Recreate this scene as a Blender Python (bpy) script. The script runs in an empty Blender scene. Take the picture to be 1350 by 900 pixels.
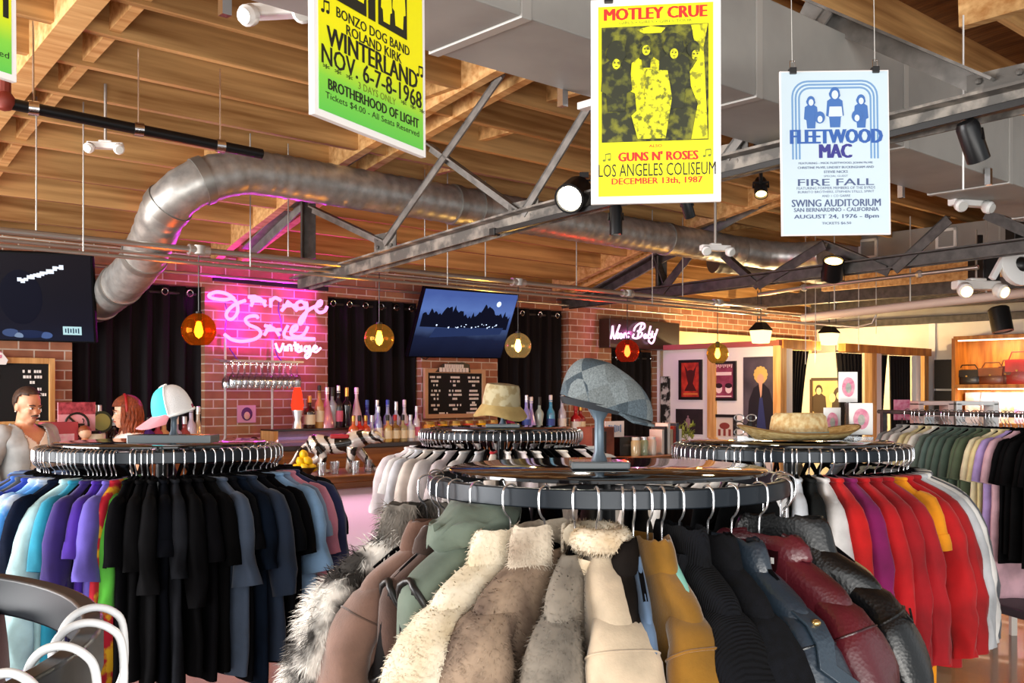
import bpy, bmesh, math, random
from mathutils import Vector, Matrix, noise
R = math.radians
PI = math.pi
random.seed(7)
SC = bpy.context.scene
COL = SC.collection
# ------------------------------------------------------------------ camera, world, big lights, exposure
HC = 1.68
cam_d = bpy.data.cameras.new('camera'); cam = bpy.data.objects.new('camera', cam_d); COL.objects.link(cam)
cam.location = (0, 0, HC); cam.rotation_euler = (R(90), 0, 0)
cam_d.sensor_width = 36; cam_d.lens = 36; cam_d.shift_y = 70/1350; cam_d.clip_start = .05; cam_d.clip_end = 200
SC.camera = cam
SC.view_settings.view_transform = 'Standard'; SC.view_settings.look = 'None'
SC.view_settings.exposure = 0.05; SC.view_settings.gamma = 1.0; SC.view_settings.use_curve_mapping = False
SC.cycles.use_denoising = True
SC.cycles.max_bounces = 6; SC.cycles.diffuse_bounces = 3; SC.cycles.glossy_bounces = 3; SC.cycles.transparent_max_bounces = 12
SC.cycles.sample_clamp_indirect = 6; SC.cycles.caustics_reflective = False; SC.cycles.caustics_refractive = False
wd = bpy.data.worlds.new('daylight'); SC.world = wd; wd.use_nodes = True
bg = wd.node_tree.nodes['Background']; bg.inputs[0].default_value = (.93, .97, 1.0, 1); bg.inputs[1].default_value = .8
def area_light(name, loc, target, sx, sy, power, col=(1, 1, 1)):
    d = bpy.data.lights.new(name, 'AREA'); d.shape = 'RECTANGLE'; d.size = sx; d.size_y = sy; d.energy = power; d.color = col
    o = bpy.data.objects.new(name, d); COL.objects.link(o); o.location = loc
    o.rotation_euler = (Vector(target)-Vector(loc)).to_track_quat('-Z', 'Y').to_euler(); return o
# daylight through the glass shop front behind the photographer; the other two area lights are added fills
area_light('shopfront_daylight', (.5, -3.2, 2.3), (0.8, 4, 1.3), 7, 2.6, 120, (1, .98, .95))
area_light('bar_side_fill', (-6.4, 3.6, 1.9), (1.5, 7.0, 2.4), 6.5, 2.6, 900, (1, .98, .96))  # unseen light added at left to brighten bar, back wall and ceiling
area_light('ceiling_fill', (1.0, -3.3, .35), (1.5, 4.5, 3.6), 9, .9, 420, (1, .96, .9))  # low unseen panel, added to throw light up onto the ceiling

# ------------------------------------------------------------------ frames: camera rays and the wall axes
A = math.atan2(1350, 1475); CA, SA = math.cos(A), math.sin(A)
def W(s, t, z): return Vector((s*CA - t*SA, s*SA + t*CA, z))        # s runs along the brick wall, t towards it
def P(u, v, Y): return Vector(((u-675)/1350*Y, Y, HC+(520-v)/1350*Y))
def PT(u, v, t): return P(u, v, t/(CA-SA*(u-675)/1350))
def PS(u, v, s): return P(u, v, s/(SA+CA*(u-675)/1350))
def ST(p): return (p.x*CA+p.y*SA, -p.x*SA+p.y*CA)

# ------------------------------------------------------------------ object helpers
class MB:
    def __init__(self): self.v = []; self.f = []; self.m = []
    def add(self, vs, fs, mi=0, M=None):
        b = len(self.v)
        self.v += [tuple(M @ Vector(p)) if M is not None else tuple(p) for p in vs]
        self.f += [tuple(b+i for i in f) for f in fs]; self.m += [mi]*len(fs); return self
    def box(self, c, s, rz=0, mi=0, M=None):
        x, y, z = s[0]/2, s[1]/2, s[2]/2
        vs = [(-x,-y,-z),(x,-y,-z),(x,y,-z),(-x,y,-z),(-x,-y,z),(x,-y,z),(x,y,z),(-x,y,z)]
        T = Matrix.Translation(c) @ Matrix.Rotation(rz, 4, 'Z')
        if M is not None: T = M @ T
        return self.add(vs, [(0,3,2,1),(4,5,6,7),(0,1,5,4),(1,2,6,5),(2,3,7,6),(3,0,4,7)], mi, T)
    def bar(self, a, b, w, h, mi=0, up=(0,0,1)):
        a, b = Vector(a), Vector(b); d = (b-a); L = d.length; d.normalize()
        y = Vector(up).cross(d)
        if y.length < 1e-4: y = Vector((1,0,0)).cross(d)
        y.normalize(); z = d.cross(y)
        T = Matrix((( d.x,y.x,z.x,(a.x+b.x)/2),(d.y,y.y,z.y,(a.y+b.y)/2),(d.z,y.z,z.z,(a.z+b.z)/2),(0,0,0,1)))
        return self.box((0,0,0), (L,w,h), 0, mi, T)
    def tube(self, pts, r, seg=8, caps=True, mi=0, closed=False):
        pts = [Vector(p) for p in pts]; n = len(pts)
        rr = r if isinstance(r, (list, tuple)) else [r]*n
        t0 = (pts[1]-pts[0]).normalized()
        nrm = t0.orthogonal().normalized(); vs = []; prev = t0
        for i, p in enumerate(pts):
            if closed: t = (pts[(i+1) % n]-pts[i-1]).normalized()
            elif i == 0: t = t0
            elif i == n-1: t = (pts[i]-pts[i-1]).normalized()
            else: t = (pts[i+1]-pts[i-1]).normalized()
            nrm = prev.rotation_difference(t) @ nrm; prev = t
            bi = t.cross(nrm)
            vs += [p + rr[i]*(math.cos(2*PI*k/seg)*nrm + math.sin(2*PI*k/seg)*bi) for k in range(seg)]
        fs = []
        for i in range(n if closed else n-1):
            j = (i+1) % n
            fs += [(i*seg+k, i*seg+(k+1) % seg, j*seg+(k+1) % seg, j*seg+k) for k in range(seg)]
        if caps and not closed: fs += [tuple(range(seg))[::-1], tuple((n-1)*seg+k for k in range(seg))]
        return self.add(vs, fs, mi)
    def loft(self, rings, caps=(True, True), mi=0, closed=True):
        n = len(rings[0]); vs = [p for r in rings for p in r]; fs = []
        for i in range(len(rings)-1):
            for k in range(n if closed else n-1):
                fs.append((i*n+k, i*n+(k+1) % n, (i+1)*n+(k+1) % n, (i+1)*n+k))
        if caps[0]: fs.append(tuple(range(n))[::-1])
        if caps[1]: fs.append(tuple((len(rings)-1)*n+k for k in range(n)))
        return self.add(vs, fs, mi)
    def lathe(self, prof, seg=16, c=(0,0,0), mi=0, M=None):
        vs, fs = [], []; n = len(prof)
        for k in range(seg):
            a = 2*PI*k/seg
            vs += [(c[0]+r*math.cos(a), c[1]+r*math.sin(a), c[2]+z) for r, z in prof]
        for k in range(seg):
            j = (k+1) % seg
            fs += [(k*n+i, j*n+i, j*n+i+1, k*n+i+1) for i in range(n-1)]
        return self.add(vs, fs, mi, M)
    def prism(self, poly, y0, y1, mi=0, M=None):           # outline in x,z extruded along y
        n = len(poly)
        vs = [(x, y0, z) for x, z in poly] + [(x, y1, z) for x, z in poly]
        fs = [tuple(range(n)), tuple(range(2*n-1, n-1, -1))] + [(i, n+i, n+(i+1) % n, (i+1) % n) for i in range(n)]
        return self.add(vs, fs, mi, M)
    def ball(self, c, r, seg=12, mi=0, M=None):
        r = r if isinstance(r, (tuple, list)) else (r, r, r); h = max(4, seg//2); vs, fs = [], []
        for i in range(h+1):
            th = PI*i/h
            vs += [(c[0]+r[0]*math.sin(th)*math.cos(2*PI*k/seg), c[1]+r[1]*math.sin(th)*math.sin(2*PI*k/seg), c[2]-r[2]*math.cos(th)) for k in range(seg)]
        for i in range(h): fs += [(i*seg+k, i*seg+(k+1) % seg, (i+1)*seg+(k+1) % seg, (i+1)*seg+k) for k in range(seg)]
        return self.add(vs, fs, mi, M)
    def mesh(self, name, smooth=35):
        me = bpy.data.meshes.new(name); me.from_pydata(self.v, [], self.f); me.update()
        bm = bmesh.new(); bm.from_mesh(me); bmesh.ops.remove_doubles(bm, verts=bm.verts, dist=1e-6)
        if len(bm.faces) == len(self.m):
            bm.faces.ensure_lookup_table()
            for i, f in enumerate(bm.faces): f.material_index = self.m[i]
        bmesh.ops.recalc_face_normals(bm, faces=bm.faces); bm.to_mesh(me); bm.free()
        if smooth:
            me.polygons.foreach_set('use_smooth', [True]*len(me.polygons)); me.set_sharp_from_angle(angle=R(smooth))
        return me
    def obj(self, name, m, parent=None, smooth=35, bevel=0, loc=None, rz=0):
        return link(name, self.mesh(name, smooth), m, parent, bevel, loc, rz)
def link(name, me, m, parent=None, bevel=0, loc=None, rz=0):
    o = bpy.data.objects.new(name, me); COL.objects.link(o)
    ms = m if isinstance(m, (list, tuple)) else [m]
    if len(me.materials) == 0:
        for x in ms: me.materials.append(x)
    else:
        for i, x in enumerate(ms): o.material_slots[i].link = 'OBJECT'; o.material_slots[i].material = x
    if parent is not None: o.parent = parent
    if loc is not None: o.location = loc
    if rz: o.rotation_euler.z = rz
    if bevel:
        b = o.modifiers.new('bevel', 'BEVEL'); b.width = bevel; b.segments = 2; b.limit_method = 'ANGLE'
    return o
def tag(o, label, cat, group=None):
    o['label'] = label; o['category'] = cat
    if group: o['group'] = group
    return o
def thing(name, label, cat, loc=(0,0,0), rz=0, group=None):
    o = bpy.data.objects.new(name, None); COL.objects.link(o); o.empty_display_size = .05
    o.location = loc; o.rotation_euler = (0, 0, rz); return tag(o, label, cat, group)
def struct(o): o['kind'] = 'structure'; return o
def dup(o, loc=None, rot=None, label=None, parent=None, group=None):
    c = o.copy(); COL.objects.link(c)
    if parent is not None: c.parent = parent
    if loc is not None: c.location = loc
    if rot is not None: c.rotation_euler = rot
    if label: c['label'] = label
    if group: c['group'] = group
    for ch in list(o.children): dup(ch, parent=c)
    return c

# ------------------------------------------------------------------ materials
def lin(h):
    if isinstance(h, str): h = [int(h[i:i+2], 16)/255 for i in (0, 2, 4)]
    return tuple(c/12.92 if c <= .04045 else ((c+.055)/1.055)**2.4 for c in h)
_mc = {}
def mk(name, col, rough=.6, metal=0, col2=None, cs=4, stretch=(1,1,1), bump=None, bs=60, bst=.3, emit=None, es=0, sheen=0, coat=0, contrast=(.35,.65), rnd=0, spec=.5, detail=4):
    key = (name, str(col), str(col2), rough, metal, es)
    if key in _mc: return _mc[key]
    m = bpy.data.materials.new(name); m.use_nodes = True; nt = m.node_tree; N = nt.nodes; Lk = nt.links
    b = N['Principled BSDF']; b.inputs['Roughness'].default_value = rough; b.inputs['Metallic'].default_value = metal
    b.inputs['Specular IOR Level'].default_value = spec
    b.inputs['Base Color'].default_value = (*lin(col), 1)
    if sheen: b.inputs['Sheen Weight'].default_value = sheen; b.inputs['Sheen Roughness'].default_value = .4
    if coat: b.inputs['Coat Weight'].default_value = coat
    tc = N.new('ShaderNodeTexCoord'); mp = N.new('ShaderNodeMapping'); mp.inputs['Scale'].default_value = stretch
    Lk.new(tc.outputs['Object'], mp.inputs[0])
    if col2 is not None or rnd:
        n = N.new('ShaderNodeTexNoise'); n.inputs['Scale'].default_value = cs; n.inputs['Detail'].default_value = detail
        if rnd:
            oi = N.new('ShaderNodeObjectInfo'); ad = N.new('ShaderNodeVectorMath'); ad.operation = 'MULTIPLY_ADD'
            ad.inputs[1].default_value = (37, 91, 53); Lk.new(oi.outputs['Random'], ad.inputs[0]); Lk.new(mp.outputs[0], ad.inputs[2]); Lk.new(ad.outputs[0], n.inputs['Vector'])
        else: Lk.new(mp.outputs[0], n.inputs['Vector'])
        r = N.new('ShaderNodeValToRGB'); r.color_ramp.elements[0].position = contrast[0]; r.color_ramp.elements[1].position = contrast[1]
        r.color_ramp.elements[0].color = (*lin(col), 1); r.color_ramp.elements[1].color = (*lin(col2 or col), 1)
        Lk.new(n.outputs['Fac'], r.inputs[0]); out = r.outputs[0]
        if rnd:
            hv = N.new('ShaderNodeHueSaturation'); ma = N.new('ShaderNodeMapRange'); ma.inputs[3].default_value = 1-rnd; ma.inputs[4].default_value = 1+rnd
            Lk.new(oi.outputs['Random'], ma.inputs[0]); Lk.new(ma.outputs[0], hv.inputs['Value']); Lk.new(out, hv.inputs['Color']); out = hv.outputs[0]
        Lk.new(out, b.inputs['Base Color'])
    if bump:
        if bump == 'wave': t = N.new('ShaderNodeTexWave'); t.inputs['Scale'].default_value = bs; t.inputs['Distortion'].default_value = 1.5
        elif bump == 'vor': t = N.new('ShaderNodeTexVoronoi'); t.inputs['Scale'].default_value = bs
        else: t = N.new('ShaderNodeTexNoise'); t.inputs['Scale'].default_value = bs; t.inputs['Detail'].default_value = 4
        Lk.new(mp.outputs[0], t.inputs['Vector'])
        bp = N.new('ShaderNodeBump'); bp.inputs['Strength'].default_value = bst; bp.inputs['Distance'].default_value = .004
        Lk.new(t.outputs['Distance' if bump == 'vor' else 'Fac'], bp.inputs['Height']); Lk.new(bp.outputs[0], b.inputs['Normal'])
    if es: b.inputs['Emission Color'].default_value = (*lin(emit or col), 1); b.inputs['Emission Strength'].default_value = es
    _mc[key] = m; return m
def glow(name, col, s):
    return mk(name, '080808', .5, emit=col, es=s, spec=.02)
def glassy(name, col, gloss=.12, tint=None, self_glow=0):
    m = bpy.data.materials.new(name); m.use_nodes = True; nt = m.node_tree; N = nt.nodes; N.clear()
    o = N.new('ShaderNodeOutputMaterial'); mx = N.new('ShaderNodeMixShader'); tr = N.new('ShaderNodeBsdfTransparent'); g = N.new('ShaderNodeBsdfGlossy')
    lw = N.new('ShaderNodeLayerWeight'); lw.inputs[0].default_value = .35; ma = N.new('ShaderNodeMath'); ma.operation = 'MULTIPLY_ADD'
    ma.inputs[1].default_value = .6; ma.inputs[2].default_value = gloss
    tr.inputs[0].default_value = (*lin(col), 1); g.inputs[0].default_value = (*lin(tint or 'ffffff'), 1); g.inputs['Roughness'].default_value = .08
    nt.links.new(lw.outputs['Facing'], ma.inputs[0]); nt.links.new(ma.outputs[0], mx.inputs[0])
    nt.links.new(tr.outputs[0], mx.inputs[1]); nt.links.new(g.outputs[0], mx.inputs[2]); last = mx.outputs[0]
    if self_glow:
        ad = N.new('ShaderNodeAddShader'); em = N.new('ShaderNodeEmission'); em.inputs[0].default_value = (*lin(col), 1); em.inputs[1].default_value = self_glow
        nt.links.new(last, ad.inputs[0]); nt.links.new(em.outputs[0], ad.inputs[1]); last = ad.outputs[0]
    nt.links.new(last, o.inputs[0]); return m
def brick_mat(name, c1, c2, mortar, sx):
    m = bpy.data.materials.new(name); m.use_nodes = True; nt = m.node_tree; N = nt.nodes; Lk = nt.links; b = N['Principled BSDF']; b.inputs['Roughness'].default_value = .9
    tc = N.new('ShaderNodeTexCoord'); sp = N.new('ShaderNodeSeparateXYZ'); cb = N.new('ShaderNodeCombineXYZ'); ad = N.new('ShaderNodeMath')
    Lk.new(tc.outputs['Object'], sp.inputs[0]); Lk.new(sp.outputs[0], ad.inputs[0]); Lk.new(sp.outputs[1], ad.inputs[1]); Lk.new(ad.outputs[0], cb.inputs[0]); Lk.new(sp.outputs[2], cb.inputs[1])
    br = N.new('ShaderNodeTexBrick'); br.inputs['Scale'].default_value = 1; br.inputs['Brick Width'].default_value = .23*sx; br.inputs['Row Height'].default_value = .078*sx
    br.inputs['Mortar Size'].default_value = .0065*sx; br.inputs['Mortar Smooth'].default_value = .3; br.inputs['Bias'].default_value = -.1
    br.inputs[1].default_value = (*lin(c1), 1); br.inputs[2].default_value = (*lin(c2), 1); br.inputs[3].default_value = (*lin(mortar), 1)
    n = N.new('ShaderNodeTexNoise'); n.inputs['Scale'].default_value = 9; mx = N.new('ShaderNodeMixRGB'); mx.blend_type = 'OVERLAY'; mx.inputs[0].default_value = .35
    Lk.new(tc.outputs['Object'], n.inputs[0]); Lk.new(cb.outputs[0], br.inputs[0]); Lk.new(br.outputs[0], mx.inputs[1]); Lk.new(n.outputs['Fac'], mx.inputs[2]); Lk.new(mx.outputs[0], b.inputs['Base Color'])
    bp = N.new('ShaderNodeBump'); bp.inputs['Strength'].default_value = .6; bp.inputs['Distance'].default_value = .01; bp.invert = True
    Lk.new(br.outputs['Fac'], bp.inputs['Height']); Lk.new(bp.outputs[0], b.inputs['Normal']); return m
WOOD = mk('joist_wood', '936634', .75, col2='dcae70', cs=2.2, stretch=(.35, 7, 7), contrast=(.32, .68), detail=7, rnd=.12, bump='noise', bs=30, bst=.15)
WOODD = mk('deck_wood', '5d3a1d', .85, col2='94643a', cs=3, stretch=(.5, 6, 6), contrast=(.3, .7))
WOODP = mk('pale_beam_wood', 'b98043', .7, col2='e8bd80', cs=3, stretch=(.5, 8, 8), contrast=(.3, .7))
OAK = mk('bar_wood', '6e3f1d', .35, col2='a5682f', cs=4, stretch=(.6, 8, 8), contrast=(.3, .7), coat=.3)
PINE = mk('pine_wood', 'c08a4c', .55, col2='e0b173', cs=4, stretch=(6, 6, .5))
HONEY = mk('honey_wood', 'a85f18', .45, col2='d8923c', cs=4, stretch=(3, 3, .5))
BRICK = brick_mat('brick', '9a6248', 'b58463', 'd2c6b4', 1)
STEEL = mk('grey_steel', '6f6d6a', .55, .35, col2='8d8a86', cs=12, bump='noise', bs=80, bst=.1)
DSTEEL = mk('dark_steel', '3b3836', .5, .3, col2='54504d', cs=14)
GALV = mk('galvanised_duct', '9a9a98', .38, .6, col2='c2c2be', cs=14, contrast=(.3, .7))
DUCTG = mk('grey_painted_duct', '94938f', .6, .1, col2='a5a49f', cs=2.5)
WHITE = mk('white_plastic', 'f2f2f0', .4)
BLACK = mk('black_plastic', '141415', .4)
BLKM = mk('black_metal', '1a1b1d', .35, .4)
CHROME = mk('chrome', 'dfe2e6', .15, 1)
RINGM = mk('blue_black_steel', '1a222a', .4, .35)
VELVET = mk('black_velvet', '0a0a0c', .9, spec=.04)
CURT = mk('black_curtain', '1a181b', .9, spec=.2)
CONDUIT = mk('conduit', 'b9b6b0', .35, .8)
CREAM = mk('cream_paint', 'e6ded2', .8, col2='ede7dd', cs=3)
WPAINT = mk('white_paint', 'ece9ee', .7)
GREYP = mk('grey_paint', '8f8b86', .8, col2='9c9893', cs=3)
# ------------------------------------------------------------------ the setting
def zj(t):                                                         # underside of the bowed roof's joists
    k = [(-2, 3.98), (1, 3.95), (3, 3.86), (4.2, 3.70), (4.58, 3.65), (5.34, 3.54), (6.1, 3.41), (6.86, 3.26), (7.24, 3.15), (7.62, 3.06), (8.0, 2.95), (8.7, 2.75)]
    for (a, za), (b, zb) in zip(k, k[1:]):
        if t <= b: return za+(zb-za)*(t-a)/(b-a)
    return k[-1][1]
def fix(o): o.rotation_euler.z = A; return o
FLOORM = mk('brown_floor', '5a3522', .22, col2='8a5a3a', cs=3, stretch=(1, 6, 1), contrast=(.3, .7), coat=.3)
struct(fix(MB().box((4, 2.6, -.05), (24, 13.2, .1)).obj('floor', FLOORM, smooth=0)))
def ss(u, t=8.4): return ST(PT(u, 520, t))[0]
WT = 8.4
wb = MB()
ops = [(ss(95), ss(270), 2.62), (ss(432), ss(556), 2.62), (ss(656), ss(750), 2.66), (ss(806), ss(868), 2.52)]
x0 = -6
for a, b, z in ops:
    wb.box(((x0+a)/2, WT+.15, 1.45), (a-x0, .3, 2.9)); wb.box(((a+b)/2, WT+.15, (z+2.9)/2), (b-a, .3, 2.9-z)); x0 = b
wb.box(((x0+14)/2, WT+.15, 1.45), (14-x0, .3, 2.9))
struct(fix(wb.obj('wall_back', BRICK, smooth=0)))
struct(fix(MB().box((4, 8.62, 2.98), (20, .08, .5)).obj('trim_3', WOOD, smooth=0)))
struct(fix(MB().box((4, WT+.34, 1.5), (20, .04, 3.2)).obj('wall_outer', mk('dark_backing', '1a181a', .9), smooth=0)))
wr = MB().box((14.1, 3, 1.37), (.2, 11.6, 2.74))
struct(fix(wr.obj('wall_right', CREAM, smooth=0)))
struct(fix(MB().box((14.1, 3, 3.4), (.2, 11.6, 1.32)).obj('wall_right_upper', GREYP, smooth=0)))
struct(fix(MB().box((13.97, 3.2, 2.72), (.06, 10.4, .1)).obj('trim_1', DSTEEL, smooth=0, bevel=.005)))
struct(fix(MB().box((13.985, ST(PS(1229, 500, 13.98))[1], 1.36), (.03, .09, 2.7)).obj('trim_2', WPAINT, smooth=0)))
# roof deck following the bow, then the joists, one object each
dk = MB(); ts = [x*.35-2 for x in range(32)]
dk.loft([[(-6, t, zj(t)+.25), (16, t, zj(t)+.25), (16, t, zj(t)+.29), (-6, t, zj(t)+.29)] for t in ts])
DECKM = mk('roof_boards', '6b4424', .85, col2='a06f3f', cs=2.5, stretch=(7, .5, 6), contrast=(.3, .7), bump='wave', bs=1.1, bst=.6)
struct(fix(dk.obj('ceiling', DECKM, smooth=0)))
jm = MB().box((0, 0, .125), (22, .05, .25)).mesh('joist', 0)
jt = [8.0-.38*k for k in range(14)] + [2.5-.42*k for k in range(9)]
for t in jt:
    j = struct(link('ceiling_joist', jm, WOOD)); j.location = W(5, t, zj(t)); j.rotation_euler.z = A
jt.sort()
# short blocking pieces and cross beams between the joists
bm_ = MB().box((0, 0, 0), (.05, .33, .2)).mesh('blocking', 0)
for k in range(46):
    i = random.randrange(len(jt)-1); a, b = jt[i], jt[i+1]
    if b-a > .45: continue
    o = struct(link('ceiling_blocking', bm_, WOODP if k % 4 == 0 else WOOD)); s = random.uniform(-1, 13)
    o.location = W(s, (a+b)/2, (zj(a)+zj(b))/2+.13); o.rotation_euler.z = A
def wood_truss(name, s, t0, t1, w, drop, m):
    mb = MB(); T = [t0+(t1-t0)*i/14 for i in range(15)]
    mb.loft([[(s-w/2, t, zj(t)-drop), (s+w/2, t, zj(t)-drop), (s+w/2, t, zj(t)+.2), (s-w/2, t, zj(t)+.2)] for t in T])
    return struct(fix(mb.obj(name, m, smooth=0)))
wood_truss('ceiling_beam', 1.83, 1.0, 8.35, .13, .03, WOODP)
wood_truss('ceiling_beam', 2.07, 1.0, 8.35, .06, -.02, WOODP)
# wood nailers and a raking strut over the steel trusses
for s in (4.12, 4.36, 8.3, 8.5): wood_truss('ceiling_beam', s, 1.0, 8.35, .07, .02, WOODP)
# pale framing over the right front
for a, b in ((W(2.2, 1.6, 3.72), W(3.6, -.6, 3.78)), (W(3.2, 2.2, 3.70), W(4.6, .2, 3.75)), (W(5.2, 2.3, 3.62), W(5.25, -.6, 3.7)), (W(6.4, 2.3, 3.6), W(6.45, -.6, 3.68))):
    struct(MB().bar(a, b, .06, .16).obj('ceiling_brace', WOODP, smooth=0))
# ------------------------------------------------------------------ steel trusses: chords, webs and gusset plates
def angle_bar(mb, a, b, w=.06, th=.012):
    a, b = Vector(a), Vector(b)
    mb.bar(a, b, w, th); d = (b-a).normalized(); y = Vector((0,0,1)).cross(d)
    y = y.normalized() if y.length > 1e-3 else Vector((1,0,0)); z = d.cross(y)
    mb.bar(a+y*(w/2-th/2)-z*(w/2-th/2), b+y*(w/2-th/2)-z*(w/2-th/2), th, w)
def base(name, loc):
    o = bpy.data.objects.new(name, None); COL.objects.link(o); o.location = loc; return struct(o)
tr1 = base('ceiling_truss', PS(690, 285, 4.2))
def tpart(root, name, segs, m, w=.07, s=4.2):
    mb = MB(); o = Vector(root.location)
    for a, b in segs: angle_bar(mb, PS(*a, s)-o, PS(*b, s)-o, w)
    return mb.obj(name, m, root, smooth=0)
RUST = mk('weathered_steel', '625f5b', .6, .4, col2='9a938a', cs=9, contrast=(.45, .62), bump='noise', bs=60, bst=.2)
mb = MB(); o = Vector(tr1.location)
cp = [PS(395, 368, 4.2), PS(690, 281, 4.2), PS(955, 211, 4.2), PS(1350, 116, 4.2), PS(1420, 98, 4.2)]
for a, b in zip(cp, cp[1:]):
    for dx in (-.05, .05):
        off = Vector((CA*dx, SA*dx, 0)); angle_bar(mb, a-o+off, b-o+off, .085)
mb.obj('bottom_chord', RUST, tr1, smooth=0)
tpart(tr1, 'top_chord', [((325, 328), (450, 205)), ((450, 205), (612, 93)), ((612, 93), (760, -20))], STEEL, .09)
for a, b in [((662, 97), (508, 318)), ((566, 190), (690, 280)), ((777, 138), (690, 280)), ((410, 272), (508, 318)), ((1092, 12), (957, 205)), ((1058, -2), (1312, 106))]:
    tpart(tr1, 'web', [(a, b)], STEEL, .055 if a[0] != 1058 else .085)
tpart(tr1, 'post', [((399, 262), (399, 340))], DSTEEL, .1)
for (u, v) in ((690, 279), (508, 319), (957, 208), (1318, 112)):
    p = PS(u, v, 4.2)-o; g = MB(); g.box(tuple(p), (.008, .26, .13), A)
    for d in (-.08, .08):
        for z in (-.03, .03):
            q = W(-.012, d, z); g.ball((p.x+q.x, p.y+q.y, p.z+z), .014, 6)
    g.obj('gusset_plate', RUST, tr1, smooth=40)
tr2 = base('ceiling_truss', PS(1175, 355, 8.4))
o2 = Vector(tr2.location); mb = MB()
for dx in (-.06, .06):
    off = Vector((CA*dx, SA*dx, 0)); angle_bar(mb, PS(742, 396, 8.4)-o2+off, PS(1480, 300, 8.4)-o2+off, .1)
mb.obj('bottom_chord', DSTEEL, tr2, smooth=0)
for a, b in [((1090, 318), (1172, 352)), ((1250, 285), (1178, 352)), ((1300, 275), (1400, 318)), ((1088, 318), (1000, 372)), ((930, 310), (1000, 372)), ((865, 338), (880, 382)), ((930, 308), (870, 384)), ((780, 385), (862, 338)), ((862, 338), (930, 308))]:
    tpart(tr2, 'web', [(a, b)], DSTEEL, .09, 8.4)
tpart(tr2, 'top_chord', [((765, 392), (1040, 235)), ((1040, 235), (1250, 150))], STEEL, .11, 8.4)
tpart(tr2, 'post', [((866, 338), (866, 385))], DSTEEL, .12, 8.4)
# ------------------------------------------------------------------ ducts
def W3(p): return Vector(W(*p))
rd = thing('rectangular_duct', 'large grey rectangular air duct running above the hanging concert posters', 'duct', W(5, 2.6, 2.9), A)
mb = MB(); mb.box((0, .03, .2), (17, .47, .42)); mb.obj('body', DUCTG, rd, smooth=0, bevel=.006)
for s in (-5.2, -4.0, -2.75, -1.45, -.2, 1.05, 2.3):
    MB().box((s, .03, .2), (.045, .485, .435)).obj('seam_flange', mk('duct_flange', 'b4b3ae', .5, .3), rd, smooth=0, bevel=.003)
for s in (-3.55, -2.1, -.75, .7):
    for y in (-.23, .27): MB().box((s, y, -.03), (.03, .03, .09)).obj('hanger_clip', CHROME, rd, smooth=0)
g = MB(); g.box((-1.9, .05, -.02), (.05, .62, .03)); g.obj('support_strut', mk('strut_channel', 'd6d6d4', .5, .3), rd, smooth=0, bevel=.003)
gd = thing('wall_duct', 'grey boxed duct with two white square vents beyond the second truss', 'duct', W(11.2, 2.6, 3.18), A)
MB().box((.15, 0, .18), (.5, 7.6, .36)).obj('body', GREYP, gd, smooth=0, bevel=.005)
for t in (-3.2, -1.4, .5, 1.9): MB().box((.15, t, .18), (.51, .02, .37)).obj('seam', DUCTG, gd, smooth=0)
for u, v in ((1145, 328), (1248, 315)):
    p = PS(u, v, 11.1); s, t = ST(p); q = (s-11.2-.01, t-2.6, p.z-3.18); g = MB()
    for d in (-.1, .1): g.box((q[0], q[1]+d, q[2]), (.03, .03, .23)); g.box((q[0], q[1], q[2]+d), (.03, .23, .03))
    vt = g.obj('vent', WHITE, gd, smooth=0)
    g = MB(); g.box((q[0]+.005, q[1], q[2]), (.01, .18, .18)); [g.box((q[0]-.005, q[1], q[2]-.08+.02*i), (.012, .18, .006)) for i in range(9)]
    g.obj('grille', mk('grille_grey', 'a09e9a', .6), vt, smooth=0)
# the spiral duct: smooth path through points on the plane t = 6.2, then down and back to the wall
key = [PT(122, 402, 8.2), PT(146, 386, 7.7), PT(178, 356, 7.1), PT(200, 318, 6.7), PT(218, 276, 6.4), PT(252, 245, 6.25), PT(300, 230, 6.2), PT(345, 229, 6.2)]
zc = key[-1].z
key += [PT(u, 520-(zc-HC)*1350/(6.2/(CA-SA*(u-675)/1350)), 6.2) for u in (500, 700, 850, 960)]
e = key[-1]; se, te = ST(e)
key += [W(se+.25, 6.17, zc-.005), W(se+.5, 6.05, zc-.03), W(se+.62, 5.8, zc-.06), W(se+.64, 5.5, zc-.07)]
def spline(K, n=10):
    out = []
    for i in range(len(K)-1):
        p0, p1, p2, p3 = K[max(i-1, 0)], K[i], K[i+1], K[min(i+2, len(K)-1)]
        L = max(2, int((p2-p1).length/.028))
        for k in range(L):
            t = k/L
            out.append(.5*((2*p1)+(p2-p0)*t+(2*p0-5*p1+4*p2-p3)*t*t+(3*p1-p0-3*p2+p3)*t**3))
    return out+[K[-1]]
pts = spline(key); rad = [.145+(.0045 if i % 4 == 0 else 0)-(.03 if i < 4 else 0) for i in range(len(pts))]
sd = thing('spiral_duct', 'round galvanised spiral duct bending down towards the black curtain', 'duct', pts[0])
MB().tube([p-pts[0] for p in pts], rad, 28).obj('pipe', GALV, sd, smooth=60)
for i in (8, 26, 46, 66, 76, 150, 158, 240):
    if i < len(pts)-3: MB().tube([pts[i+k]-pts[0] for k in range(3)], .158, 28).obj('joint_band', mk('duct_band', 'a3a39f', .4, .8), sd, smooth=60)
s2, t2 = ST(pts[-1])
sd2 = thing('spiral_duct', 'short round galvanised duct past the bend, running on over the fitting rooms', 'duct', W(se+1.0, 6.3, zc-.05))
q = [W(se+.3, 6.6, zc-.02), W(se+1.0, 6.3, zc-.05), W(se+3.2, 6.3, zc-.05)]
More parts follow.
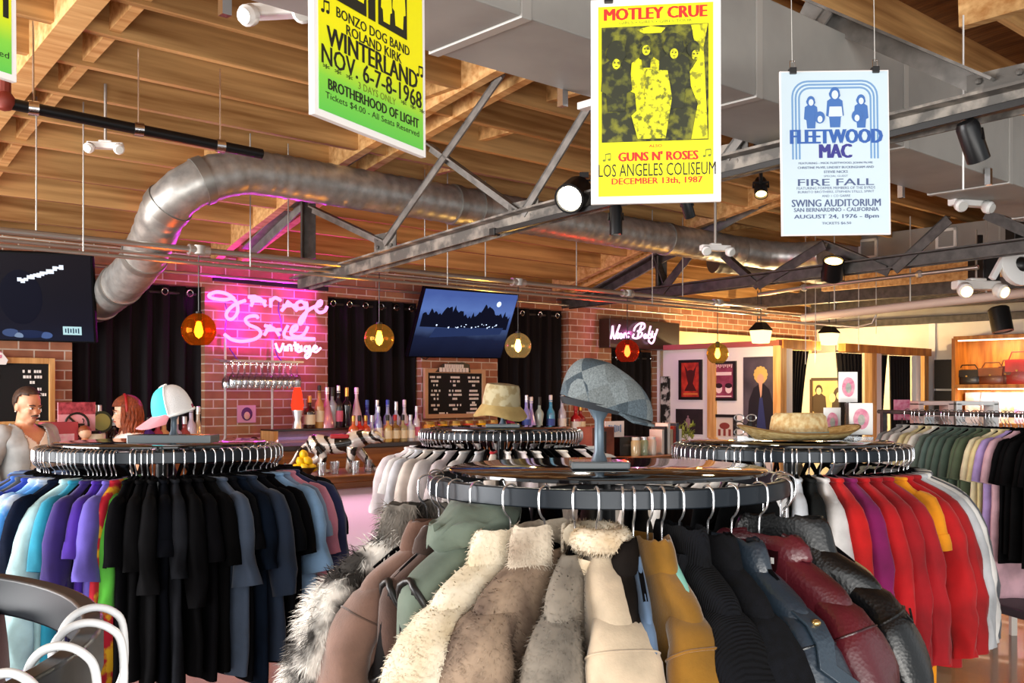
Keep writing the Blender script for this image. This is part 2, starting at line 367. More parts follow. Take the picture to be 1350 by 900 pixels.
MB().tube([p-Vector(sd2.location) for p in spline([Vector(x) for x in q])], [.16+(.006 if i % 5 == 0 else 0) for i in range(len(spline([Vector(x) for x in q])))], 24).obj('pipe', mk('dull_duct', '6f6e6c', .45, .7), sd2, smooth=60)
# black sprinkler pipe under the joists, with its red valve
a, b = PT(-60, 122, 5.2), PT(345, 203, 5.2)
sp = thing('sprinkler_pipe', 'black steel pipe under the joists ending above the round duct', 'pipe', a)
MB().tube([a-a, b-a], .028, 14).obj('pipe', BLKM, sp)
for f in (.22, .55, .84):
    c = a.lerp(b, f)-a; g = MB(); g.tube([c-Vector((.02, .012, 0)), c+Vector((.02, .012, 0))], .036, 12); g.tube([c, c+Vector((0, 0, .42))], .005, 6); g.obj('pipe_hanger', CHROME, sp)
v0 = PT(6, 133, 5.2)-a; g = MB(); g.ball(tuple(v0), .05, 10); g.tube([v0, v0+Vector((0, 0, .09))], .03, 10); g.obj('valve', mk('red_oxide', '7a2a1c', .6), sp)
# ------------------------------------------------------------------ lettering
FONT = bpy.data.fonts.load('<builtin>')
_tc = {}
def letters(txt, bold=.02):
    if (txt, bold) in _tc: return _tc[(txt, bold)]
    cu = bpy.data.curves.new('lettering', 'FONT'); cu.body = txt; cu.font = FONT; cu.size = 1; cu.offset = 0; cu.resolution_u = 2
    o = bpy.data.objects.new('lettering', cu); COL.objects.link(o)
    me = bpy.data.meshes.new_from_object(o.evaluated_get(bpy.context.evaluated_depsgraph_get()))
    vs = [v.co.copy() for v in me.vertices]; fs = [tuple(p.vertices) for p in me.polygons]
    bpy.data.objects.remove(o); bpy.data.curves.remove(cu); bpy.data.meshes.remove(me)
    lo = [min(v[i] for v in vs) for i in (0, 1)]; hi = [max(v[i] for v in vs) for i in (0, 1)]
    _tc[(txt, bold)] = (vs, fs, lo, hi); return _tc[(txt, bold)]
def text(mb, txt, cx, cz, w, h, y=0, mi=0, bold=.02, M=None, thick=None):
    if thick is None and bold > .012:
        for i, dx in enumerate((0, -1, 1)): text(mb, txt, cx+dx*h*bold*1.3, cz, w*(1-bold*.8*h/w*4), h, y-.00012*i, mi, .006, M, True)
        return        # fitted into w by h, in the x,z plane facing -y
    vs, fs, lo, hi = letters(txt, bold); sx = w/(hi[0]-lo[0]); sz = h/(hi[1]-lo[1]); n = len(vs)
    P_ = [(cx+(v.x-(lo[0]+hi[0])/2)*sx, y, cz+(v.y-(lo[1]+hi[1])/2)*sz) for v in vs]
    mb.add(P_, [f for f in fs], mi, M)
def frame_from(bl, br, tr, tl):                                   # a flat thing from its four corners: origin, size, axes
    bl, br, tr, tl = map(Vector, (bl, br, tr, tl)); c = (bl+br+tr+tl)/4
    x = ((br-bl)+(tr-tl)); w = x.length/2; x.normalize(); z = ((tl-bl)+(tr-br)); h = z.length/2; z.normalize()
    z = (z-x*z.dot(x)).normalized(); y = z.cross(x)
    return Matrix(((x.x, y.x, z.x, c.x), (x.y, y.y, z.y, c.y), (x.z, y.z, z.z, c.z), (0, 0, 0, 1))), w, h
def board(name, label, cat, M, group=None):
    o = thing(name, label, cat, group=group); o.matrix_world = M; return o
def slab(w, h, th, y=0, cx=0, cz=0):
    return MB().box((cx, y, cz), (w, th, h))
def bobble(u, v, w, h, *args): pass
# ------------------------------------------------------------------ conduits and the globe pendants along the bar
def conduit(name, label, z, t, u0, u1, r, boxes=(), rods=()):
    a = PT(u0, 520, t); b = PT(u1, 520, t); a.z = b.z = z
    c = thing(name, label, 'conduit', a); MB().tube([a-a, b-a], r, 10).obj('tube', CONDUIT, c)
    for u in boxes:
        p = PT(u, 520, t); p.z = z; g = MB(); q = p-a
        g.tube([q+Vector((0, 0, -.028)), q+Vector((0, 0, .03))], .045, 12); g.tube([q-W(.07, 0, 0), q+W(.07, 0, 0)], r*1.7, 10); g.obj('junction_box', mk('zinc', 'd0cdc8', .35, .7), c)
    for u in rods:
        p = PT(u, 520, t); p.z = z; q = p-a; MB().tube([q, q+Vector((0, 0, zj(t)+.1-z))], .005, 6).obj('hanger_rod', CONDUIT, c)
    return c
PU = (262, 500, 683, 827, 946)
conduit('conduit', 'thick grey conduit with round boxes that the globe pendants hang from', 2.635, 6.4, -60, 1010, .021, PU, (48, 380, 560, 640, 760, 900))
conduit('conduit', 'lower thin grey conduit running just beneath the pendant conduit', 2.54, 6.355, -60, 1010, .012, (), (110, 330, 590, 860))
conduit('conduit', 'thin grey conduit close behind the pendant conduit', 2.60, 6.55, -60, 1060, .012, (), ())
conduit('conduit', 'thin pale conduit against the top of the brick wall', 2.70, 8.2, -60, 900, .014, (), ())
BULB = glow('filament_glow', 'ffd48a', 20)
GLOBES = [('amber', 'd8741a', 'first globe pendant, orange amber glass, beside the black curtain by the wide duct elbow'), ('honey', 'd9a548', 'honey coloured globe pendant right of the pink script sign'),
          ('yellow', 'e3c98a', 'pale yellow globe pendant beside the tilted television'), ('red', 'd4452a', 'red orange globe pendant in front of the dark sign box'), ('olive', 'c9a852', 'yellow globe pendant furthest along the bar, by the white poster partition')]
for u, v, (nm, hexc, lab), wc in zip(PU, (435, 446, 456, 463, 466), GLOBES, ((1, .55, .2), (1, .62, .25), (1, .75, .4), (1, .35, .15), (1, .7, .35))):
    p = PT(u, v, 6.4); t = thing('globe_pendant', lab, 'pendant lamp', p, group=None)
    R_ = .113; pr = [(R_*math.sin(a), -R_*math.cos(a)) for a in [PI*i/18 for i in range(3, 18)]]+[(.02, R_)]
    MB().lathe(pr, 28).obj('globe', glassy('globe_'+nm, hexc, .05, hexc, .13), t, smooth=60)
    MB().tube([(0, 0, .10), (0, 0, 2.62-p.z)], .004, 6).obj('cord', BLACK, t)
    MB().lathe([(.0, .125), (.022, .122), (.024, .06), (0, .055)], 14).obj('socket', BLKM, t)
    MB().lathe([(0, -.055), (.02, -.04), (.03, -.012), (.024, .02), (.013, .055), (0, .056)], 14).obj('bulb', BULB, t)
    l = bpy.data.lights.new('pendant_light', 'POINT'); l.energy = 20; l.color = wc; l.shadow_soft_size = .03
    lo = bpy.data.objects.new('pendant_light', l); COL.objects.link(lo); lo.parent = t; lo.location = (0, 0, -.07)
# ------------------------------------------------------------------ black curtains in the wall openings
def curtain(a, b, z, lab, grom, seed):
    rnd = random.Random(seed); mb = MB(); n = int((b-a)/.012); rows = []
    ph = rnd.random()*6
    for j in range(9):
        f = j/8; zz = (z-.03)*(1-f)+.05
        rows.append([((x := a+(b-a)*i/n), WT+.12+(.03+.03*f)*math.sin(x*38+ph+.5*math.sin(x*5))+.012*math.sin(x*91+f*2), zz) for i in range(n+1)])
    mb.loft(rows, (False, False), closed=False)
    th = thing('curtain', lab, 'curtain'); fix(th); mb.obj('cloth', CURT, th, smooth=80)
    MB().tube([(a, WT+.12, z-.06), (b, WT+.12, z-.06)], .012, 8).obj('rod', DSTEEL, th)
    for i in range(grom):
        g = MB(); x = a+(b-a)*(i+.5)/grom; g.tube([(x+.028*math.cos(q), WT+.05, z-.06+.028*math.sin(q)) for q in [2*PI*k/12 for k in range(12)]], .006, 6, closed=True); g.obj('grommet', CHROME, th)
curtain(ops[0][0], ops[0][1], 2.62, 'black curtain behind the round duct end, between menu board wall and sign pier', 5, 1)
curtain(ops[1][0], ops[1][1], 2.62, 'black curtain with steel grommets between the pink script sign and the tilted television', 6, 2)
curtain(ops[2][0], ops[2][1], 2.66, 'black curtain right of the tilted television behind the pale yellow globe', 4, 3)
curtain(ops[3][0], ops[3][1]+.1, 2.2, 'narrow black curtain beneath the dark sign box', 3, 4)
# loose swag of the first curtain pulled over the duct end
# ------------------------------------------------------------------ televisions
TVB = mk('tv_black', '08080a', .5, spec=.06)
M, w, h = frame_from(PT(540, 471, 8.27), PT(668, 472, 8.27), PT(677, 388, 7.97), PT(557, 378, 7.97))
tv = board('television', 'tilted wall television showing a blue night lake scene', 'television', M)
slab(w, h, .05, .025).obj('housing', TVB, tv, smooth=0, bevel=.006)
def screen_mat(name, stops, es):
    m = bpy.data.materials.new(name); m.use_nodes = True; nt = m.node_tree; N = nt.nodes; b = N['Principled BSDF']; b.inputs['Roughness'].default_value = .35; b.inputs['Specular IOR Level'].default_value = .03; b.inputs['Base Color'].default_value = (.004, .004, .006, 1)
    tc = N.new('ShaderNodeTexCoord'); sp = N.new('ShaderNodeSeparateXYZ'); r = N.new('ShaderNodeValToRGB'); nz = N.new('ShaderNodeTexNoise'); nz.inputs['Scale'].default_value = 5
    mr = N.new('ShaderNodeMath'); mr.operation = 'MULTIPLY_ADD'; mr.inputs[1].default_value = .15
    nt.links.new(tc.outputs['Generated'], sp.inputs[0]); nt.links.new(tc.outputs['Generated'], nz.inputs[0]); nt.links.new(nz.outputs['Fac'], mr.inputs[0]); nt.links.new(sp.outputs[2], mr.inputs[2]); nt.links.new(mr.outputs[0], r.inputs[0])
    while len(r.color_ramp.elements) < len(stops): r.color_ramp.elements.new(.5)
    for e_, (p_, c_) in zip(r.color_ramp.elements, stops): e_.position = p_; e_.color = (*lin(c_), 1)
    nt.links.new(r.outputs[0], b.inputs['Emission Color']); b.inputs['Emission Strength'].default_value = es; return m
scr = slab(w-.03, h-.03, .004, -.003).obj('screen', screen_mat('tv_picture', [(.05, '0c1022'), (.36, '1a2340'), (.46, '3a4a70'), (.62, '3f5690'), (.8, '5f7cc0'), (1, '4a62a8')], .9), tv, smooth=0)
DKS = glow('tv_silhouette', '10162c', .6); LTS = glow('tv_light', 'cfe0ff', 1.6)
rn = random.Random(3)
g = MB(); poly = [(-w*.46, -h*.05)]
for i in range(60):
    x = -w*.46+w*.92*i/59; poly.append((x, h*(.08+.12*abs(math.sin(x*9))*rn.random()+.16*math.exp(-((x-.22*w)/.09)**2)+.08*math.exp(-((x+.2*w)/.12)**2)+rn.random()*.05)))
poly.append((w*.46, -h*.05)); g.prism(poly, -.0075, -.0055); g.obj('tree_line', DKS, scr, smooth=0)
g = MB(); g.prism([(-w*.34, -h*.2), (w*.4, -h*.12), (w*.42, -h*.02), (-w*.3, -h*.06)], -.009, -.008); g.obj('boat_shape', glow('tv_boat', '2a3a66', .8), scr, smooth=0)
g = MB(); g.lathe([(0, 0), (.03, 0), (.03, .002), (0, .002)], 16, M=Matrix.Translation((w*.3, -.008, h*.33)) @ Matrix.Rotation(R(90), 4, 'X')); g.obj('moon', LTS, scr, smooth=0)
for i in range(22):
    x = rn.uniform(-.3, .4)*w; MB().box((x, -.0105, h*(-.03+.08*x/w+rn.uniform(-.02, .04))), (.006+.01*rn.random(), .002, .005+.012*rn.random())).obj('light_fleck', LTS, scr, smooth=0)
g = MB(); g.tube([(-.3*w, .06, -h/2+.1), (-.32*w, .1, -h/2-.03), (-.24*w, .1, -h/2-.06), (-.18*w, .08, -h/2+.03)], .005, 6); g.obj('power_cable', BLACK, tv)
g = MB(); g.box((0, .14, .06), (.3, .18, .2)); g.obj('wall_bracket', BLKM, tv, smooth=0)
M, w, h = frame_from(P(-75, 449, 7.45), P(121, 450, 7.6), P(128, 338, 7.45), P(-68, 326, 7.3))
tv = board('television', 'large dark television above the menu board, bluish figure on screen', 'television', M)
slab(w, h, .06, .03).obj('housing', TVB, tv, smooth=0, bevel=.008)
scr = slab(w-.03, h-.03, .004, -.003).obj('screen', screen_mat('tv_dark', [(.0, '141b30'), (.3, '0d0d1c'), (.6, '0b0a14'), (1, '120b10')], .8), tv, smooth=0)
g = MB(); g.ball((w*.0, -.006, .0), (.15, .0015, .2), 24); g.obj('head_shape', glow('tv_face', '1b1d38', .35), scr, smooth=60)
for (x, z, a, b, c) in ((-.08, -.40, .06, .03, '54699c'), (.05, -.41, .12, .03, '26345e'), (.16, -.42, .045, .025, '5f7ab8'), (-.02, -.42, .05, .022, '9fb6dc')):
    g = MB(); g.ball((x*w, -.008, z*h), (a, .002, b), 16); g.obj('shirt_patch', glow('tv_shirt'+c, c, .6), scr, smooth=60)
g = MB()
for i in range(14): g.box((w*(.0+.022*i), -.009, h*(.17+.012*i+.03*rn.random())), (.03, .002, .016+.02*rn.random()), 0)
g.obj('light_reflection', glow('tv_bright', 'e8f0ff', 1.2), scr, smooth=0)
lg = MB().box((w*.34, -.008, -h*.36), (.13, .003, .062)).obj('logo_plate', glow('tv_logo', 'bfe4ea', 1), scr, smooth=0)
g = MB()
for i in range(6): g.box((w*.34-.045+.018*i, -.0105, -h*.36), (.009, .001, .03+.008*(i % 2)))
g.obj('logo_letters', glow('tv_logo_dark', '2a4668', .6), lg, smooth=0)
g = MB(); g.box((.1, .16, .05), (.3, .22, .25)); g.obj('wall_bracket', BLKM, tv, smooth=0)
# ------------------------------------------------------------------ menu boards
LETW = mk('white_letters', 'f4f2ee', .6, emit='ffffff', es=0)
def menu(name, lab, M, w, h, cols, seed, fm):
    b = board(name, lab, 'menu board', M); slab(w, h, .02, .01).obj('felt_panel', mk('black_felt', '0d0d0f', .9), b, smooth=0)
    fr = .045
    for x, z, sx, sz in ((-w/2, 0, fr, h+fr), (w/2, 0, fr, h+fr), (0, -h/2, w-fr, fr), (0, h/2, w-fr, fr)):
        slab(sx, sz, .035, -.002, x, z).obj('frame_rail', fm, b, smooth=0, bevel=.004)
    rn = random.Random(seed); g = MB()
    for (cx, cz, cw, n) in cols:
        for i in range(n):
            ww = cw*rn.uniform(.55, 1)*(.4 if i == n-1 else 1); x = cx-ww/2
            while x < cx+ww/2-.012:
                q = rn.uniform(.010, .02); g.box((x+q/2, -.003, cz-i*.042), (q, .004, .022)); x += q+.005
                if rn.random() < .15: x += .02
    g.obj('letters', LETW, b, smooth=0); return b
# pier s between 555 and 655
M, w, h = frame_from(PT(561, 548, 8.36), PT(637, 548, 8.36), PT(637, 489, 8.36), PT(561, 489, 8.36))
cols = [(-w*.33, h*.36, .19, 3), (0, h*.36, .19, 3), (w*.33, h*.36, .17, 3), (-w*.33, h*.06, .18, 3), (0, h*.06, .2, 3), (w*.33, h*.06, .16, 4), (-w*.33, -h*.26, .2, 2), (0, -h*.26, .2, 2), (w*.33, -h*.26, .17, 3), (-w*.2, -h*.44, .3, 1), (w*.25, -h*.44, .3, 1)]
mbd = menu('menu_board', 'black letter board in pale wood frame beneath the tilted television', M, w, h, cols, 5, mk('pale_frame', 'caa27a', .6))
g = MB(); g.prism([(-w*.36, h*.47), (w*.24, h*.47), (w*.22, h*.66), (.1*w, h*.7), (-w*.22, h*.66)], -.03, -.015); tp = g.obj('title_plaque', BLACK, mbd, smooth=0)
g = MB()
for k, (z, ww) in enumerate(((h*.6, .26), (h*.525, .40))):
    for i in range(9): g.box((-.05*w-ww/2+ww*(i+.5)/9, -.033, z), (ww/11, .004, .045))
g.obj('title_letters', LETW, tp, smooth=0)
M, w, h = frame_from(P(-90, 556, 7.62), PT(68, 557, 8.33), PT(68, 477, 8.33), P(-90, 474, 7.62))
M, w, h = frame_from(PT(-120, 563, 8.33), PT(68, 557, 8.33), PT(68, 477, 8.33), PT(-120, 471, 8.33))
cols = [(w*.36, h*.33, .2, 3), (w*.36, h*.05, .22, 3), (w*.38, -h*.2, .16, 4), (w*.02, h*.33, .2, 3), (w*.02, h*.02, .2, 3), (w*.02, -h*.25, .2, 3), (-w*.3, h*.3, .2, 3), (-w*.3, 0, .2, 3)]
mbd = menu('menu_board', 'black menu board behind the bearded man, wood frame and white scalloped title', M, w, h, cols, 9, PINE)
g = MB(); arc = [(-.33*w+.45*w*i/10, h*.62+.02*math.sin(PI*i/10)) for i in range(11)]
g.prism([(-.35*w, h*.43), (.15*w, h*.43), (.165*w, h*.5)]+arc[::-1]+[(-.37*w, h*.52)], -.04, -.02); tp = g.obj('title_plaque', WHITE, mbd, smooth=0)
g = MB(); text(g, 'CUTTING', -.09*w, h*.58, w*.42, .055, -.0415); text(g, 'MENU', -.09*w, h*.49, w*.3, .05, -.0415); g.obj('title_letters', mk('pink_letters', 'd07a9a', .6), tp, smooth=0)
# ------------------------------------------------------------------ neon signs
def catmull(pl, n=6):
    K = [Vector((x, 0, z)) for x, z in pl]; out = []
    for i in range(len(K)-1):
        p0, p1, p2, p3 = K[max(i-1, 0)], K[i], K[i+1], K[min(i+2, len(K)-1)]
        for k in range(n):
            t = k/n; out.append(.5*((2*p1)+(p2-p0)*t+(2*p0-5*p1+4*p2-p3)*t*t+(3*p1-p0-3*p2+p3)*t**3))
    return out+[K[-1]]
NEON = glow('neon_pink_tube', 'ff8fe0', 2.2); NEONW = glow('neon_white_tube', 'ffc8f0', 2.0)
def px(pts, ox, oy, sc): return [(ox+x/sc, oy+y/sc) for x, y in pts]
word1 = [[(330, 215), (250, 165), (150, 150), (80, 180), (110, 210), (230, 225), (310, 215), (355, 265), (360, 350), (310, 415), (260, 405), (255, 350), (330, 275), (440, 232)],
         [(495, 290), (520, 230), (540, 195), (470, 195)], [(470, 200), (580, 210), (640, 290)], [(490, 235), (640, 240)],
         [(690, 300), (690, 210)], [(690, 240), (730, 205), (770, 220), (790, 235)],
         [(795, 335), (840, 280), (860, 240)], [(850, 240), (900, 280), (950, 335)], [(810, 285), (940, 280)],
         [(1030, 270), (990, 240), (945, 265), (960, 310), (1020, 300), (1040, 250), (1045, 340), (1000, 450), (975, 460), (985, 410), (1060, 330), (1130, 290)],
         [(1130, 290), (1180, 280), (1190, 240), (1160, 250), (1135, 310), (1170, 350), (1225, 335), (1245, 290)]]
word2 = [[(565, 410), (545, 385), (480, 390), (440, 420), (470, 470), (560, 510), (590, 560), (540, 610), (420, 635), (310, 620), (230, 565)],
         [(625, 575), (660, 520), (690, 475)], [(630, 480), (720, 510), (775, 580)], [(640, 525), (790, 520)],
         [(860, 480), (820, 560), (850, 600), (960, 605), (1125, 612)], [(890, 545), (940, 520), (945, 480), (905, 500), (890, 560), (940, 590), (1000, 580), (1040, 530), (1055, 490)]]
word3 = [[(735, 655), (775, 740), (815, 655)], [(830, 680), (830, 735)], [(855, 735), (860, 680), (890, 680), (895, 735)], [(930, 640), (940, 735)], [(915, 675), (965, 670)],
         [(985, 690), (955, 700), (955, 735), (985, 730), (990, 680), (995, 740)], [(1060, 690), (1030, 690), (1025, 730), (1060, 725), (1070, 680), (1080, 760), (1045, 800), (1035, 770), (1100, 730)],
         [(1100, 715), (1145, 700), (1125, 680), (1105, 720), (1140, 740), (1185, 700)]]
org = PT(350, 425, 8.28)
ns = thing('neon_sign', 'pink script neon sign on the brick pier beside the first black curtain', 'neon sign', org, A)
inv = Matrix.Rotation(-A, 4, 'Z')
def wp(u, v, t=8.28): return inv @ (PT(u, v, t)-org)
for nm, wd_, r in (('upper_word', word1, .016), ('middle_word', word2, .016), ('lower_word', word3, .012)):
    for st in wd_:
        q = [wp(265+x/7.5, 365+y/7.5) for x, y in st]
        MB().tube(catmull([(p.x, p.z) for p in q]), r, 8).obj('neon_tube', NEON if nm != 'lower_word' else NEONW, ns, smooth=60)
a, b = wp(281, 367), wp(432, 381); MB().bar(a, b, .03, .04).obj('mount_bar', BLACK, ns, smooth=0)
for u0, v0, v1 in ((297, 440, 600), (359, 448, 600)):
    MB().tube([wp(u0, v0, 8.36), wp(u0, v1, 8.36)], .012, 8).obj('standoff_tube', CONDUIT, ns)
for st in ([(240, 255), (255, 330), (250, 430), (235, 540)], [(770, 250), (765, 330), (790, 430), (800, 520), (770, 610)], [(280, 700), (340, 790), (390, 850)], [(735, 720), (760, 790), (800, 830)]):
    q = [wp(265+x/7.5, 365+y/7.5, 8.34) for x, y in st]; MB().tube(q, .006, 6).obj('cable', mk('cable_violet', '6a3aa0', .4), ns)
for u, v in ((288, 388), (330, 410), (385, 400), (415, 405), (320, 440), (375, 440), (395, 458)):
    l = bpy.data.lights.new('neon_light', 'POINT'); l.energy = 5.4; l.color = (.95, .0, .9); l.shadow_soft_size = .014
    lo = bpy.data.objects.new('neon_light', l); COL.objects.link(lo); lo.parent = ns; lo.location = wp(u, v, 8.24)
# dark sign box with the second neon
org2 = PT(851, 447, 8.2)
sb = thing('sign_box', 'brown black sign box with white script neon above the narrow curtain', 'neon sign', org2, A)
def wp2(u, v, t=8.2): return inv @ (PT(u, v, t)-org2)
a, b, c = wp2(805, 458, 8.2), wp2(897, 462, 8.2), wp2(805, 419, 8.2)
MB().box(((a.x+b.x)/2, .1, (a.z+c.z)/2), (b.x-a.x, .18, c.z-a.z)).obj('box', mk('brown_black_box', '2c1a12', .35, coat=.4), sb, smooth=0, bevel=.01)
w2 = [[(125, 385), (145, 280), (155, 180), (165, 300), (190, 385), (225, 280), (270, 160)], [(215, 340), (250, 310), (235, 290), (215, 330), (235, 375), (265, 350)], [(290, 300), (270, 340), (290, 375), (315, 340), (290, 300)], [(335, 375), (340, 310), (370, 300), (385, 340), (395, 375), (415, 345)],
      [(560, 360), (590, 250), (630, 150)], [(500, 260), (520, 200), (590, 140), (660, 140), (670, 200), (610, 250), (560, 265), (630, 290), (610, 350), (540, 380), (480, 360), (500, 310)],
      [(690, 310), (660, 340), (680, 375), (710, 330), (700, 380)], [(770, 180), (740, 300), (735, 375), (780, 360), (775, 310), (745, 320)], [(800, 260), (795, 350), (840, 340), (880, 230)], [(840, 300), (830, 400), (790, 460), (745, 430), (740, 400)]]
for st in w2:
    q = [wp2(795+x/12.27, 415+y/12.27, 8.17) for x, y in st]; MB().tube(catmull([(p.x, p.z) for p in q]), .012, 8).obj('neon_tube', NEONW, sb, smooth=60).location.y = -.03
for u, v in ((815, 438), (850, 438)):
    l = bpy.data.lights.new('neon_light', 'POINT'); l.energy = 2; l.color = (1, .2, .7); l.shadow_soft_size = .012
    lo = bpy.data.objects.new('neon_light', l); COL.objects.link(lo); lo.parent = sb; lo.location = wp2(u, v, 8.08)
# ------------------------------------------------------------------ hanging concert posters
PAPER = mk('white_board', 'f1efee', .5); INK = mk('black_ink', '17170f', .6); RED = mk('red_ink', 'c8281c', .6); BLUE = mk('blue_ink', '2f5fae', .6); NAVY = mk('navy_ink', '34358c', .6); GREY = mk('grey_ink', '4b5c86', .6); LBLUE = mk('light_blue_ink', '6f9bcb', .6); OLIVE = mk('olive_ink', '6f7a22', .6)
YEL = mk('yellow_ink', 'f4ee08', .55); DARKP = mk('photo_dark', '24280f', .6, col2='7a7c1a', cs=38, contrast=(.45, .62)); YELP = mk('photo_yellow_tone', 'eeea0a', .6, col2='8f9018', cs=60, contrast=(.5, .62))
def grad(name, stops):
    m = bpy.data.materials.new(name); m.use_nodes = True; nt = m.node_tree; N = nt.nodes; b = N['Principled BSDF']; b.inputs['Roughness'].default_value = .55
    tc = N.new('ShaderNodeTexCoord'); sp = N.new('ShaderNodeSeparateXYZ'); r = N.new('ShaderNodeValToRGB'); nt.links.new(tc.outputs['Generated'], sp.inputs[0]); nt.links.new(sp.outputs[2], r.inputs[0])
    while len(r.color_ramp.elements) < len(stops): r.color_ramp.elements.new(.5)
    for e_, (p_, c_) in zip(r.color_ramp.elements, stops): e_.position = p_; e_.color = (*lin(c_), 1)
    nt.links.new(r.outputs[0], b.inputs['Base Color']); return m
YG = grad('yellow_green_print', [(0, '62cc50'), (.11, '86d844'), (.20, 'dcea14'), (.3, 'f4ee06')])
def figure(mb, x, z, s, hair=1.0, y=-.0085, mi=0, arm=1):          # a standing figure cut from flat ink: hair, shoulders, body
    hd = [(x+s*.15*hair*math.sin(a)*(1.15 if math.cos(a) < 0 else 1), z+s*(.0+.19*hair*math.cos(a))) for a in [2*PI*k/20 for k in range(20)]]
    mb.prism(hd, y, y+.0006, mi)
    mb.prism([(x-.07*s, z-.12*s), (x-.26*s, z-.25*s), (x-.30*s, z-.75*s), (x-.2*s, z-.8*s), (x-.17*s, z-1.15*s), (x+.17*s, z-1.15*s), (x+.2*s, z-.8*s), (x+.30*s, z-.75*s), (x+.26*s, z-.25*s), (x+.07*s, z-.12*s)], y+.0007, y+.0013, mi)
def oval(mb, x, z, a, b, y, mi=0): mb.prism([(x+a*math.sin(q), z+b*math.cos(q)) for q in [2*PI*k/18 for k in range(18)]], y, y+.0006, mi)
def note(sh, m, x, z, s):                                          # a small printed music note
    g = MB(); oval(g, x-s*.35, z-s*.5, s*.24, s*.18, -.0024); oval(g, x+s*.45, z-s*.4, s*.24, s*.18, -.0024)
    g.box((x-s*.14, -.0022, z), (s*.1, .0006, s)); g.box((x+s*.66, -.0022, z+s*.1), (s*.1, .0006, s)); g.bar((x-s*.14, -.0022, z+s*.46), (x+s*.68, -.0022, z+s*.56), s*.2, .0006, up=(0, 1, 0)); g.obj('music_note', m, sh, smooth=0)
def poster(lab, M, w, h, printm, margin, lines, strings):
    p = board('concert_poster', lab, 'poster', M, 'hanging concert posters')
    slab(w, h, .012, .006).obj('backing_board', PAPER, p, smooth=0, bevel=.001)
    sh = slab(w-2*margin, h-2*margin, .001, -.001).obj('printed_sheet', printm, p, smooth=0)
    by = {}
    for (tx, fx, z, fw, hh, m, bo) in lines: text(by.setdefault(m.name, (MB(), m))[0], tx, fx*w, z-h/2, fw*w, hh, -.0022, bold=bo)
    for mb, m in by.values(): mb.obj('lettering', m, sh, smooth=0)
    for x in strings:
        g = MB(); g.box((x, .006, h/2+.0), (.022, .03, .022)); cl = g.obj('bulldog_clip', BLACK, p, smooth=0, bevel=.002)
        g = MB(); g.tube([(x-.008, .006, h/2+.01), (x-.008, .006, h/2+.035), (x+.008, .006, h/2+.035), (x+.008, .006, h/2+.01)], .0016, 6); g.obj('clip_loop', CHROME, cl)
        g = MB(); g.tube([(x, .006, h/2+.03), (x, .006, 3.75-M.translation.z)], .0012, 5); g.obj('hanging_line', mk('fishing_line', 'c9c9c4', .3), p)
    return p, sh
# yellow poster, front centre
M, w, h = frame_from(P(783, 271, 2.6), P(955, 263.5, 2.56), P(946, -6, 2.56), P(775, -1, 2.6))
k = w/172
L = [('MOTLEY CRUE', 0, h-.040, .80, .030, RED, .055), ('GIRLS • GIRLS • GIRLS TOUR', 0, h-.062, .56, .007, OLIVE, .01), ('ALSO', .0, .1435, .1, .0075, RED, .02), ('GUNS N\' ROSES', .02, .118, .62, .0235, RED, .05),
     ('LOS ANGELES COLISEUM', .01, .084, .9, .032, INK, .012), ('DECEMBER 13th, 1987', .01, .055, .7, .018, RED, .03)]
ps, sh = poster('yellow concert poster with black group portrait and red headline, centre of the hanging row', M, w, h, YEL, .019, L, (-.36*w, .38*w))
note(sh, OLIVE, -.38*w, -h/2+.118, .016); note(sh, OLIVE, .39*w, -h/2+.122, .016)
x0, x1, z0, z1 = -w*.415, w*.405, -h/2+.155, h/2-.072
pic = MB().box(((x0+x1)/2, -.003, (z0+z1)/2), (x1-x0, .001, z1-z0)).obj('portrait', DARKP, sh, smooth=0)
g = MB(); W_ = x1-x0; H_ = z1-z0
for (fx, fz, s, hr) in ((.42, .80, .3, .9),): figure(g, x0+W_*fx, z0+H_*fz, H_*s*1.6, .55, -.0065)
g.prism([(x0+W_*.84, z1-.004), (x1-.002, z1-.002), (x1-.012, z1-.06), (x1-.002, z0+.002), (x0+W_*.84, z0+.002), (x0+W_*.9, z0+.09), (x0+W_*.8, z0+.16), (x0+W_*.9, z0+.2)], -.0062, -.0058)
g.prism([(x0+W_*.33, z1-.01), (x0+W_*.46, z1-.002), (x0+W_*.6, z1-.008), (x0+W_*.56, z1-.02), (x0+W_*.4, z1-.02)], -.0062, -.0058)
g.obj('pale_figures', YELP, pic, smooth=0)
g = MB()
for (fx, fz, s) in ((.14, .78, .9), (.68, .82, .95)): figure(g, x0+W_*fx, z0+H_*fz, H_*.5*s, 1.15, -.0085)
figure(g, x0+W_*.42, z0+H_*.86, H_*.2, 1.3, -.0105); oval(g, x0+W_*.86, z0+H_*.78, .016, .02, -.0085)
g.obj('dark_figures', mk('photo_black', '22260f', .6, col2='5c6018', cs=45, contrast=(.5, .66)), pic, smooth=0)
g = MB()
for fx, fz in ((.14, .67), (.42, .78), (.68, .74), (.88, .72)): oval(g, x0+W_*fx, z0+H_*fz, .010, .013, -.0118)
g.prism([(x0+W_*.42, z0+H_*.62), (x0+W_*.62, z0+H_*.6), (x0+W_*.66, z0+H_*.36), (x0+W_*.6, z0+.005), (x0+W_*.34, z0+.005), (x0+W_*.28, z0+H_*.22), (x0+W_*.4, z0+H_*.32)], -.0095, -.009)
g.obj('pale_faces', mk('photo_yellow', 'd8d818', .6, col2='6a6e18', cs=75, contrast=(.5, .62)), pic, smooth=0)
g = MB()
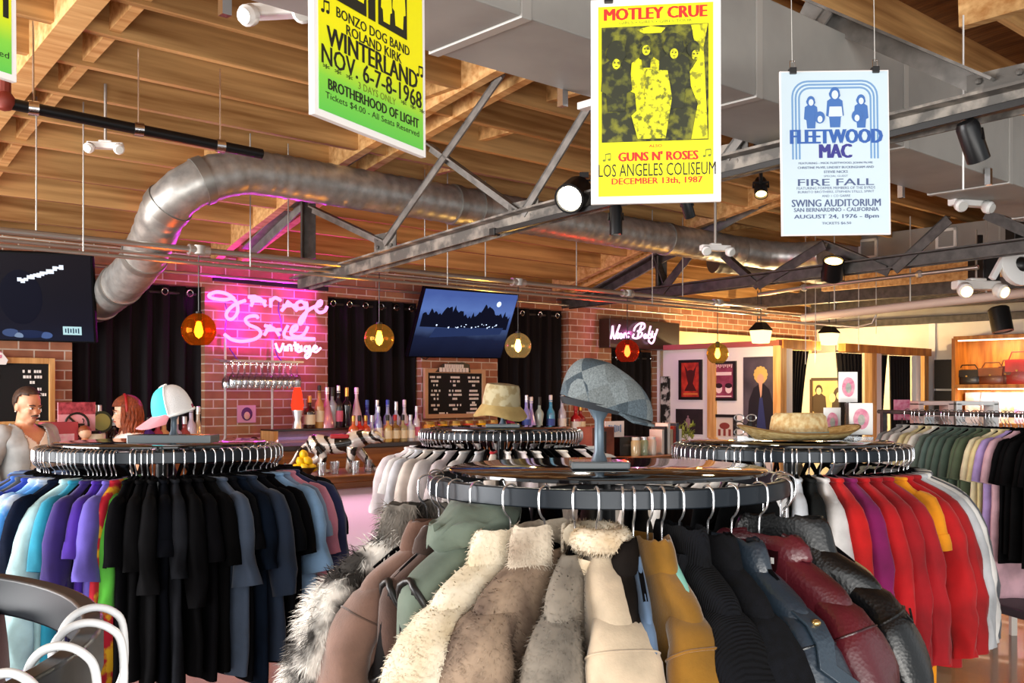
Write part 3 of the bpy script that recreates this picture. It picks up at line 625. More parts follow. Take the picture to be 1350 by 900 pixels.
for fx, fz in ((.14, .67), (.42, .78), (.68, .74), (.88, .72)):
    for d in (-.004, .004): oval(g, x0+W_*fx+d, z0+H_*fz+.003, .002, .0015, -.0126)
    g.box((x0+W_*fx, -.0124, z0+H_*fz-.006), (.006, .0006, .0015))
g.obj('dark_features', INK, pic, smooth=0)
# white and blue poster
M, w, h = frame_from(P(1031, 310, 3.36), P(1176, 310, 3.36), P(1170, 91, 3.36), P(1028, 95, 3.36))
L = [('FLEETWOOD', .01, .324, .86, .047, BLUE, .06), ('MAC', 0, .276, .31, .046, NAVY, .06), ('FEATURING - MICK FLEETWOOD, JOHN McVIE', 0, .236, .68, .0085, GREY, .015), ('CHRISTINE McVIE, LINDSEY BUCKINGHAM AND', 0, .222, .7, .0085, GREY, .015), ('STEVIE NICKS', 0, .208, .22, .0085, GREY, .015),
     ('SPECIAL GUEST', 0, .194, .22, .006, GREY, .01), ('FIRE FALL', 0, .174, .7, .022, GREY, .025), ('FEATURING FORMER MEMBERS OF THE BYRDS', 0, .155, .72, .0085, GREY, .012), ('BURRITO BROTHERS, STEPHEN STILLS, SPIRIT', 0, .142, .7, .0085, GREY, .012), ('AND 1 CO GARRE', 0, .129, .26, .0075, GREY, .012),
     ('SWING AUDITORIUM', 0, .106, .82, .024, GREY, .025), ('SAN BERNARDINO - CALIFORNIA', 0, .084, .78, .013, GREY, .02), ('AUGUST 24, 1976 - 8pm', 0, .060, .78, .017, GREY, .03), ('TICKETS $6.50', 0, .039, .27, .009, GREY, .015)]
ps, sh = poster('white concert poster with blue arched stripes and large blue headline', M, w, h, mk('pale_blue_paper', 'c8dde9', .5), .004, L, (-.38*w, .38*w))
g = MB()
for i, m_ in enumerate((0, 1, 2)):
    xx, zt, r = .39*w-.011*i, h/2-.035-.011*i, .05-.008*i
    q = [(-xx, -.0012, -h/2+.25)]+[(-xx+r-r*math.cos(a), -.0012, zt-r+r*math.sin(a)) for a in [PI/2*j/5 for j in range(6)]]+[(xx-r+r*math.sin(a), -.0012, zt-r+r*math.cos(a)) for a in [PI/2*j/5 for j in range(6)]]+[(xx, -.0012, -h/2+.25)]
    for a, b in zip(q, q[1:]): g.bar(a, b, .0062, .0008, up=(0, 1, 0))
g.obj('arch_stripes', LBLUE, sh, smooth=0)
g = MB()
for (fx, fz, s, hr) in ((-.22, .815, .074, 1), (.0, .86, .092, 1.0), (.24, .82, .076, 1.0)): figure(g, fx*w, h*(fz-.5), s*1.05, hr*1.15, -.0030)
for fx, fz in ((-.14, .715), (.20, .72)): oval(g, fx*w, h*(fz-.5), .017, .020, -.0036)
g.obj('figures', mk('figure_blue', '3f6fb5', .6), sh, smooth=0)
g = MB()
for (fx, fz, s) in ((-.22, .81, .09), (.0, .855, .12), (.24, .815, .09), (-.14, .708, .09), (.20, .712, .09)): oval(g, fx*w, h*(fz-.5)-.002, s*.09, s*.12, -.0046)
g.prism([(-.05*w, h*.28), (.06*w, h*.28), (.07*w, h*.22), (-.06*w, h*.22)], -.0036, -.0031)
g.obj('pale_faces', mk('pale_face', 'd2e2f0', .6), sh, smooth=0)
# yellow green poster at the upper left, seen at an angle
bl, br = P(415, 150, 1.72), P(562, 208, 2.04)
up = Vector((-.006, 0, .558)); M, w, h = frame_from(bl, br, br+up, bl+up)
L = [('Tickets $4.00 - All Seats Reserved', 0, .039, .84, .013, INK, .008), ('BROTHERHOOD OF LIGHT', .01, .060, .82, .0185, INK, .035), ('3 DAYS ONLY', .02, .0815, .34, .013, OLIVE, .01), ('NOV. 6-7-8-1968', .0, .108, .90, .033, INK, .02), ('WINTERLAND', 0, .143, .82, .034, INK, .035), ('ROLAND KIRK', .0, .170, .50, .018, INK, .025), ('BONZO DOG BAND', 0, .192, .66, .018, INK, .025),
     ('* * *', -.32, .088, .24, .008, INK, .02), ('* * *', .36, .088, .24, .008, INK, .02)]
ps, sh = poster('yellow to green concert poster seen aslant, dark photographs above a black headline', M, w, h, YG, .012, L, (-.36*w, .36*w))
for a, b in ((-.34, -.08), (-.06, .0), (.03, .30)):
    MB().box(((a+b)/2*w, -.003, -h/2+.212+.13), ((b-a)*w, .001, .26)).obj('photo_panel', mk('photo_black2', '1d1d10', .6), sh, smooth=0)
g = MB(); figure(g, -.24*w, h*.12, .085, 1, -.0052); figure(g, -.14*w, h*.06, .07, 1, -.0052); figure(g, -.03*w, h*.14, .08, .8, -.0052); figure(g, .10*w, h*.02, .06, 1, -.0052); figure(g, .22*w, h*.06, .075, 1, -.0052); note(sh, INK, -.42*w, -h/2+.19, .018); note(sh, INK, .43*w, -h/2+.165, .018); g.obj('pale_figures', YEL, sh, smooth=0)
# sliver of one more poster at the left edge
br2 = P(23, 109, 1.95); bl2 = br2-(br-bl); M, w, h = frame_from(bl2, br2, br2+up, bl2+up)
L = [('SUMMER JAM', .05, .13, .78, .05, INK, .03), ('All Seats', .32, .045, .24, .012, INK, .01)]
L = [('AM', .30, .145, .30, .06, INK, .03), ('Reserved', .33, .045, .24, .012, INK, .01)]
poster('yellow to green concert poster cut by the frame edge, only its margin showing', M, w, h, YG, .012, L, (-.36*w, .36*w))
# ------------------------------------------------------------------ lighting track, spots and emergency lights
LENS = glow('lamp_lens', 'fff3d8', 9); WARM = glow('warm_lens', 'ffcf7a', 9); LENSOFF = mk('lens_off', 'c9c9c4', .2)
a, b = PS(652, 306, 4.15), PS(1400, 122, 4.15)
tk = thing('lighting_track', 'black lighting track bolted beneath the nearer roof truss', 'lighting track', a)
MB().bar(a-a, b-a, .035, .03).obj('rail', BLACK, tk, smooth=0, bevel=.003); MB().box((0, 0, 0), (.05, .05, .045), A).obj('end_feed', BLACK, tk, smooth=0, bevel=.004)
def spot(lab, p, d, R_, Ln, lens, top, light=0, col=(1, .9, .75), fins=False, group='track spotlights'):
    t = thing('spotlight', lab, 'spotlight', p); d = Vector(d).normalized(); q = d.to_track_quat('Z', 'Y').to_matrix().to_4x4()
    g = MB(); g.lathe([(0, -Ln/2), (R_*.8, -Ln/2), (R_, -Ln/2+.02), (R_, Ln/2), (R_*.86, Ln/2), (R_*.8, Ln/2-.025), (0, Ln/2-.025)], 20, M=q); g.obj('can', BLKM, t, smooth=40)
    g = MB(); g.lathe([(0, Ln/2-.02), (R_*.8, Ln/2-.02), (R_*.8, Ln/2-.012), (0, Ln/2-.008)], 18, M=q); g.obj('lens', lens, t)
    tp = Vector(top)-Vector(p); g = MB(); g.tube([tp, tp*.55, tp*.2+Vector((.0, .0, .0))], .010, 8); g.box(tuple(tp), (.05, .035, .03)); g.obj('stem', BLACK, t)
    g = MB(); sx = d.cross(Vector((0, 0, 1))); sx = sx.normalized() if sx.length > .05 else Vector((1, 0, 0))
    g.tube([sx*(R_+.004), sx*(R_+.004)+tp.normalized()*R_*1.1, -sx*(R_+.004)+tp.normalized()*R_*1.1, -sx*(R_+.004)], .006, 6); g.obj('yoke', BLACK, t)
    if light:
        l = bpy.data.lights.new('spot_light', 'SPOT'); l.energy = light; l.color = col; l.spot_size = R(70); l.shadow_soft_size = .04; l.spot_blend = .5
        lo = bpy.data.objects.new('spot_light', l); COL.objects.link(lo); lo.parent = t; lo.location = d*(Ln/2+.01); lo.rotation_euler = d.to_track_quat('-Z', 'Y').to_euler()
    return t
p = PS(757, 256, 4.13); spot('black spotlight with bright white lens on the truss left of the yellow poster', p, (-.35, -.8, -.42), .085, .19, LENS, PS(770, 245, 4.2)+Vector((0, 0, .06)), 60)
p = PS(812, 290, 4.17); spot('slender black spotlight pointing straight down below the yellow poster', p, (0, 0, -1), .035, .16, LENS, PS(812, 262, 4.2), 30)
p = PS(906, 272, 4.3); spot('small black spotlight mostly hidden behind the lower edge of the yellow poster', p, (.3, .4, -.8), .03, .12, LENSOFF, PS(903, 250, 4.3))
p = PS(1003, 247, 4.6); spot('small spotlight glowing warm between the yellow and the white poster', p, (-.1, -.55, -.8), .035, .11, WARM, PS(1003, 222, 4.5), 40, (1, .8, .45))
p = PS(1282, 186, 4.16); spot('black cylinder spotlight tilted down right of the white poster', p, (.42, .25, -.85), .046, .165, LENSOFF, PS(1279, 158, 4.2))
p = PS(1098, 356, 8.3); spot('black floodlight tipped upwards on the farther truss chord', p, (-.1, -.55, .75), .095, .2, WARM, PS(1098, 372, 8.35))
p = PS(1319, 421, 12.4); spot('black stage lamp hanging over the wooden handbag shelves', p, (.1, -.2, -1), .12, .3, LENSOFF, PS(1319, 404, 12.5))
def emergency(lab, p, rz, sc=1, lit=False, stem=None):
    t = thing('emergency_light', lab, 'emergency light', p, rz)
    g = MB(); g.box((0, 0, 0), (.27*sc, .075*sc, .05*sc)); g.box((0, 0, .03*sc), (.1*sc, .06*sc, .02*sc)); g.obj('housing', WHITE, t, smooth=0, bevel=.012*sc)
    for s in (-1, 1):
        g = MB(); g.lathe([(0, 0), (.03*sc, .002), (.042*sc, .02*sc), (.042*sc, .05*sc), (.03*sc, .065*sc), (0, .067*sc)], 14, M=Matrix.Translation((s*.1*sc, -.03*sc, -.02*sc)) @ Matrix.Rotation(R(115), 4, 'X') @ Matrix.Rotation(R(15*s), 4, 'Y'))
        hd = g.obj('lamp_head', WHITE, t)
        g = MB(); g.lathe([(0, .066*sc), (.031*sc, .066*sc), (.031*sc, .069*sc), (0, .071*sc)], 12, M=Matrix.Translation((s*.1*sc, -.03*sc, -.02*sc)) @ Matrix.Rotation(R(115), 4, 'X') @ Matrix.Rotation(R(15*s), 4, 'Y'))
        g.obj('lens', WARM if lit else LENSOFF, hd)
    if stem: g = MB(); g.tube([(0, 0, .03), (.0, 0, stem)], .009, 8); g.obj('stem', CONDUIT, t)
    return t
p = P(139, 192, 6.0); emergency('white twin head emergency light on a long conduit drop at upper left', p, R(12), .75, stem=3.5-p.z)
p = P(371, 14, 3.6); emergency('white emergency light close to the frame top beside the aslant poster', p, R(-8), .9, stem=3.8-p.z)
p = P(943, 327, 6.6); emergency('white emergency light hanging in front of the round duct bend', p, R(14), .75, stem=3.2-p.z)
p = P(1276, 267, 6.4); emergency('white emergency light hanging by its cable right of the white poster', p, R(18), .95, stem=3.45-p.z)
p = P(1287, 376, 9.2); emergency('white emergency light with both lamps lit, near the black loudspeaker', p, R(10), 1.6, True, stem=.5)
# loudspeaker and round white fixture by the right roof steel
p = P(1297, 358, 9.6); t = thing('loudspeaker', 'black loudspeaker box slung under the right roof steel', 'loudspeaker', p, R(20))
MB().box((0, 0, 0), (.2, .2, .34)).obj('cabinet', BLACK, t, smooth=0, bevel=.01); g = MB(); g.box((0, -.104, 0), (.17, .008, .3)); g.obj('grille', mk('speaker_grille', '222224', .8), t, smooth=0); MB().box((0, .05, .25), (.04, .04, .2)).obj('bracket', BLKM, t, smooth=0)
p = P(1342, 350, 8.6); t = thing('stage_light', 'round white and black moving stage light at the right frame edge', 'stage light', p, R(15))
g = MB(); g.lathe([(.05, -.05), (.17, -.03), (.18, .03), (.09, .06), (.05, .05)], 22, M=Matrix.Rotation(R(80), 4, 'X')); g.obj('ring_housing', WHITE, t)
g = MB(); g.ball((0, -.02, 0), .075, 14); g.obj('lens', BLACK, t)
for s in (-1, 1): MB().bar((s*.12, 0, .1), (s*.26, 0, -.12), .05, .05).obj('arm', WHITE, t, smooth=0, bevel=.01)
MB().box((0, 0, .27), (.16, .12, .18)).obj('base_box', BLACK, t, smooth=0, bevel=.01)
# pipes and beams on the right
def pipe(name, lab, pts_, r, m, cat='pipe'):
    o = Vector(pts_[0]); t = thing(name, lab, cat, o); MB().tube([Vector(q)-o for q in pts_], r, 12).obj('tube', m, t)
    return t
t = pipe('overhead_pipe', 'thick pale pinkish pipe running high across the fitting rooms', [PS(1058, 419, 10), PS(1420, 378, 10)], .045, mk('pale_pipe', 'd8c4b6', .5))
for u, v in ((1100, 414), (1200, 402), (1300, 391)): MB().tube([PS(u, v, 10)-Vector(t.location), PS(u, v, 10)-Vector(t.location)+Vector((0, 0, .9))], .008, 6).obj('hanger_rod', CONDUIT, t)
t = pipe('conduit', 'grey conduit from the duct bend to the lit emergency light', [PS(1000, 388, 9.2), PS(1060, 379, 9.2), PS(1290, 352, 9.2)], .02, CONDUIT, 'conduit')
for u, v in ((1060, 379), (1212, 361)): MB().ball(tuple(PS(u, v, 9.2)-Vector(t.location)), .04, 8).obj('junction_box', mk('zinc', 'd0cdc8', .35, .7), t)
t = pipe('conduit', 'thin conduit sagging below the thick pale pipe', [PS(1000, 421, 10.4), PS(1130, 431, 10.4), PS(1150, 426, 10.4), PS(1155, 415, 10.4)], .014, CONDUIT, 'conduit')
for s, z, w_, h_ in ((12.3, 3.05, .14, .22), (11.2, 2.86, .12, .14), (13.2, 2.98, .2, .3)):
    struct(fix(MB().box((s, 2.2, z), (w_, 11.5, h_)).obj('ceiling_beam', DSTEEL, smooth=0)))
struct(fix(MB().box((10.8, 3.6, 3.02), (.06, 5.6, .26)).obj('ceiling_beam', WOODP, smooth=0)))
# lantern lamps over the fitting rooms
for u, v, Y, lab in ((1003, 444, 11.2, 'glowing square lantern lamp above the poster partition corner'), (1093, 447, 12.2, 'glowing square lantern lamp above the tied back fitting room curtain')):
    p = P(u, v, Y); t = thing('lantern_lamp', lab, 'lamp', p, A)
    g = MB(); sd_ = .125; g.loft([[(-x, -x, z), (x, -x, z), (x, x, z), (-x, x, z)] for x, z in ((.07, -.07), (.09, .07))]); g.obj('shade', glow('lantern_glow', 'ffdf98', 2.6), t, smooth=0, bevel=.01)
    g = MB(); g.loft([[(-x, -x, z), (x, -x, z), (x, x, z), (-x, x, z)] for x, z in ((.094, .071), (.09, .085), (.04, .16))]); g.obj('cap', BLKM, t, smooth=0)
    g = MB(); g.tube([(0, 0, .15), (0, 0, 3.0-p.z)], .006, 6); g.obj('cord', BLACK, t)
    l = bpy.data.lights.new('lantern_light', 'POINT'); l.energy = 28; l.color = (1, .7, .35); l.shadow_soft_size = .08
    lo = bpy.data.objects.new('lantern_light', l); COL.objects.link(lo); lo.parent = t; lo.location = (0, 0, -.22)
# thin drop wires
for k, (u, v0, v1, Y) in enumerate(((48, 20, 302, 6.2), (1270, 20, 250, 4.6), (1062, 260, 480, 10.5), (1075, 260, 480, 10.7), (1132, 340, 462, 10.8), (1155, 350, 440, 10.9))):
    a, b = P(u, v0, Y), P(u, v1, Y); a.z = min(a.z, 3.6)
    labs = ('thin drop wire at far left crossing the joists', 'white cable looping down to the right hand emergency light', 'thin drop rod right of the second lantern, first of a pair', 'thin drop rod right of the second lantern, second of a pair', 'thin drop rod in front of the cream wall', 'short drop rod in front of the cream wall')
    t = thing('drop_wire', labs[k], 'wire', b); g = MB(); g.tube([(0, 0, 0), a-b], .004 if k else .003, 6); g.obj('wire', CONDUIT if k != 1 else WHITE, t)
# ------------------------------------------------------------------ round racks
RR, RZ = .465, 1.47                                               # ring radius, top of the ring
def ring_band(r0, r1, z0, z1, seg=72):
    mb = MB(); rows = []
    for k in range(seg):
        a = 2*PI*k/seg; c, s = math.cos(a), math.sin(a); rows.append([(r1*c, r1*s, z0), (r1*c, r1*s, z1), (r0*c, r0*s, z1), (r0*c, r0*s, z0)])
    rows.append(rows[0]); return mb.loft(rows, (False, False))
DISCM = mk('gloss_black_glass', '0c0c0e', .06, coat=.6)
def round_rack(label, x, y, disc=True):
    t = thing('round_rack', label, 'clothes rack', (x, y, 0), 0, 'round clothes racks')
    ring_band(.455, .475, RZ-.046, RZ-.002).obj('ring', RINGM, t, bevel=.003)
    MB().lathe([(0, .06), (.024, .06), (.024, 1.47), (0, 1.47)], 16).obj('pole', BLKM, t)
    for k in range(4):
        a = (PI/4 if disc else 0)+k*PI/2; c, s = math.cos(a), math.sin(a)
        MB().bar((0, 0, RZ-.03), (.456*c, .456*s, RZ-.03), .02, .016).obj('spoke', BLKM, t, smooth=0, bevel=.002)
        lg = MB().bar((0, 0, .07), (.40*c, .40*s, .05), .035, .03).obj('leg', BLKM, t, smooth=0, bevel=.004)
        MB().lathe([(0, 0), (.022, 0), (.022, .03), (0, .036)], 12, c=(.39*c, .39*s, 0)).obj('foot', BLACK, lg)
    if disc: MB().lathe([(0, 1.474), (.40, 1.474), (.42, 1.477), (.42, 1.484), (.415, 1.487), (0, 1.487)], 64).obj('table_top', DISCM, t)
    return t
round_rack('round rack of coats in front, polished black top carrying the grey plaid cap', .253, 2.74)
round_rack('round rack of black and purple shirts, top carrying the teal and pink cap', -1.447, 4.23)
round_rack('round rack of white and red shirts, straw hats on its top', 1.165, 4.3)
round_rack('round rack of white shirts beyond the coats, bucket hat on its top', -.068, 6.1)
round_rack('round rack cut by the lower left corner with white hanger hooks', -.83, .80, False)
# ------------------------------------------------------------------ hangers
HOOK = [(-.021, -.030), (-.022, -.012), (-.014, .0), (0, .0045), (.014, .0), (.022, -.012), (.0225, -.046), (.013, -.064), (.003, -.074), (0, -.10)]
def hook_mesh(r, sc=1, ext=0): return MB().tube([Vector((p.x*sc, 0, p.z*sc)) for p in catmull(HOOK+([(0, -.10-ext)] if ext else []), 4)], r, 6).mesh('hook', 60)
arm = [(0, -.088), (.05, -.098), (.09, -.120), (.14, -.148), (.172, -.168), (.168, -.178), (.13, -.165), (.05, -.128), (0, -.118)]
def arms_mesh(): return MB().prism(arm+[(-x, z) for x, z in arm[::-1][1:-1]], -.005, .005).mesh('arms', 30)
HK, AM = hook_mesh(.0024), arms_mesh()
CHR2 = mk('bright_wire', 'e6e8ec', .22, .9)
def hanger(loc, rz, label, group, hm=CHR2, am=VELVET, hk=HK, name='clothes_hanger', am2=None):
    t = thing(name, label, 'hanger', loc, rz, group); link('hook', hk, hm, t); link('arms', am2 or AM, am, t); return t
# ------------------------------------------------------------------ garments
def se_(c, p): return math.copysign(abs(c)**p, c)
def lerp(T, z):
    for (a, *A_), (b, *B_) in zip(T, T[1:]):
        if z >= b: f = (z-a)/(b-a) if b != a else 0; return [p+(q-p)*f for p, q in zip(A_, B_)]
    return list(T[-1][1:])
class Garment:
    """parts of one hanging garment; x along the hanger, y its thickness, z up, origin at the hook"""
    def __init__(s, L=.68, sw=.215, hem=.24, d=.034, sleeve='short', seed=0, fold=.010, neck=.08, wedge=True, N=44, drop=.106, puff=1, slx=0, slen=1, flare=1, slope=1):
        s.L, s.sw, s.hem, s.d, s.wedge, s.drop, s.neck, s.seed, s.fold = L, sw, hem, d, wedge, drop, neck, seed, fold
        rn = random.Random(seed); s.ph = [rn.random()*6.28 for _ in range(6)]; s.k1 = rn.uniform(20, 34)
        k = sw/.215
        s.T = [(0, neck, .5), (-.012, neck+.012, .7), (-.03, max(neck+.025, .135*k), .85), (-.05, .178*k, .92), (-.066, .203*k, .9), (-.088, .216*k, .92), (-.13, .219*k, 1), (-.22, .222*k, 1.08), (-.4, (.222*k+hem)/2, 1.02), (-L, hem, 1.05)]
        s.T = [(z*(slope if z > -.1 else 1+(slope-1)*max(0, 1-(-z-.1)/.25)), a, b) for z, a, b in s.T]
        zs = [0, -.006, -.012, -.021, -.03, -.04, -.05, -.058, -.066, -.076, -.088, -.105, -.13, -.16, -.19]+[-.19-(L-.19)*i/14 for i in range(1, 15)]
        rings = [s.ring(-.09, .8, .6, N), s.ring(0, .93, .75, N)]+[s.ring(z, 1, 1, N) for z in zs]+[s.ring(-L+.004, .96, .8, N, zo=.0), s.ring(-L+.05, .9, .6, N)]
        s.body = MB().loft(rings, (True, True)).mesh('body', 70)
        s.sl = []
        if sleeve != 'none':
            if sleeve == 'short': pa = [(.15, -.072, .04, .8), (.190, -.094, .055, .95), (.210, -.14, .058, 1.04), (.224, -.20, .058, 1.08), (.236, -.27*slen, .060*flare, 1.12), (.240, -.30*slen, .060*flare, 1.12), (.238, -.29*slen, .055*flare, .98), (.22, -.2, .045, .7)]
            else: pa = [(.15, -.078, .034, .75), (.193, -.108, .040*puff, .92), (.216, -.15, .047*puff, 1.02*puff), (.236, -.21, .053*puff, 1.06*puff), (.256, -.30, .055*puff, 1.05*puff), (.272, -.40, .054*puff, 1.03*puff), (.282, -.49, .051*puff, 1.0*puff), (.287, -.56, .047*puff, .95*puff), (.289, -.60, .043, .9), (.289, -.64, .043, .85), (.288, -.63, .038, .75), (.283, -.55, .033, .6)]
            for sg in (1, -1):
                P2 = []
                for i in range(len(pa)-1):                        # densify
                    for q in range(3): P2.append([pa[i][j]+(pa[i+1][j]-pa[i][j])*q/3 for j in range(4)])
                P2.append(list(pa[-1])); rg = []; tot = len(P2)
                for i, (x, z, a, b) in enumerate(P2):
                    x0, z0 = P2[max(i-1, 0)][:2]; x1, z1 = P2[min(i+1, tot-1)][:2]; tx, tz = x1-x0, z1-z0
                    if i > tot-8: tx, tz = .02, -.1
                    q = math.hypot(tx, tz); nx, nz = -tz/q, tx/q; ring = []
                    zz = (z*slen if z < -.2 else z)-(slope-1)*.10
                    for m in range(26):
                        th = 2*PI*m/26; c, sn = se_(math.cos(th), .85), se_(math.sin(th), .8)
                        X = (x*k+slx*max(0, -zz-.1)+nx*a*c); Z = zz+nz*a*c; Y = d*b*sn
                        f = min(1, max(0, (-Z-.12)/.2)); w = noise.noise(Vector((X*9+sg*3, Y*9+seed, Z*7)))
                        Y += f*fold*.8*math.sin(Z*26+s.ph[3]+X*30)*.5 + (.008+fold*.7)*w*f; X += (.006+fold*.8)*f*noise.noise(Vector((Z*13, math.sin(th)*1.6+X*5, seed+sg)))-.003*f*math.sin(Z*31+th+s.ph[4])*fold/.012
                        Y *= s.wd(sg*X); ring.append((sg*X, Y, Z-drop))
                    rg.append(ring)
                s.sl.append(MB().loft(rg, (True, True)).mesh('sleeve', 70))
    def wd(s, x): return max(.30, (RR+x)/.68) if s.wedge else 1
    def yoff(s, x, z):
        A_ = s.fold*min(1, max(0, (-z-.10)/.35))
        return A_*(math.sin(s.k1*x+s.ph[0]+z*2)+.5*math.sin(s.k1*2.1*x+s.ph[1]-z*3))+.006*noise.noise(Vector((x*8+s.seed, z*8, s.seed*1.7)))*min(1, -z*8)
    def half(s, z): w, q = lerp(s.T, z); return w, s.d*q
    def ring(s, z, kw, kd, N, zo=0):
        w, d = s.half(z); out = []
        for m in range(N):
            th = 2*PI*m/N; c, sn = se_(math.cos(th), .8), se_(math.sin(th), .75); x = w*kw*c
            out.append((x, (d*kd*sn+s.yoff(x, z))*s.wd(x), z-s.drop+zo))
        return out
    def front(s, x, z, off=.004, side=1):                           # a point on the front face
        w, d = s.half(z); q = min(1, abs(x)/w); return Vector((x, (side*(d*(1-q**2.6)**.5+off)+s.yoff(x, z))*s.wd(x), z-s.drop))
    def neckring(s, r, zo=0, grow=1, seg=28, a0=0, a1=2*PI):
        w, d = s.half(-.004); return [((w*grow)*math.cos(a0+(a1-a0)*i/seg), (d*1.05*grow*math.sin(a0+(a1-a0)*i/seg)), zo-s.drop) for i in range(seg+1)]
    def rib(s, r=.008): return MB().tube([(x, y*s.wd(x), z) for x, y, z in s.neckring(r)[:-1]], r, 6, closed=True).mesh('neck_rib', 70)
    def collar(s, hgt=.05, fold=.045, th=.006, gap=.5):             # stand and fall collar open at the front
        rows = []; w, d = s.half(-.006)
        for i in range(33):
            a = PI/2+gap/2+(2*PI-gap)*i/32; c, sn = math.cos(a), math.sin(a)
            row = []
            for g, z in ((.97, -.03), (.95, hgt*.3), (.96, hgt*.75), (1.0, hgt*.97), (1.06, hgt), (1.14, hgt*.85), (1.24, hgt*.45), (1.34, hgt-fold-.01), (1.42, hgt-fold-.036), (1.39, hgt-fold-.043), (1.26, hgt*.2), (1.12, hgt*.4), (1.04, hgt*.4), (1.03, -.03)):
                row.append((w*c*g, (max(d, .035)*sn*(g+.1))*s.wd(w*c*g), z-s.drop+.01*noise.noise(Vector((c*3, sn*3, s.seed)))))
            rows.append(row)
        return MB().loft(rows, (True, True)).mesh('collar', 60)
    def strip(s, pts, w, off=.004, th=.004, side=1):                # flat band lying on the front face along x,z points
        rows = []
        for i, (x, z) in enumerate(pts):
            x0, z0 = pts[max(i-1, 0)]; x1, z1 = pts[min(i+1, len(pts)-1)]; q = math.hypot(x1-x0, z1-z0) or 1; nx, nz = -(z1-z0)/q*w/2, (x1-x0)/q*w/2
            a, b = s.front(x+nx, z+nz, off, side), s.front(x-nx, z-nz, off, side); t = Vector((0, th*side, 0))
            rows.append([a, a+t, b+t, b])
        return MB().loft(rows, (True, True))
    def patch(s, poly, off=.006, th=.004, side=1, n=5):             # thin panel on the front face: poly is a list of (z, x0, x1)
        rows = []
        for z, xa, xb in poly:
            up_ = [s.front(xa+(xb-xa)*i/n, z, off+th, side) for i in range(n+1)]; lo_ = [s.front(xa+(xb-xa)*i/n, z, off, side) for i in range(n+1)]
            rows.append(up_+lo_[::-1])
        return MB().loft(rows, (True, True))
CLOTH = {}
def cloth(h, kind='cotton'):
    k0 = (h, kind)
    if k0 not in CLOTH:
        dk_ = max(int(h[i:i+2], 16) for i in (0, 2, 4)) < 60; r = [int(int(h[i:i+2], 16)*(.45 if dk_ else .78)) for i in (0, 2, 4)]; h2 = '%02x%02x%02x' % tuple(r)
        if dk_: h = '%02x%02x%02x' % tuple(int(int(h[i:i+2], 16)*.75) for i in (0, 2, 4))
        if kind == 'cotton': m = mk('cotton_'+h, h2, .85, col2=h, cs=7, contrast=(.3, .6), bump='noise', bs=260, bst=.12, sheen=0 if dk_ else .15, spec=.04 if dk_ else .4)
        elif kind == 'dye': m = mk('tie_dye_'+h, h, .85, col2='e4f1fb', cs=9, contrast=(.42, .6), bump='noise', bs=260, bst=.12)
        elif kind == 'suede': m = mk('suede_'+h, h2, .9, col2=h, cs=10, contrast=(.3, .65), bump='noise', bs=180, bst=.25, sheen=.5)
        elif kind == 'leather': m = mk('leather_'+h, h2, .33, col2=h, cs=6, contrast=(.3, .7), bump='vor', bs=130, bst=.18, coat=.15)
        elif kind == 'knit': m = mk('knit_'+h, h2, .95, col2=h, cs=8, bump='wave', bs=55, bst=.7, sheen=0 if dk_ else .3, spec=.2)
        elif kind == 'wool': m = mk('wool_'+h, h2, .95, col2=h, cs=40, bump='noise', bs=300, bst=.4, sheen=0 if dk_ else .2, spec=.2)
        CLOTH[k0] = m
    return CLOTH[k0]
def hang(g, label, cat, name, loc, rz, m, group=None, collar=None, cm=None, sm=None):
    t = thing(name, label, cat, loc, rz, group); link('body', g.body, m, t)
    for sl in g.sl: link('sleeve', sl, sm or m, t)
    if collar is not None: link('neck_band', collar, cm or m, t)
    return t
TEE = [Garment(seed=i, d=.029, neck=.096, L=.68+.025*(i % 4), fold=.009+.004*(i % 2), slen=(1, 1.12, .92, 1.05, 1.2, .97)[i], sw=(.215, .225, .205, .212, .23, .218)[i], hem=(.24, .25, .235, .26, .25, .245)[i]) for i in range(6)]; TRIB = [g.rib() for g in TEE]
LNG = [Garment(seed=10+i, L=.66+.02*i, sleeve='long', d=.037, fold=.009) for i in range(3)]; LRIB = [g.rib(.010) for g in LNG]
def on_ring(cx, cy, deg, r=RR): a = R(deg); return (cx+r*math.cos(a), cy+r*math.sin(a), RZ)
# ---- shirts on the rack under the teal and pink cap
cx, cy = -1.447, 4.23
LEFT = [(-176, '20345f', 'navy blue'), (-169, '3a66b8', 'mid blue'), (-162, '6aa0d8', 'sky blue'), (-155, '2b4aa0', 'blue'), (-149, '3a3f48', 'charcoal grey'), (-143, '2d63c0', 'bright blue'), (-137, '4a5058', 'slate grey'), (-131, '2340a8', 'royal blue'), (-125.5, '7fb8e8', 'sky blue dyed'), (-120, '3f8fe0', 'bright blue dyed'), (-114.5, '16203a', 'dark navy'),
        (-109.5, 'b4dbe0', 'pale ice blue long'), (-104.5, '1f8fae', 'teal'), (-100, '33206e', 'deep violet'), (-95.5, '45209a', 'purple'), (-91, '6a5cc0', 'lavender violet'), (-87.5, '5cc040', 'lime green'), (-84, '0d0d10', 'black'), (-79.5, '121214', 'black'), (-75, '17171a', 'black'), (-70.5, '0e1018', 'black'), (-66, '2a2c33', 'charcoal'), (-61.5, '0d0d0f', 'black'),
        (-57, '101014', 'black'), (-52.5, '0c0c0e', 'black'), (-48, '3c4a5e', 'slate blue'), (-43.5, '101217', 'black'), (-39, '152033', 'dark navy'), (-34, '1a2a40', 'navy denim'), (-29, '111319', 'black'), (-24, '0e0e12', 'black'), (-18, '86aed6', 'light blue'), (-12, '7d93b0', 'greyish blue'), (-6, 'd98aa0', 'dusty pink'), (0, '27305a', 'indigo'), (7, '141519', 'black')]
nblack = 0
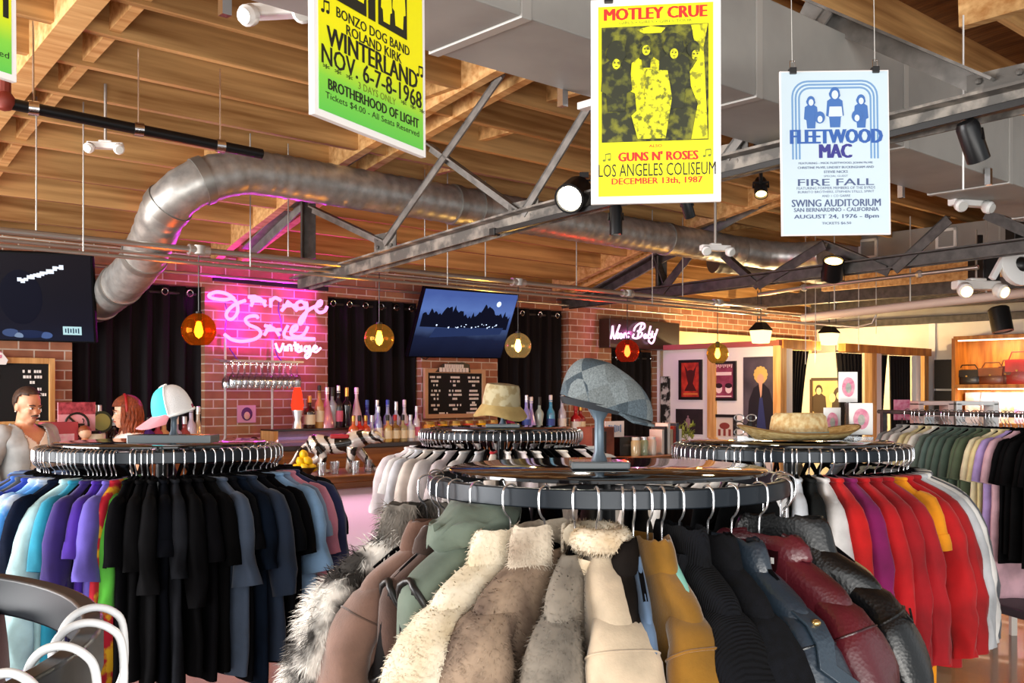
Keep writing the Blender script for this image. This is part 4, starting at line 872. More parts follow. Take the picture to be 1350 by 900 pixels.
for i, (dg, hx, nm) in enumerate(LEFT):
    g = TEE[i % 6]; kind = 'dye' if 'dyed' in nm else 'cotton'; lx = on_ring(cx, cy, dg, .37 if nm == 'lime green' else RR); rz = R(dg+random.uniform(-2, 2))
    prev, nxt = LEFT[i-1][2] if i else 'curtain side', LEFT[i+1][2] if i+1 < len(LEFT) else 'far side'
    isb = nm == 'black'
    lab = 'black t-shirt among the black ones on the rack under the teal cap' if isb else f'{nm} t-shirt by the {nxt} one under the teal cap'
    if 'long' in nm: lab = 'pale ice blue long sleeved shirt on the rack under the teal cap'; g = LNG[1]
    hang(g, lab, 'shirt', 'hanging_shirt', lx, rz, cloth(hx, kind), 'shirts on the rack under the teal cap', TRIB[i % 6] if g in TEE else LRIB[1])
    hanger(lx, rz, 'black hanger with steel hook on the rack under the teal cap', 'hangers on the rack under the teal cap')
for dg in (20, 34, 48, 62, 76, 90, 104, 118, 132, 146, 160, 172):
    lx = on_ring(cx, cy, dg); rz = R(dg)
    hang(TEE[dg % 4], 'dark t-shirt on the far side of the rack under the teal cap', 'shirt', 'hanging_shirt', lx, rz, cloth(('141519', '20242e')[dg % 4 == 0]), 'shirts on the far side of the rack under the teal cap', TRIB[dg % 4])
for dg in (12, 20, 27, 34, 41, 48, 55, 62, 69, 76, 83, 90, 97, 104, 111, 118, 125, 132, 139, 146, 153, 160, 166, 172, -172, -166, -158, -152, -146, -134, -117, -112, -102, -98, -93, -82, -77):
    hanger(on_ring(cx, cy, dg), R(dg+random.uniform(-4, 4)), 'black hanger with steel hook on the rack under the teal cap', 'hangers on the rack under the teal cap')
g = Garment(seed=31, L=.74, sw=.2, hem=.27, d=.03, sleeve='none', fold=.02)
t = hang(g, 'red and yellow printed dress squeezed between purple and black shirts under the teal cap', 'dress', 'hanging_dress', on_ring(cx, cy, -89.3), R(-89.3), mk('red_yellow_print', 'c01830', .8, col2='e8b020', cs=14, contrast=(.48, .56)), None, g.rib())
# ---- shirts on the rack with the straw hats
cx, cy = 1.165, 4.3
RIGHT = [(-176, 'b8b4ac', 'stone'), (-166, 'f0ece4', 'white'), (-157, 'ece6da', 'white'), (-149, 'f2f0ec', 'white'), (-141, 'f4f2ee', 'white'), (-134, 'efece6', 'white'), (-127, 'f4f3f0', 'white'), (-120, 'e9e3d6', 'white'), (-113, 'f3f2f0', 'white'), (-107.5, 'eef0f2', 'white'), (-102, 'dfe6ee', 'icy white'), (-96.5, '2a2c2c', 'black'), (-91.5, 'f1f1f0', 'clean white'), (-86, 'd81a1a', 'bright red'), (-80.5, '8a1460', 'magenta'), (-75, 'c8141c', 'red'), (-69, 'a80f1c', 'crimson'), (-63, 'b01420', 'deep red'),
         (-57, 'f09a14', 'golden orange'), (-51, 'c0141a', 'scarlet'), (-44, 'a81218', 'dark red'), (-37, 'c8ccd0', 'pale grey'), (-30, 'eceae6', 'off white'), (-23, '5d6066', 'grey'), (-15, 'd8d4cc', 'oatmeal'), (-7, '8f9498', 'mid grey'), (2, '33353a', 'charcoal')]
for i, (dg, hx, nm) in enumerate(RIGHT):
    long_ = dg > -92 and nm != 'golden orange'; g = LNG[i % 3] if long_ else TEE[i % 4]; lx = on_ring(cx, cy, dg); rz = R(dg+random.uniform(-1.2, 1.2))
    nxt = RIGHT[i+1][2] if i+1 < len(RIGHT) else 'far'; prv = RIGHT[i-1][2]
    what = 'sweatshirt' if long_ else 't-shirt'
    lab = f'white {what} among the white ones on the rack under the straw hats' if nm == 'white' else f'{nm} {what} after the {prv} one, on the rack under the straw hats'
    hang(g, lab, 'shirt', 'hanging_shirt', lx, rz, cloth(hx), 'shirts on the rack under the straw hats', (LRIB[i % 3] if long_ else TRIB[i % 4]))
    hanger(lx, rz, 'black hanger with steel hook on the rack under the straw hats', 'hangers on the rack under the straw hats')
for dg in list(range(10, 180, 9))+[-172, -162, -153, -145, -130, -116, -104]:
    hanger(on_ring(cx, cy, dg), R(dg+random.uniform(-4, 4)), 'black hanger with steel hook on the rack under the straw hats', 'hangers on the rack under the straw hats')
for dg in (20, 45, 70, 95, 120, 150):
    hang(TEE[dg % 4], 'pale shirt on the far side of the rack under the straw hats', 'shirt', 'hanging_shirt', on_ring(cx, cy, dg), R(dg), cloth(('e8dcc0', 'c9d0e0')[dg % 2]), 'shirts on the far side of the rack under the straw hats', TRIB[dg % 4])
# ---- white shirts on the rack with the bucket hat
cx, cy = -.068, 6.1
for k in range(40):
    dg = -175+9*k; lx = on_ring(cx, cy, dg); rz = R(dg+random.uniform(-1.5, 1.5)); hx = ('f3f0ee', 'ebe2e6', 'f5f4f2', 'dfe3ea', 'efe6dc')[k % 5]
    if k < 13 or k % 2 == 0: hang(TEE[k % 4], 'white t-shirt on the rack under the bucket hat' if k != 9 else 'red trimmed white t-shirt on the rack under the bucket hat', 'shirt', 'hanging_shirt', lx, rz, cloth(hx), 'shirts on the rack under the bucket hat', TRIB[k % 4], cloth('c0202c') if k == 9 else None)
    for e_ in (0, 4.5): hanger(on_ring(cx, cy, dg+e_), rz+R(e_), 'black hanger with steel hook on the rack under the bucket hat', 'hangers on the rack under the bucket hat')
# ------------------------------------------------------------------ coats on the front rack
def fur(parent, me, n, ln, wd, m, seed=0, stray=.5, name='fur'):
    rn = random.Random(seed); ps = me.polygons; cum = []; tot = 0
    for p in ps: tot += p.area; cum.append(tot)
    import bisect
    VV, FF, NN, V = [], [], [], me.vertices
    for k in range(n):
        p = ps[min(len(ps)-1, bisect.bisect(cum, rn.random()*tot))]
        a, b, c = (V[i].co for i in (p.vertices[0], p.vertices[1], p.vertices[2])); u, v = rn.random(), rn.random()
        if len(p.vertices) == 4: d_ = V[p.vertices[3]].co; q = (a*(1-u)+b*u)*(1-v)+(d_*(1-u)+c*u)*v
        else:
            if u+v > 1: u, v = 1-u, 1-v
            q = a+(b-a)*u+(c-a)*v
        nr = p.normal; dr = (nr*.75+Vector((0, 0, -.75))+Vector((rn.uniform(-1, 1), rn.uniform(-1, 1), rn.uniform(-1, 1)))*stray).normalized()
        sd_ = dr.cross(nr); sd_ = sd_.normalized() if sd_.length > 1e-3 else Vector((1, 0, 0)); l = ln*rn.uniform(.6, 1.25); w = wd*rn.uniform(.6, 1.2)
        m1 = q+dr*l*.55+nr*l*.12; i0 = len(VV)
        VV += [q-sd_*w-nr*.002, q+sd_*w-nr*.002, m1+sd_*w*.7, m1-sd_*w*.7, q+dr*l]; FF += [(i0, i0+1, i0+2, i0+3), (i0+3, i0+2, i0+4)]
        n2 = (nr+Vector((rn.uniform(-1, 1), rn.uniform(-1, 1), rn.uniform(-1, 1)))*.28).normalized(); NN += [n2]*5
    f = bpy.data.meshes.new(name); f.from_pydata(VV, [], FF); f.polygons.foreach_set('use_smooth', [True]*len(f.polygons)); f.normals_split_custom_set_from_vertices(NN)
    return link(name, f, m, parent)
def sl_ring(g, k, i):
    return [Vector(v.co) for v in list(g.sl[k].vertices)[26*i:26*i+26]]
def armseam(g, t, m, r=.0026):                                      # seam where the sleeve is set into the shoulder
    for k in (0, 1):
        q = sl_ring(g, k, 5); c = sum(q, Vector())/26; MB().tube([c+(p-c)*1.015 for p in q], r, 5, closed=True).obj('arm_seam', m, t)
def roll(g, t, pts, r, m, side=1, name='lapel_roll', furm=None, n=0):
    P_ = [g.front(x, z, .4*r, side) for x, z in pts]; mm = MB().tube(spline(P_) if len(P_) > 2 else P_, r, 10).mesh(name, 70)
    o = link(name, mm, m, t)
    if furm: fur(o, mm, n, .009, .0013, furm, 5, .5)
    return o
CX, CY = .253, 2.74
GRP = None
def coat(g, dg, lab, cat, nm, m, flip=False, yaw=0, r=RR, sm=None, dz=0, hm=CHR2, wire=True):
    x, y, z = on_ring(CX, CY, dg, r); loc = (x, y, z+dz); rz = R(dg+yaw)
    if flip: g_rz = rz+PI
    t = thing(nm, lab, cat, loc, rz); link('body', g.body, m, t)
    for sl in g.sl: link('sleeve', sl, sm or m, t)
    if wire: hanger((x, y, z), rz, f'steel hook hanger carrying the {lab.split(",")[0]}'[:90] if False else 'black hanger with steel hook on the front coat rack', 'hangers on the front coat rack', hk=HKC, am2=AM2)
    return t
AM2 = MB().prism([(0, -.118), (.04, -.128), (.12, -.175), (.17, -.215), (.16, -.222), (.04, -.15), (0, -.14)]+[(-x, z) for x, z in [(0, -.118), (.04, -.128), (.12, -.175), (.17, -.215), (.16, -.222), (.04, -.15), (0, -.14)][::-1][1:-1]], -.005, .005).mesh('arms', 30)
HKC = hook_mesh(.0027, 1, .035)
DK = mk('dark_lining', '120f10', .8, spec=.2)
# 1 fox fur
FOXM = mk('fox_fur', '2a2622', .9, col2='f0ebe2', cs=4.6, contrast=(.47, .55), stretch=(1, 1, 1.3)); FOXG = mk('fox_fur_grey', '1a1816', .9, col2='8e867c', cs=7, contrast=(.4, .62))
g = Garment(drop=.138, slope=1.45, L=.82, sw=.235, hem=.28, d=.078, sleeve='long', puff=1.25, seed=41, fold=.008, neck=.09)
t = coat(g, -166, 'black, grey and white fox fur coat, leftmost on the front rack', 'coat', 'fur_coat', FOXM, dz=.015, r=.485)
fur(t, g.body, 14000, .036, .0017, FOXM, 1, .4); [fur(t, s_, 7000, .036, .0017, FOXM, 2+i, .4) for i, s_ in enumerate(g.sl)]
cm = g.collar(.055, .06, gap=.7); c_ = link('collar', cm, FOXG, t); fur(c_, cm, 4500, .034, .0017, FOXG, 7, .4)
# 2 taupe suede jacket
g = Garment(drop=.138, slope=1.45, L=.66, sw=.222, hem=.25, d=.06, sleeve='long', seed=42, fold=.012, puff=1.05)
t = coat(g, -154, 'taupe brown suede jacket right of the fox fur coat', 'jacket', 'suede_jacket', cloth('8a6a5c', 'suede')); link('collar', g.collar(.04, .03), cloth('7a5848', 'suede'), t); armseam(g, t, cloth('5f463a', 'suede'))
g.strip([(.012, -.02), (.012, -.3), (.012, -.62)], .02, .006).obj('zip_placket', DK, t)
def armhole(g, t, rim=BLACK):
    for sg in (1, -1):
        q = []
        for i in range(28):
            a = 2*PI*i/28; z = -.20+.115*math.cos(a); w, d = g.half(z); y = d*.82*math.sin(a); x = w*(1-.28*abs(math.sin(a))**3)+.004; q.append((sg*x, (y+g.yoff(sg*x, z))*g.wd(sg*x), z-g.drop))
        MB().tube(q, .0085, 8, closed=True).obj('armhole_binding', rim, t, smooth=70)
        c = Vector((sg*(g.half(-.2)[0]+.002), 0, -.2-g.drop)); vs = [tuple(c)]+[(x+sg*.001, y, z) for x, y, z in q]
        MB().add(vs, [(0, i+1, (i+1) % 28+1) for i in range(28)]).obj('armhole_lining', DK, t, smooth=70)
# 3 brown vest, 4 grey green hooded vest
g = Garment(drop=.138, slope=1.45, L=.66, sw=.20, hem=.25, d=.058, sleeve='none', seed=43, fold=.012)
t = coat(g, -146.5, 'dark brown sleeveless vest between the taupe jacket and the green hooded vest', 'vest', 'brown_vest', cloth('5c4238', 'suede')); armhole(g, t); link('collar', g.collar(.035, .02), cloth('4a352d', 'suede'), t)
g = Garment(drop=.138, slope=1.45, L=.70, sw=.225, hem=.28, d=.072, sleeve='none', seed=44, fold=.016)
SAGE = cloth('6f7d70', 'cotton'); t = coat(g, -136, 'sage green hooded vest with black bound armholes', 'vest', 'hooded_vest', SAGE, dz=.02); armhole(g, t)
hb = []
for i in range(11):
    f = i/10; rr_ = (math.sin(PI*(.06+.88*f)))**.6; hb.append([(-.115+.25*f+.0*a_, 0, 0) for a_ in ()] or [(.145*(f-.45)*1.75, (.085*rr_*math.cos(a)+.012*math.sin(5*f+a)), -.10-.035*f*f+.065*rr_*math.sin(a)*(.72 if math.sin(a) > 0 else .9)+.022*noise.noise(Vector((f*4.5, math.cos(a)*2.2, math.sin(a)*2.2+3)))+.008*math.sin(f*16+2*a)) for a in [2*PI*k/24 for k in range(24)]])
MB().loft(hb).obj('hood', SAGE, t, smooth=70)
g.strip([(.0, -.03), (.0, -.3), (.0, -.66)], .03, .005).obj('front_placket', cloth('5f6c61', 'cotton'), t)
# 5 cream fur
CRF = mk('cream_fur', 'c9b898', .95, col2='ece2cc', cs=8, contrast=(.3, .6)); g = Garment(drop=.138, slope=1.45, L=.80, sw=.23, hem=.27, d=.07, sleeve='long', puff=1.15, seed=45, fold=.01, neck=.085)
t = coat(g, -123.5, 'cream fur coat between the green hooded vest and the brown mink', 'coat', 'fur_coat', CRF, yaw=-14); fur(t, g.body, 15000, .012, .0015, CRF, 11, .4); [fur(t, s_, 8000, .012, .0015, CRF, 12+i, .4) for i, s_ in enumerate(g.sl)]
cm = g.collar(.045, .05); c_ = link('collar', cm, CRF, t); fur(c_, cm, 4000, .012, .0015, CRF, 15, .4)
# 6 mink
MNK = mk('mink_fur', '5a483c', .85, col2='a08a74', cs=9, contrast=(.32, .62), stretch=(1.2, 1.2, .6)); MNL = mk('mink_collar_fur', '8c7864', .85, col2='d3c6b2', cs=10, contrast=(.3, .6))
g = Garment(drop=.138, slope=1.45, L=.80, sw=.225, hem=.27, d=.075, sleeve='long', puff=1.2, seed=46, fold=.013, neck=.085)
t = coat(g, -112.5, 'brown mink fur coat with a broad pale collar', 'coat', 'fur_coat', MNK, yaw=-18); fur(t, g.body, 15000, .012, .0014, MNK, 21, .3); [fur(t, s_, 8000, .012, .0014, MNK, 22+i, .3) for i, s_ in enumerate(g.sl)]
cm = g.collar(.06, .11, gap=.5); c_ = link('collar', cm, MNL, t); fur(c_, cm, 6000, .011, .0014, MNL, 25, .3)
# 7 grey taupe fur
TPF = mk('taupe_fur', '5d574f', .9, col2='948b7e', cs=9, contrast=(.3, .65)); g = Garment(drop=.138, slope=1.45, L=.8, sw=.215, hem=.26, d=.058, sleeve='long', puff=1.05, seed=47, fold=.012)
t = coat(g, -104, 'greyish taupe fur coat half hidden by the cream shearling', 'coat', 'fur_coat', TPF); fur(t, g.body, 10000, .012, .0014, TPF, 31, .35); [fur(t, s_, 6000, .012, .0014, TPF, 32+i, .35) for i, s_ in enumerate(g.sl)]
# 8 cream shearling
SHE = cloth('d6c2a6', 'suede'); SHF = mk('shearling_fur', 'c3ab88', .95, col2='efe3cc', cs=12, contrast=(.3, .6)); g = Garment(drop=.138, slope=1.45, L=.72, sw=.225, hem=.27, d=.07, sleeve='long', puff=1.08, seed=48, fold=.012, neck=.078)
t = coat(g, -98, 'cream suede shearling jacket with thick fur collar and front rolls', 'jacket', 'shearling_jacket', SHE, yaw=17); armseam(g, t, cloth('cdb89c', 'suede'))
q = g.neckring(.0, .02, 1.02, 26, -PI/2+.35, -PI/2+2*PI-.35); mm = MB().tube([(x, y*1.15, z+.012) for x, y, z in q], .027, 10).mesh('fur_collar', 70); c_ = link('fur_collar', mm, SHF, t); fur(c_, mm, 3500, .009, .0014, SHF, 41, .5)
for sg in (-1, 1): roll(g, t, [(sg*.045, -.012), (sg*.05, -.09), (sg*.035, -.2), (sg*.025, -.34), (sg*.025, -.6)], .02, SHF, -1, 'fur_edge', SHF, 1600)
# 9, 10 thin dark ones
g = Garment(drop=.138, slope=1.45, L=.7, sw=.21, hem=.24, d=.035, sleeve='long', seed=49, fold=.008); t = coat(g, -91, 'dark brown jacket squeezed between the shearling and the mustard suede', 'jacket', 'dark_jacket', cloth('2c2622', 'cotton')); link('collar', g.collar(.035, .03), cloth('231e1b', 'cotton'), t)
t = coat(Garment(drop=.138, slope=1.45, L=.7, sw=.2, hem=.24, d=.022, sleeve='long', seed=50, fold=.006), -88, 'faded blue denim jacket peeking out beside the mustard suede', 'jacket', 'denim_jacket', cloth('5f7896', 'cotton'))
# 11 mustard suede
MUS = cloth('8e620f', 'suede'); g = Garment(drop=.138, slope=1.45, L=.68, sw=.222, hem=.25, d=.055, sleeve='long', puff=1.12, seed=51, fold=.014)
t = coat(g, -84, 'mustard yellow suede jacket with stitched shoulder seams', 'jacket', 'suede_jacket', MUS, yaw=14); link('collar', g.collar(.035, .035), MUS, t); armseam(g, t, cloth('8f6010', 'suede'), .0035)
g.strip([(.0, -.03), (.0, -.3), (.0, -.64)], .012, .004, side=-1).obj('zip_placket', cloth('7d5410', 'suede'), t)
# 12 turquoise
t = coat(Garment(drop=.138, slope=1.45, L=.7, sw=.215, hem=.25, d=.03, sleeve='long', seed=52, fold=.008), -80, 'turquoise and mint thin jacket behind the mustard suede', 'jacket', 'thin_jacket', mk('turquoise_mint', '1f9ab0', .8, col2='8fd0c0', cs=2.2, contrast=(.45, .55)))
# 13 black knit cardigan with shawl collar
KN = cloth('12141c', 'knit'); g = Garment(drop=.138, slope=1.45, L=.72, sw=.225, hem=.27, d=.062, sleeve='long', puff=1.15, seed=53, fold=.014, neck=.085)
t = coat(g, -75, 'black ribbed knit cardigan with a heavy shawl collar', 'cardigan', 'knit_cardigan', KN, dz=.01, yaw=6); cm = g.collar(.05, .07, gap=.6); link('shawl_collar', cm, KN, t)
for sg in (-1, 1): roll(g, t, [(sg*.06, -.01), (sg*.07, -.12), (sg*.045, -.3), (sg*.03, -.6)], .022, KN, -1, 'front_band')
tg = g.front(.05, -.12, .03, -1); MB().box(tuple(tg), (.018, .002, .05)).obj('white_tag', WHITE, t, smooth=0)
# 14 black wool coat
g = Garment(drop=.138, slope=1.45, L=.84, sw=.228, hem=.27, d=.055, sleeve='long', puff=1.15, seed=54, fold=.01); t = coat(g, -66, 'black wool coat between the knit cardigan and the studded denim jacket', 'coat', 'wool_coat', cloth('14171f', 'wool')); link('collar', g.collar(.04, .04), cloth('101219', 'wool'), t)
g.strip([(.02, -.03), (.02, -.3), (.02, -.7)], .012, .004, side=-1).obj('zip', CHROME, t)
# 15 dark blue leather jacket with epaulette
DL = cloth('2c3a48', 'leather'); g = Garment(drop=.138, slope=1.45, L=.66, sw=.23, hem=.25, d=.056, sleeve='long', puff=1.12, seed=55, fold=.012); t = coat(g, -57.5, 'dark blue leather jacket with shoulder tab and brass stud', 'jacket', 'leather_jacket', DL, dz=-.012); armseam(g, t, cloth('1c2630', 'leather')); link('collar', g.collar(.035, .03), cloth('27333f', 'leather'), t)
for sg in (1, -1):
    rows = []; k = 0 if sg > 0 else 1
    for i in (1, 3, 5, 7, 9, 11, 13, 15):
        q = sl_ring(g, k, i); c = sum(q, Vector())/26; top = max(q, key=lambda p: p.x*sg*.75+p.z); nn = (top-c).normalized(); hw = .026 if i < 15 else .010
        rows.append([top+nn*.002+Vector((0, -hw, 0)), top+nn*.009+Vector((0, -hw, 0)), top+nn*.009+Vector((0, hw, 0)), top+nn*.002+Vector((0, hw, 0))])
    sb_ = (rows[1][1]+rows[1][2])/2
    ep = MB().loft(rows).obj('shoulder_tab', cloth('354553', 'leather'), t, smooth=40, bevel=.002)
    MB().ball(tuple(sb_), (.011, .011, .008), 14).obj('brass_stud', mk('brass', 'd9b878', .25, .9), ep)
# 16 burgundy leather
BU = cloth('5e1c26', 'leather'); g = Garment(drop=.138, slope=1.45, L=.70, sw=.235, hem=.26, d=.062, sleeve='long', puff=1.15, seed=56, fold=.013, neck=.092); t = coat(g, -45, 'burgundy leather jacket with white lettering on the lining', 'jacket', 'leather_jacket', BU); armseam(g, t, cloth('3d1118', 'leather')); link('collar', g.collar(.025, .012, gap=1.0), BU, t)
g.strip([(.0, -.03), (.0, -.3), (.0, -.66)], .016, .006, side=-1).obj('zip', cloth('2a0d12', 'leather'), t)
g.patch([(-.012, -.085, -.012), (-.08, -.10, -.012), (-.17, -.075, -.012), (-.24, -.02, -.012)], side=-1).obj('lapel', BU, t); g.patch([(-.012, .012, .085), (-.08, .012, .10), (-.17, .012, .075), (-.24, .012, .02)], side=-1).obj('lapel', BU, t)
ln = g.patch([(-.004, -.07, .07), (-.05, -.075, .075), (-.09, -.05, .05)], off=.012, side=-1).obj('lining', cloth('3a0f16', 'cotton'), t)
mb = MB()
for i in range(11):
    p0 = g.front(-.062+.0125*i, -.03-.022*(i % 2), .0185, -1); mb.box(tuple(p0), (.008, .0015, .014))
mb.obj('lining_print', WHITE, ln, smooth=0)
# 17 biker jacket
BK = cloth('101418', 'leather'); g = Garment(drop=.138, slope=1.45, L=.68, sw=.24, hem=.26, d=.066, sleeve='long', puff=1.22, seed=57, fold=.014, neck=.09); t = coat(g, -27, 'black leather biker jacket with gathered collar, rightmost of the leather jackets', 'jacket', 'leather_jacket', BK); armseam(g, t, cloth('0a0c0e', 'leather'), .004); link('collar', g.collar(.05, .055), BK, t)
g.patch([(-.015, .02, .09), (-.09, .02, .13), (-.16, .02, .11), (-.26, .02, .03)], side=-1).obj('lapel', BK, t); g.patch([(-.015, -.09, -.02), (-.09, -.13, -.02), (-.16, -.11, -.02), (-.26, -.03, -.02)], side=-1).obj('lapel', BK, t)
g.strip([(.02, -.03), (.035, -.2), (.02, -.62)], .014, .008, side=-1).obj('zip', CHROME, t)
for sg in (1, -1):
    mb = MB()
    for i in range(9):
        for s2 in (1, -1):
            z0 = -.16-.045*i; x0 = .285+.028*min(1, i/5)
            mb.tube([(sg*(x0+.006), s2*.035*g.wd(sg*x0), z0-g.drop), (sg*(x0+.016), 0, z0-.022-g.drop), (sg*(x0+.01), -s2*.035*g.wd(sg*x0), z0-.045-g.drop)], .003, 5)
    mb.obj('sleeve_quilting', cloth('1a1f24', 'leather'), t)
# 18, 19 further round the ring
TAP = mk('tapestry', '3c4238', .85, col2='a08a5c', cs=24, contrast=(.42, .58)); g = Garment(drop=.138, slope=1.45, L=.66, sw=.235, hem=.25, d=.05, sleeve='long', seed=58, fold=.01); t = coat(g, -9, 'olive and tan tapestry patterned jacket behind the biker jacket', 'jacket', 'tapestry_jacket', TAP, dz=-.02); link('collar', g.collar(.04, .04), mk('caramel_fur', 'a87a48', .9, col2='d8b07a', cs=20), t)
FAR = Garment(drop=.138, slope=1.45, L=.72, sw=.215, hem=.25, d=.055, sleeve='long', seed=60, fold=.012); fcol = FAR.collar(.04, .04)
for i, dg in enumerate((24, 40, 57, 74, 91, 108, 125, 142, 158, 172)):
    nm = ('black', 'charcoal', 'brown', 'black', 'grey fur', 'navy', 'black', 'brown', 'dark grey', 'black')[i]; hx = ('111214', '2a2b2e', '3a2a22', '131315', '6d655b', '171d2a', '101012', '44342a', '35363a', '121214')[i]
    t = coat(FAR, dg, 'dark coat on the far side of the front coat rack', 'coat', 'dark_coat', cloth(hx, 'wool')); t['group'] = 'coats on the far side of the front rack'; link('collar', fcol, cloth(hx, 'wool'), t)
for dg in (-160, -26, -12, 0, 15, 32):
    hanger(on_ring(CX, CY, dg), R(dg+random.uniform(-5, 5)), 'black hanger with steel hook on the front coat rack', 'hangers on the front coat rack', hk=HKC, am2=AM2)
# ------------------------------------------------------------------ the rack cut by the lower left corner
WH = mk('white_hook', 'eef2f4', .35)
HB = MB().tube([Vector((p.x*1.3, 0, p.z*1.3)) for p in catmull(HOOK, 5)], .0038, 8).ball((-.0275, 0, -.04), .0062, 10).mesh('hook', 60)
for i, (dg, yw) in enumerate(((4, -8), (14.5, 4), (23, 16), (-6, -12))):
    lx = on_ring(-.83, .80, dg); hanger(lx, R(dg+yw), 'white hook hanger on the rack in the lower left corner', 'white hangers in the lower left corner', WH, VELVET, HB)
g = Garment(L=.7, sw=.2, hem=.24, d=.05, sleeve='long', seed=61); lx = on_ring(-.83, .80, 66); t = hang(g, 'maroon jacket in the lower left corner, mostly out of frame', 'jacket', 'maroon_jacket', (lx[0], lx[1], lx[2]+.015), R(119), cloth('4a1822', 'cotton'), None, g.collar(.05, .04))
# ------------------------------------------------------------------ people: one continuous remeshed body each, clothes and hair as children
def capsule(mb, pts, rs, seg=16):
    P_ = [Vector(p) for p in pts]; out, rr = [], []
    for i in range(len(P_)-1):
        for k in range(6): f = k/6; out.append(P_[i].lerp(P_[i+1], f)); rr.append(rs[i]+(rs[i+1]-rs[i])*f)
    out.append(P_[-1]); rr.append(rs[-1]); mb.tube(out, rr, seg)
    for p, r in zip(P_, rs): mb.ball(tuple(p), r, seg)
def body_ring(z, w, d, y=0, n=28): return [(w*se_(math.cos(a), .85), y+d*se_(math.sin(a), .9), z) for a in [2*PI*k/n for k in range(n)]]
def fuse(mb, vox, sm, name):
    me = mb.mesh(name, 0); o = bpy.data.objects.new(name, me); COL.objects.link(o)
    r = o.modifiers.new('r', 'REMESH'); r.mode = 'VOXEL'; r.voxel_size = vox
    s_ = o.modifiers.new('s', 'SMOOTH'); s_.iterations = sm; s_.factor = .5
    m2 = bpy.data.meshes.new_from_object(o.evaluated_get(bpy.context.evaluated_depsgraph_get())); bpy.data.objects.remove(o)
    m2.polygons.foreach_set('use_smooth', [True]*len(m2.polygons)); m2.materials.clear(); return m2
def hand(mb, wr, d, s=1, curl=.5):                                  # palm, four unequal fingers and a thumb
    wr, d = Vector(wr), Vector(d).normalized(); side = Vector((0, 1, 0)); side = (side-d*side.dot(d)).normalized(); nrm = d.cross(side)
    for k in range(4):
        b = wr+d*.075+side*(-.03+.02*k); capsule(mb, [wr+d*.01+side*(-.02+.013*k), b], [.014, .012], 8)
        L = (.062, .075, .07, .055)[k]; c1 = b+d*L*.5+nrm*.008*s; c2 = c1+(d*.6+nrm*curl*s).normalized()*L*.5
        capsule(mb, [b, c1, c2], [.0095, .0085, .0075], 8)
    b = wr+d*.025-side*.03; capsule(mb, [wr+d*.01, b, b+d*.03-side*.012, b+d*.055-side*.008+nrm*.01*s], [.013, .012, .0105, .009], 8)
def head_shape(mb, c, tilt=0, fem=False, sc=1):
    T = Matrix.Translation(c) @ Matrix.Rotation(tilt, 4, 'X') @ Matrix.Scale(sc, 4)
    mb.ball((0, .012, .035), (.076, .094, .088), 24, 0, T)            # skull; face towards -y
    mb.ball((0, -.018, -.03), (.060, .068, .072), 20, 0, T)           # face block
    mb.ball((0, -.052, -.088), (.030 if fem else .036, .026, .022), 14, 0, T)   # chin
    for s in (-1, 1):
        mb.ball((s*.040, -.012, -.065), (.02, .04, .03), 12, 0, T); mb.ball((s*.036, -.062, -.022), (.022, .018, .02), 12, 0, T)   # jaw, cheekbone
        mb.ball((s*.077, .012, -.008), (.010, .022, .032), 12, 0, T)                                       # ear
        mb.ball((s*.030, -.072, .018), (.024, .012, .009), 12, 0, T)                                       # brow ridge
    mb.loft([[(-.007, -.078, .012), (.007, -.078, .012), (.006, -.06, .012), (-.006, -.06, .012)], [(-.010, -.094, -.016), (.010, -.094, -.016), (.014, -.06, -.016), (-.014, -.06, -.016)], [(-.014, -.104, -.030), (.014, -.104, -.030), (.019, -.06, -.034), (-.019, -.06, -.034)], [(-.008, -.09, -.038), (.008, -.09, -.038), (.012, -.06, -.04), (-.012, -.06, -.04)]], mi=0) if False else None
    vs = [((-.007, -.078, .012), (.007, -.078, .012), (.008, -.05, .012), (-.008, -.05, .012)), ((-.010, -.094, -.016), (.010, -.094, -.016), (.015, -.05, -.016), (-.015, -.05, -.016)), ((-.013, -.105, -.030), (.013, -.105, -.030), (.019, -.05, -.034), (-.019, -.05, -.034)), ((-.008, -.09, -.039), (.008, -.09, -.039), (.012, -.05, -.041), (-.012, -.05, -.041))]
    mb.loft([[T @ Vector(p) for p in r] for r in vs])
    mb.ball((0, -.079, -.058), (.022, .011, .006), 12, 0, T); mb.ball((0, -.078, -.067), (.018, .011, .007), 12, 0, T)   # lips
    return T
def face_bits(t, T, eyec, brow, lip):
    for s in (-1, 1):
        e = MB().ball((s*.031, -.075, .002), (.013, .009, .0075), 12, 0, T).obj('eye', WHITE, t, smooth=60)
        MB().ball((s*.031, -.083, .002), (.006, .003, .006), 10, 0, T).obj('iris', eyec, e, smooth=60)
        MB().tube([T @ Vector((s*.012, -.088, .021)), T @ Vector((s*.032, -.089, .027)), T @ Vector((s*.052, -.074, .021))], .0038, 6).obj('eyebrow', brow, t)
        MB().tube([T @ Vector((s*.018, -.083, .007)), T @ Vector((s*.031, -.087, .012)), T @ Vector((s*.044, -.079, .008))], .0016, 5).obj('eyelid', brow, t)
    MB().tube([T @ Vector((-.024, -.082, -.061)), T @ Vector((-.008, -.091, -.059)), T @ Vector((.008, -.091, -.059)), T @ Vector((.024, -.082, -.061))], .0042, 6).obj('mouth', lip, t)
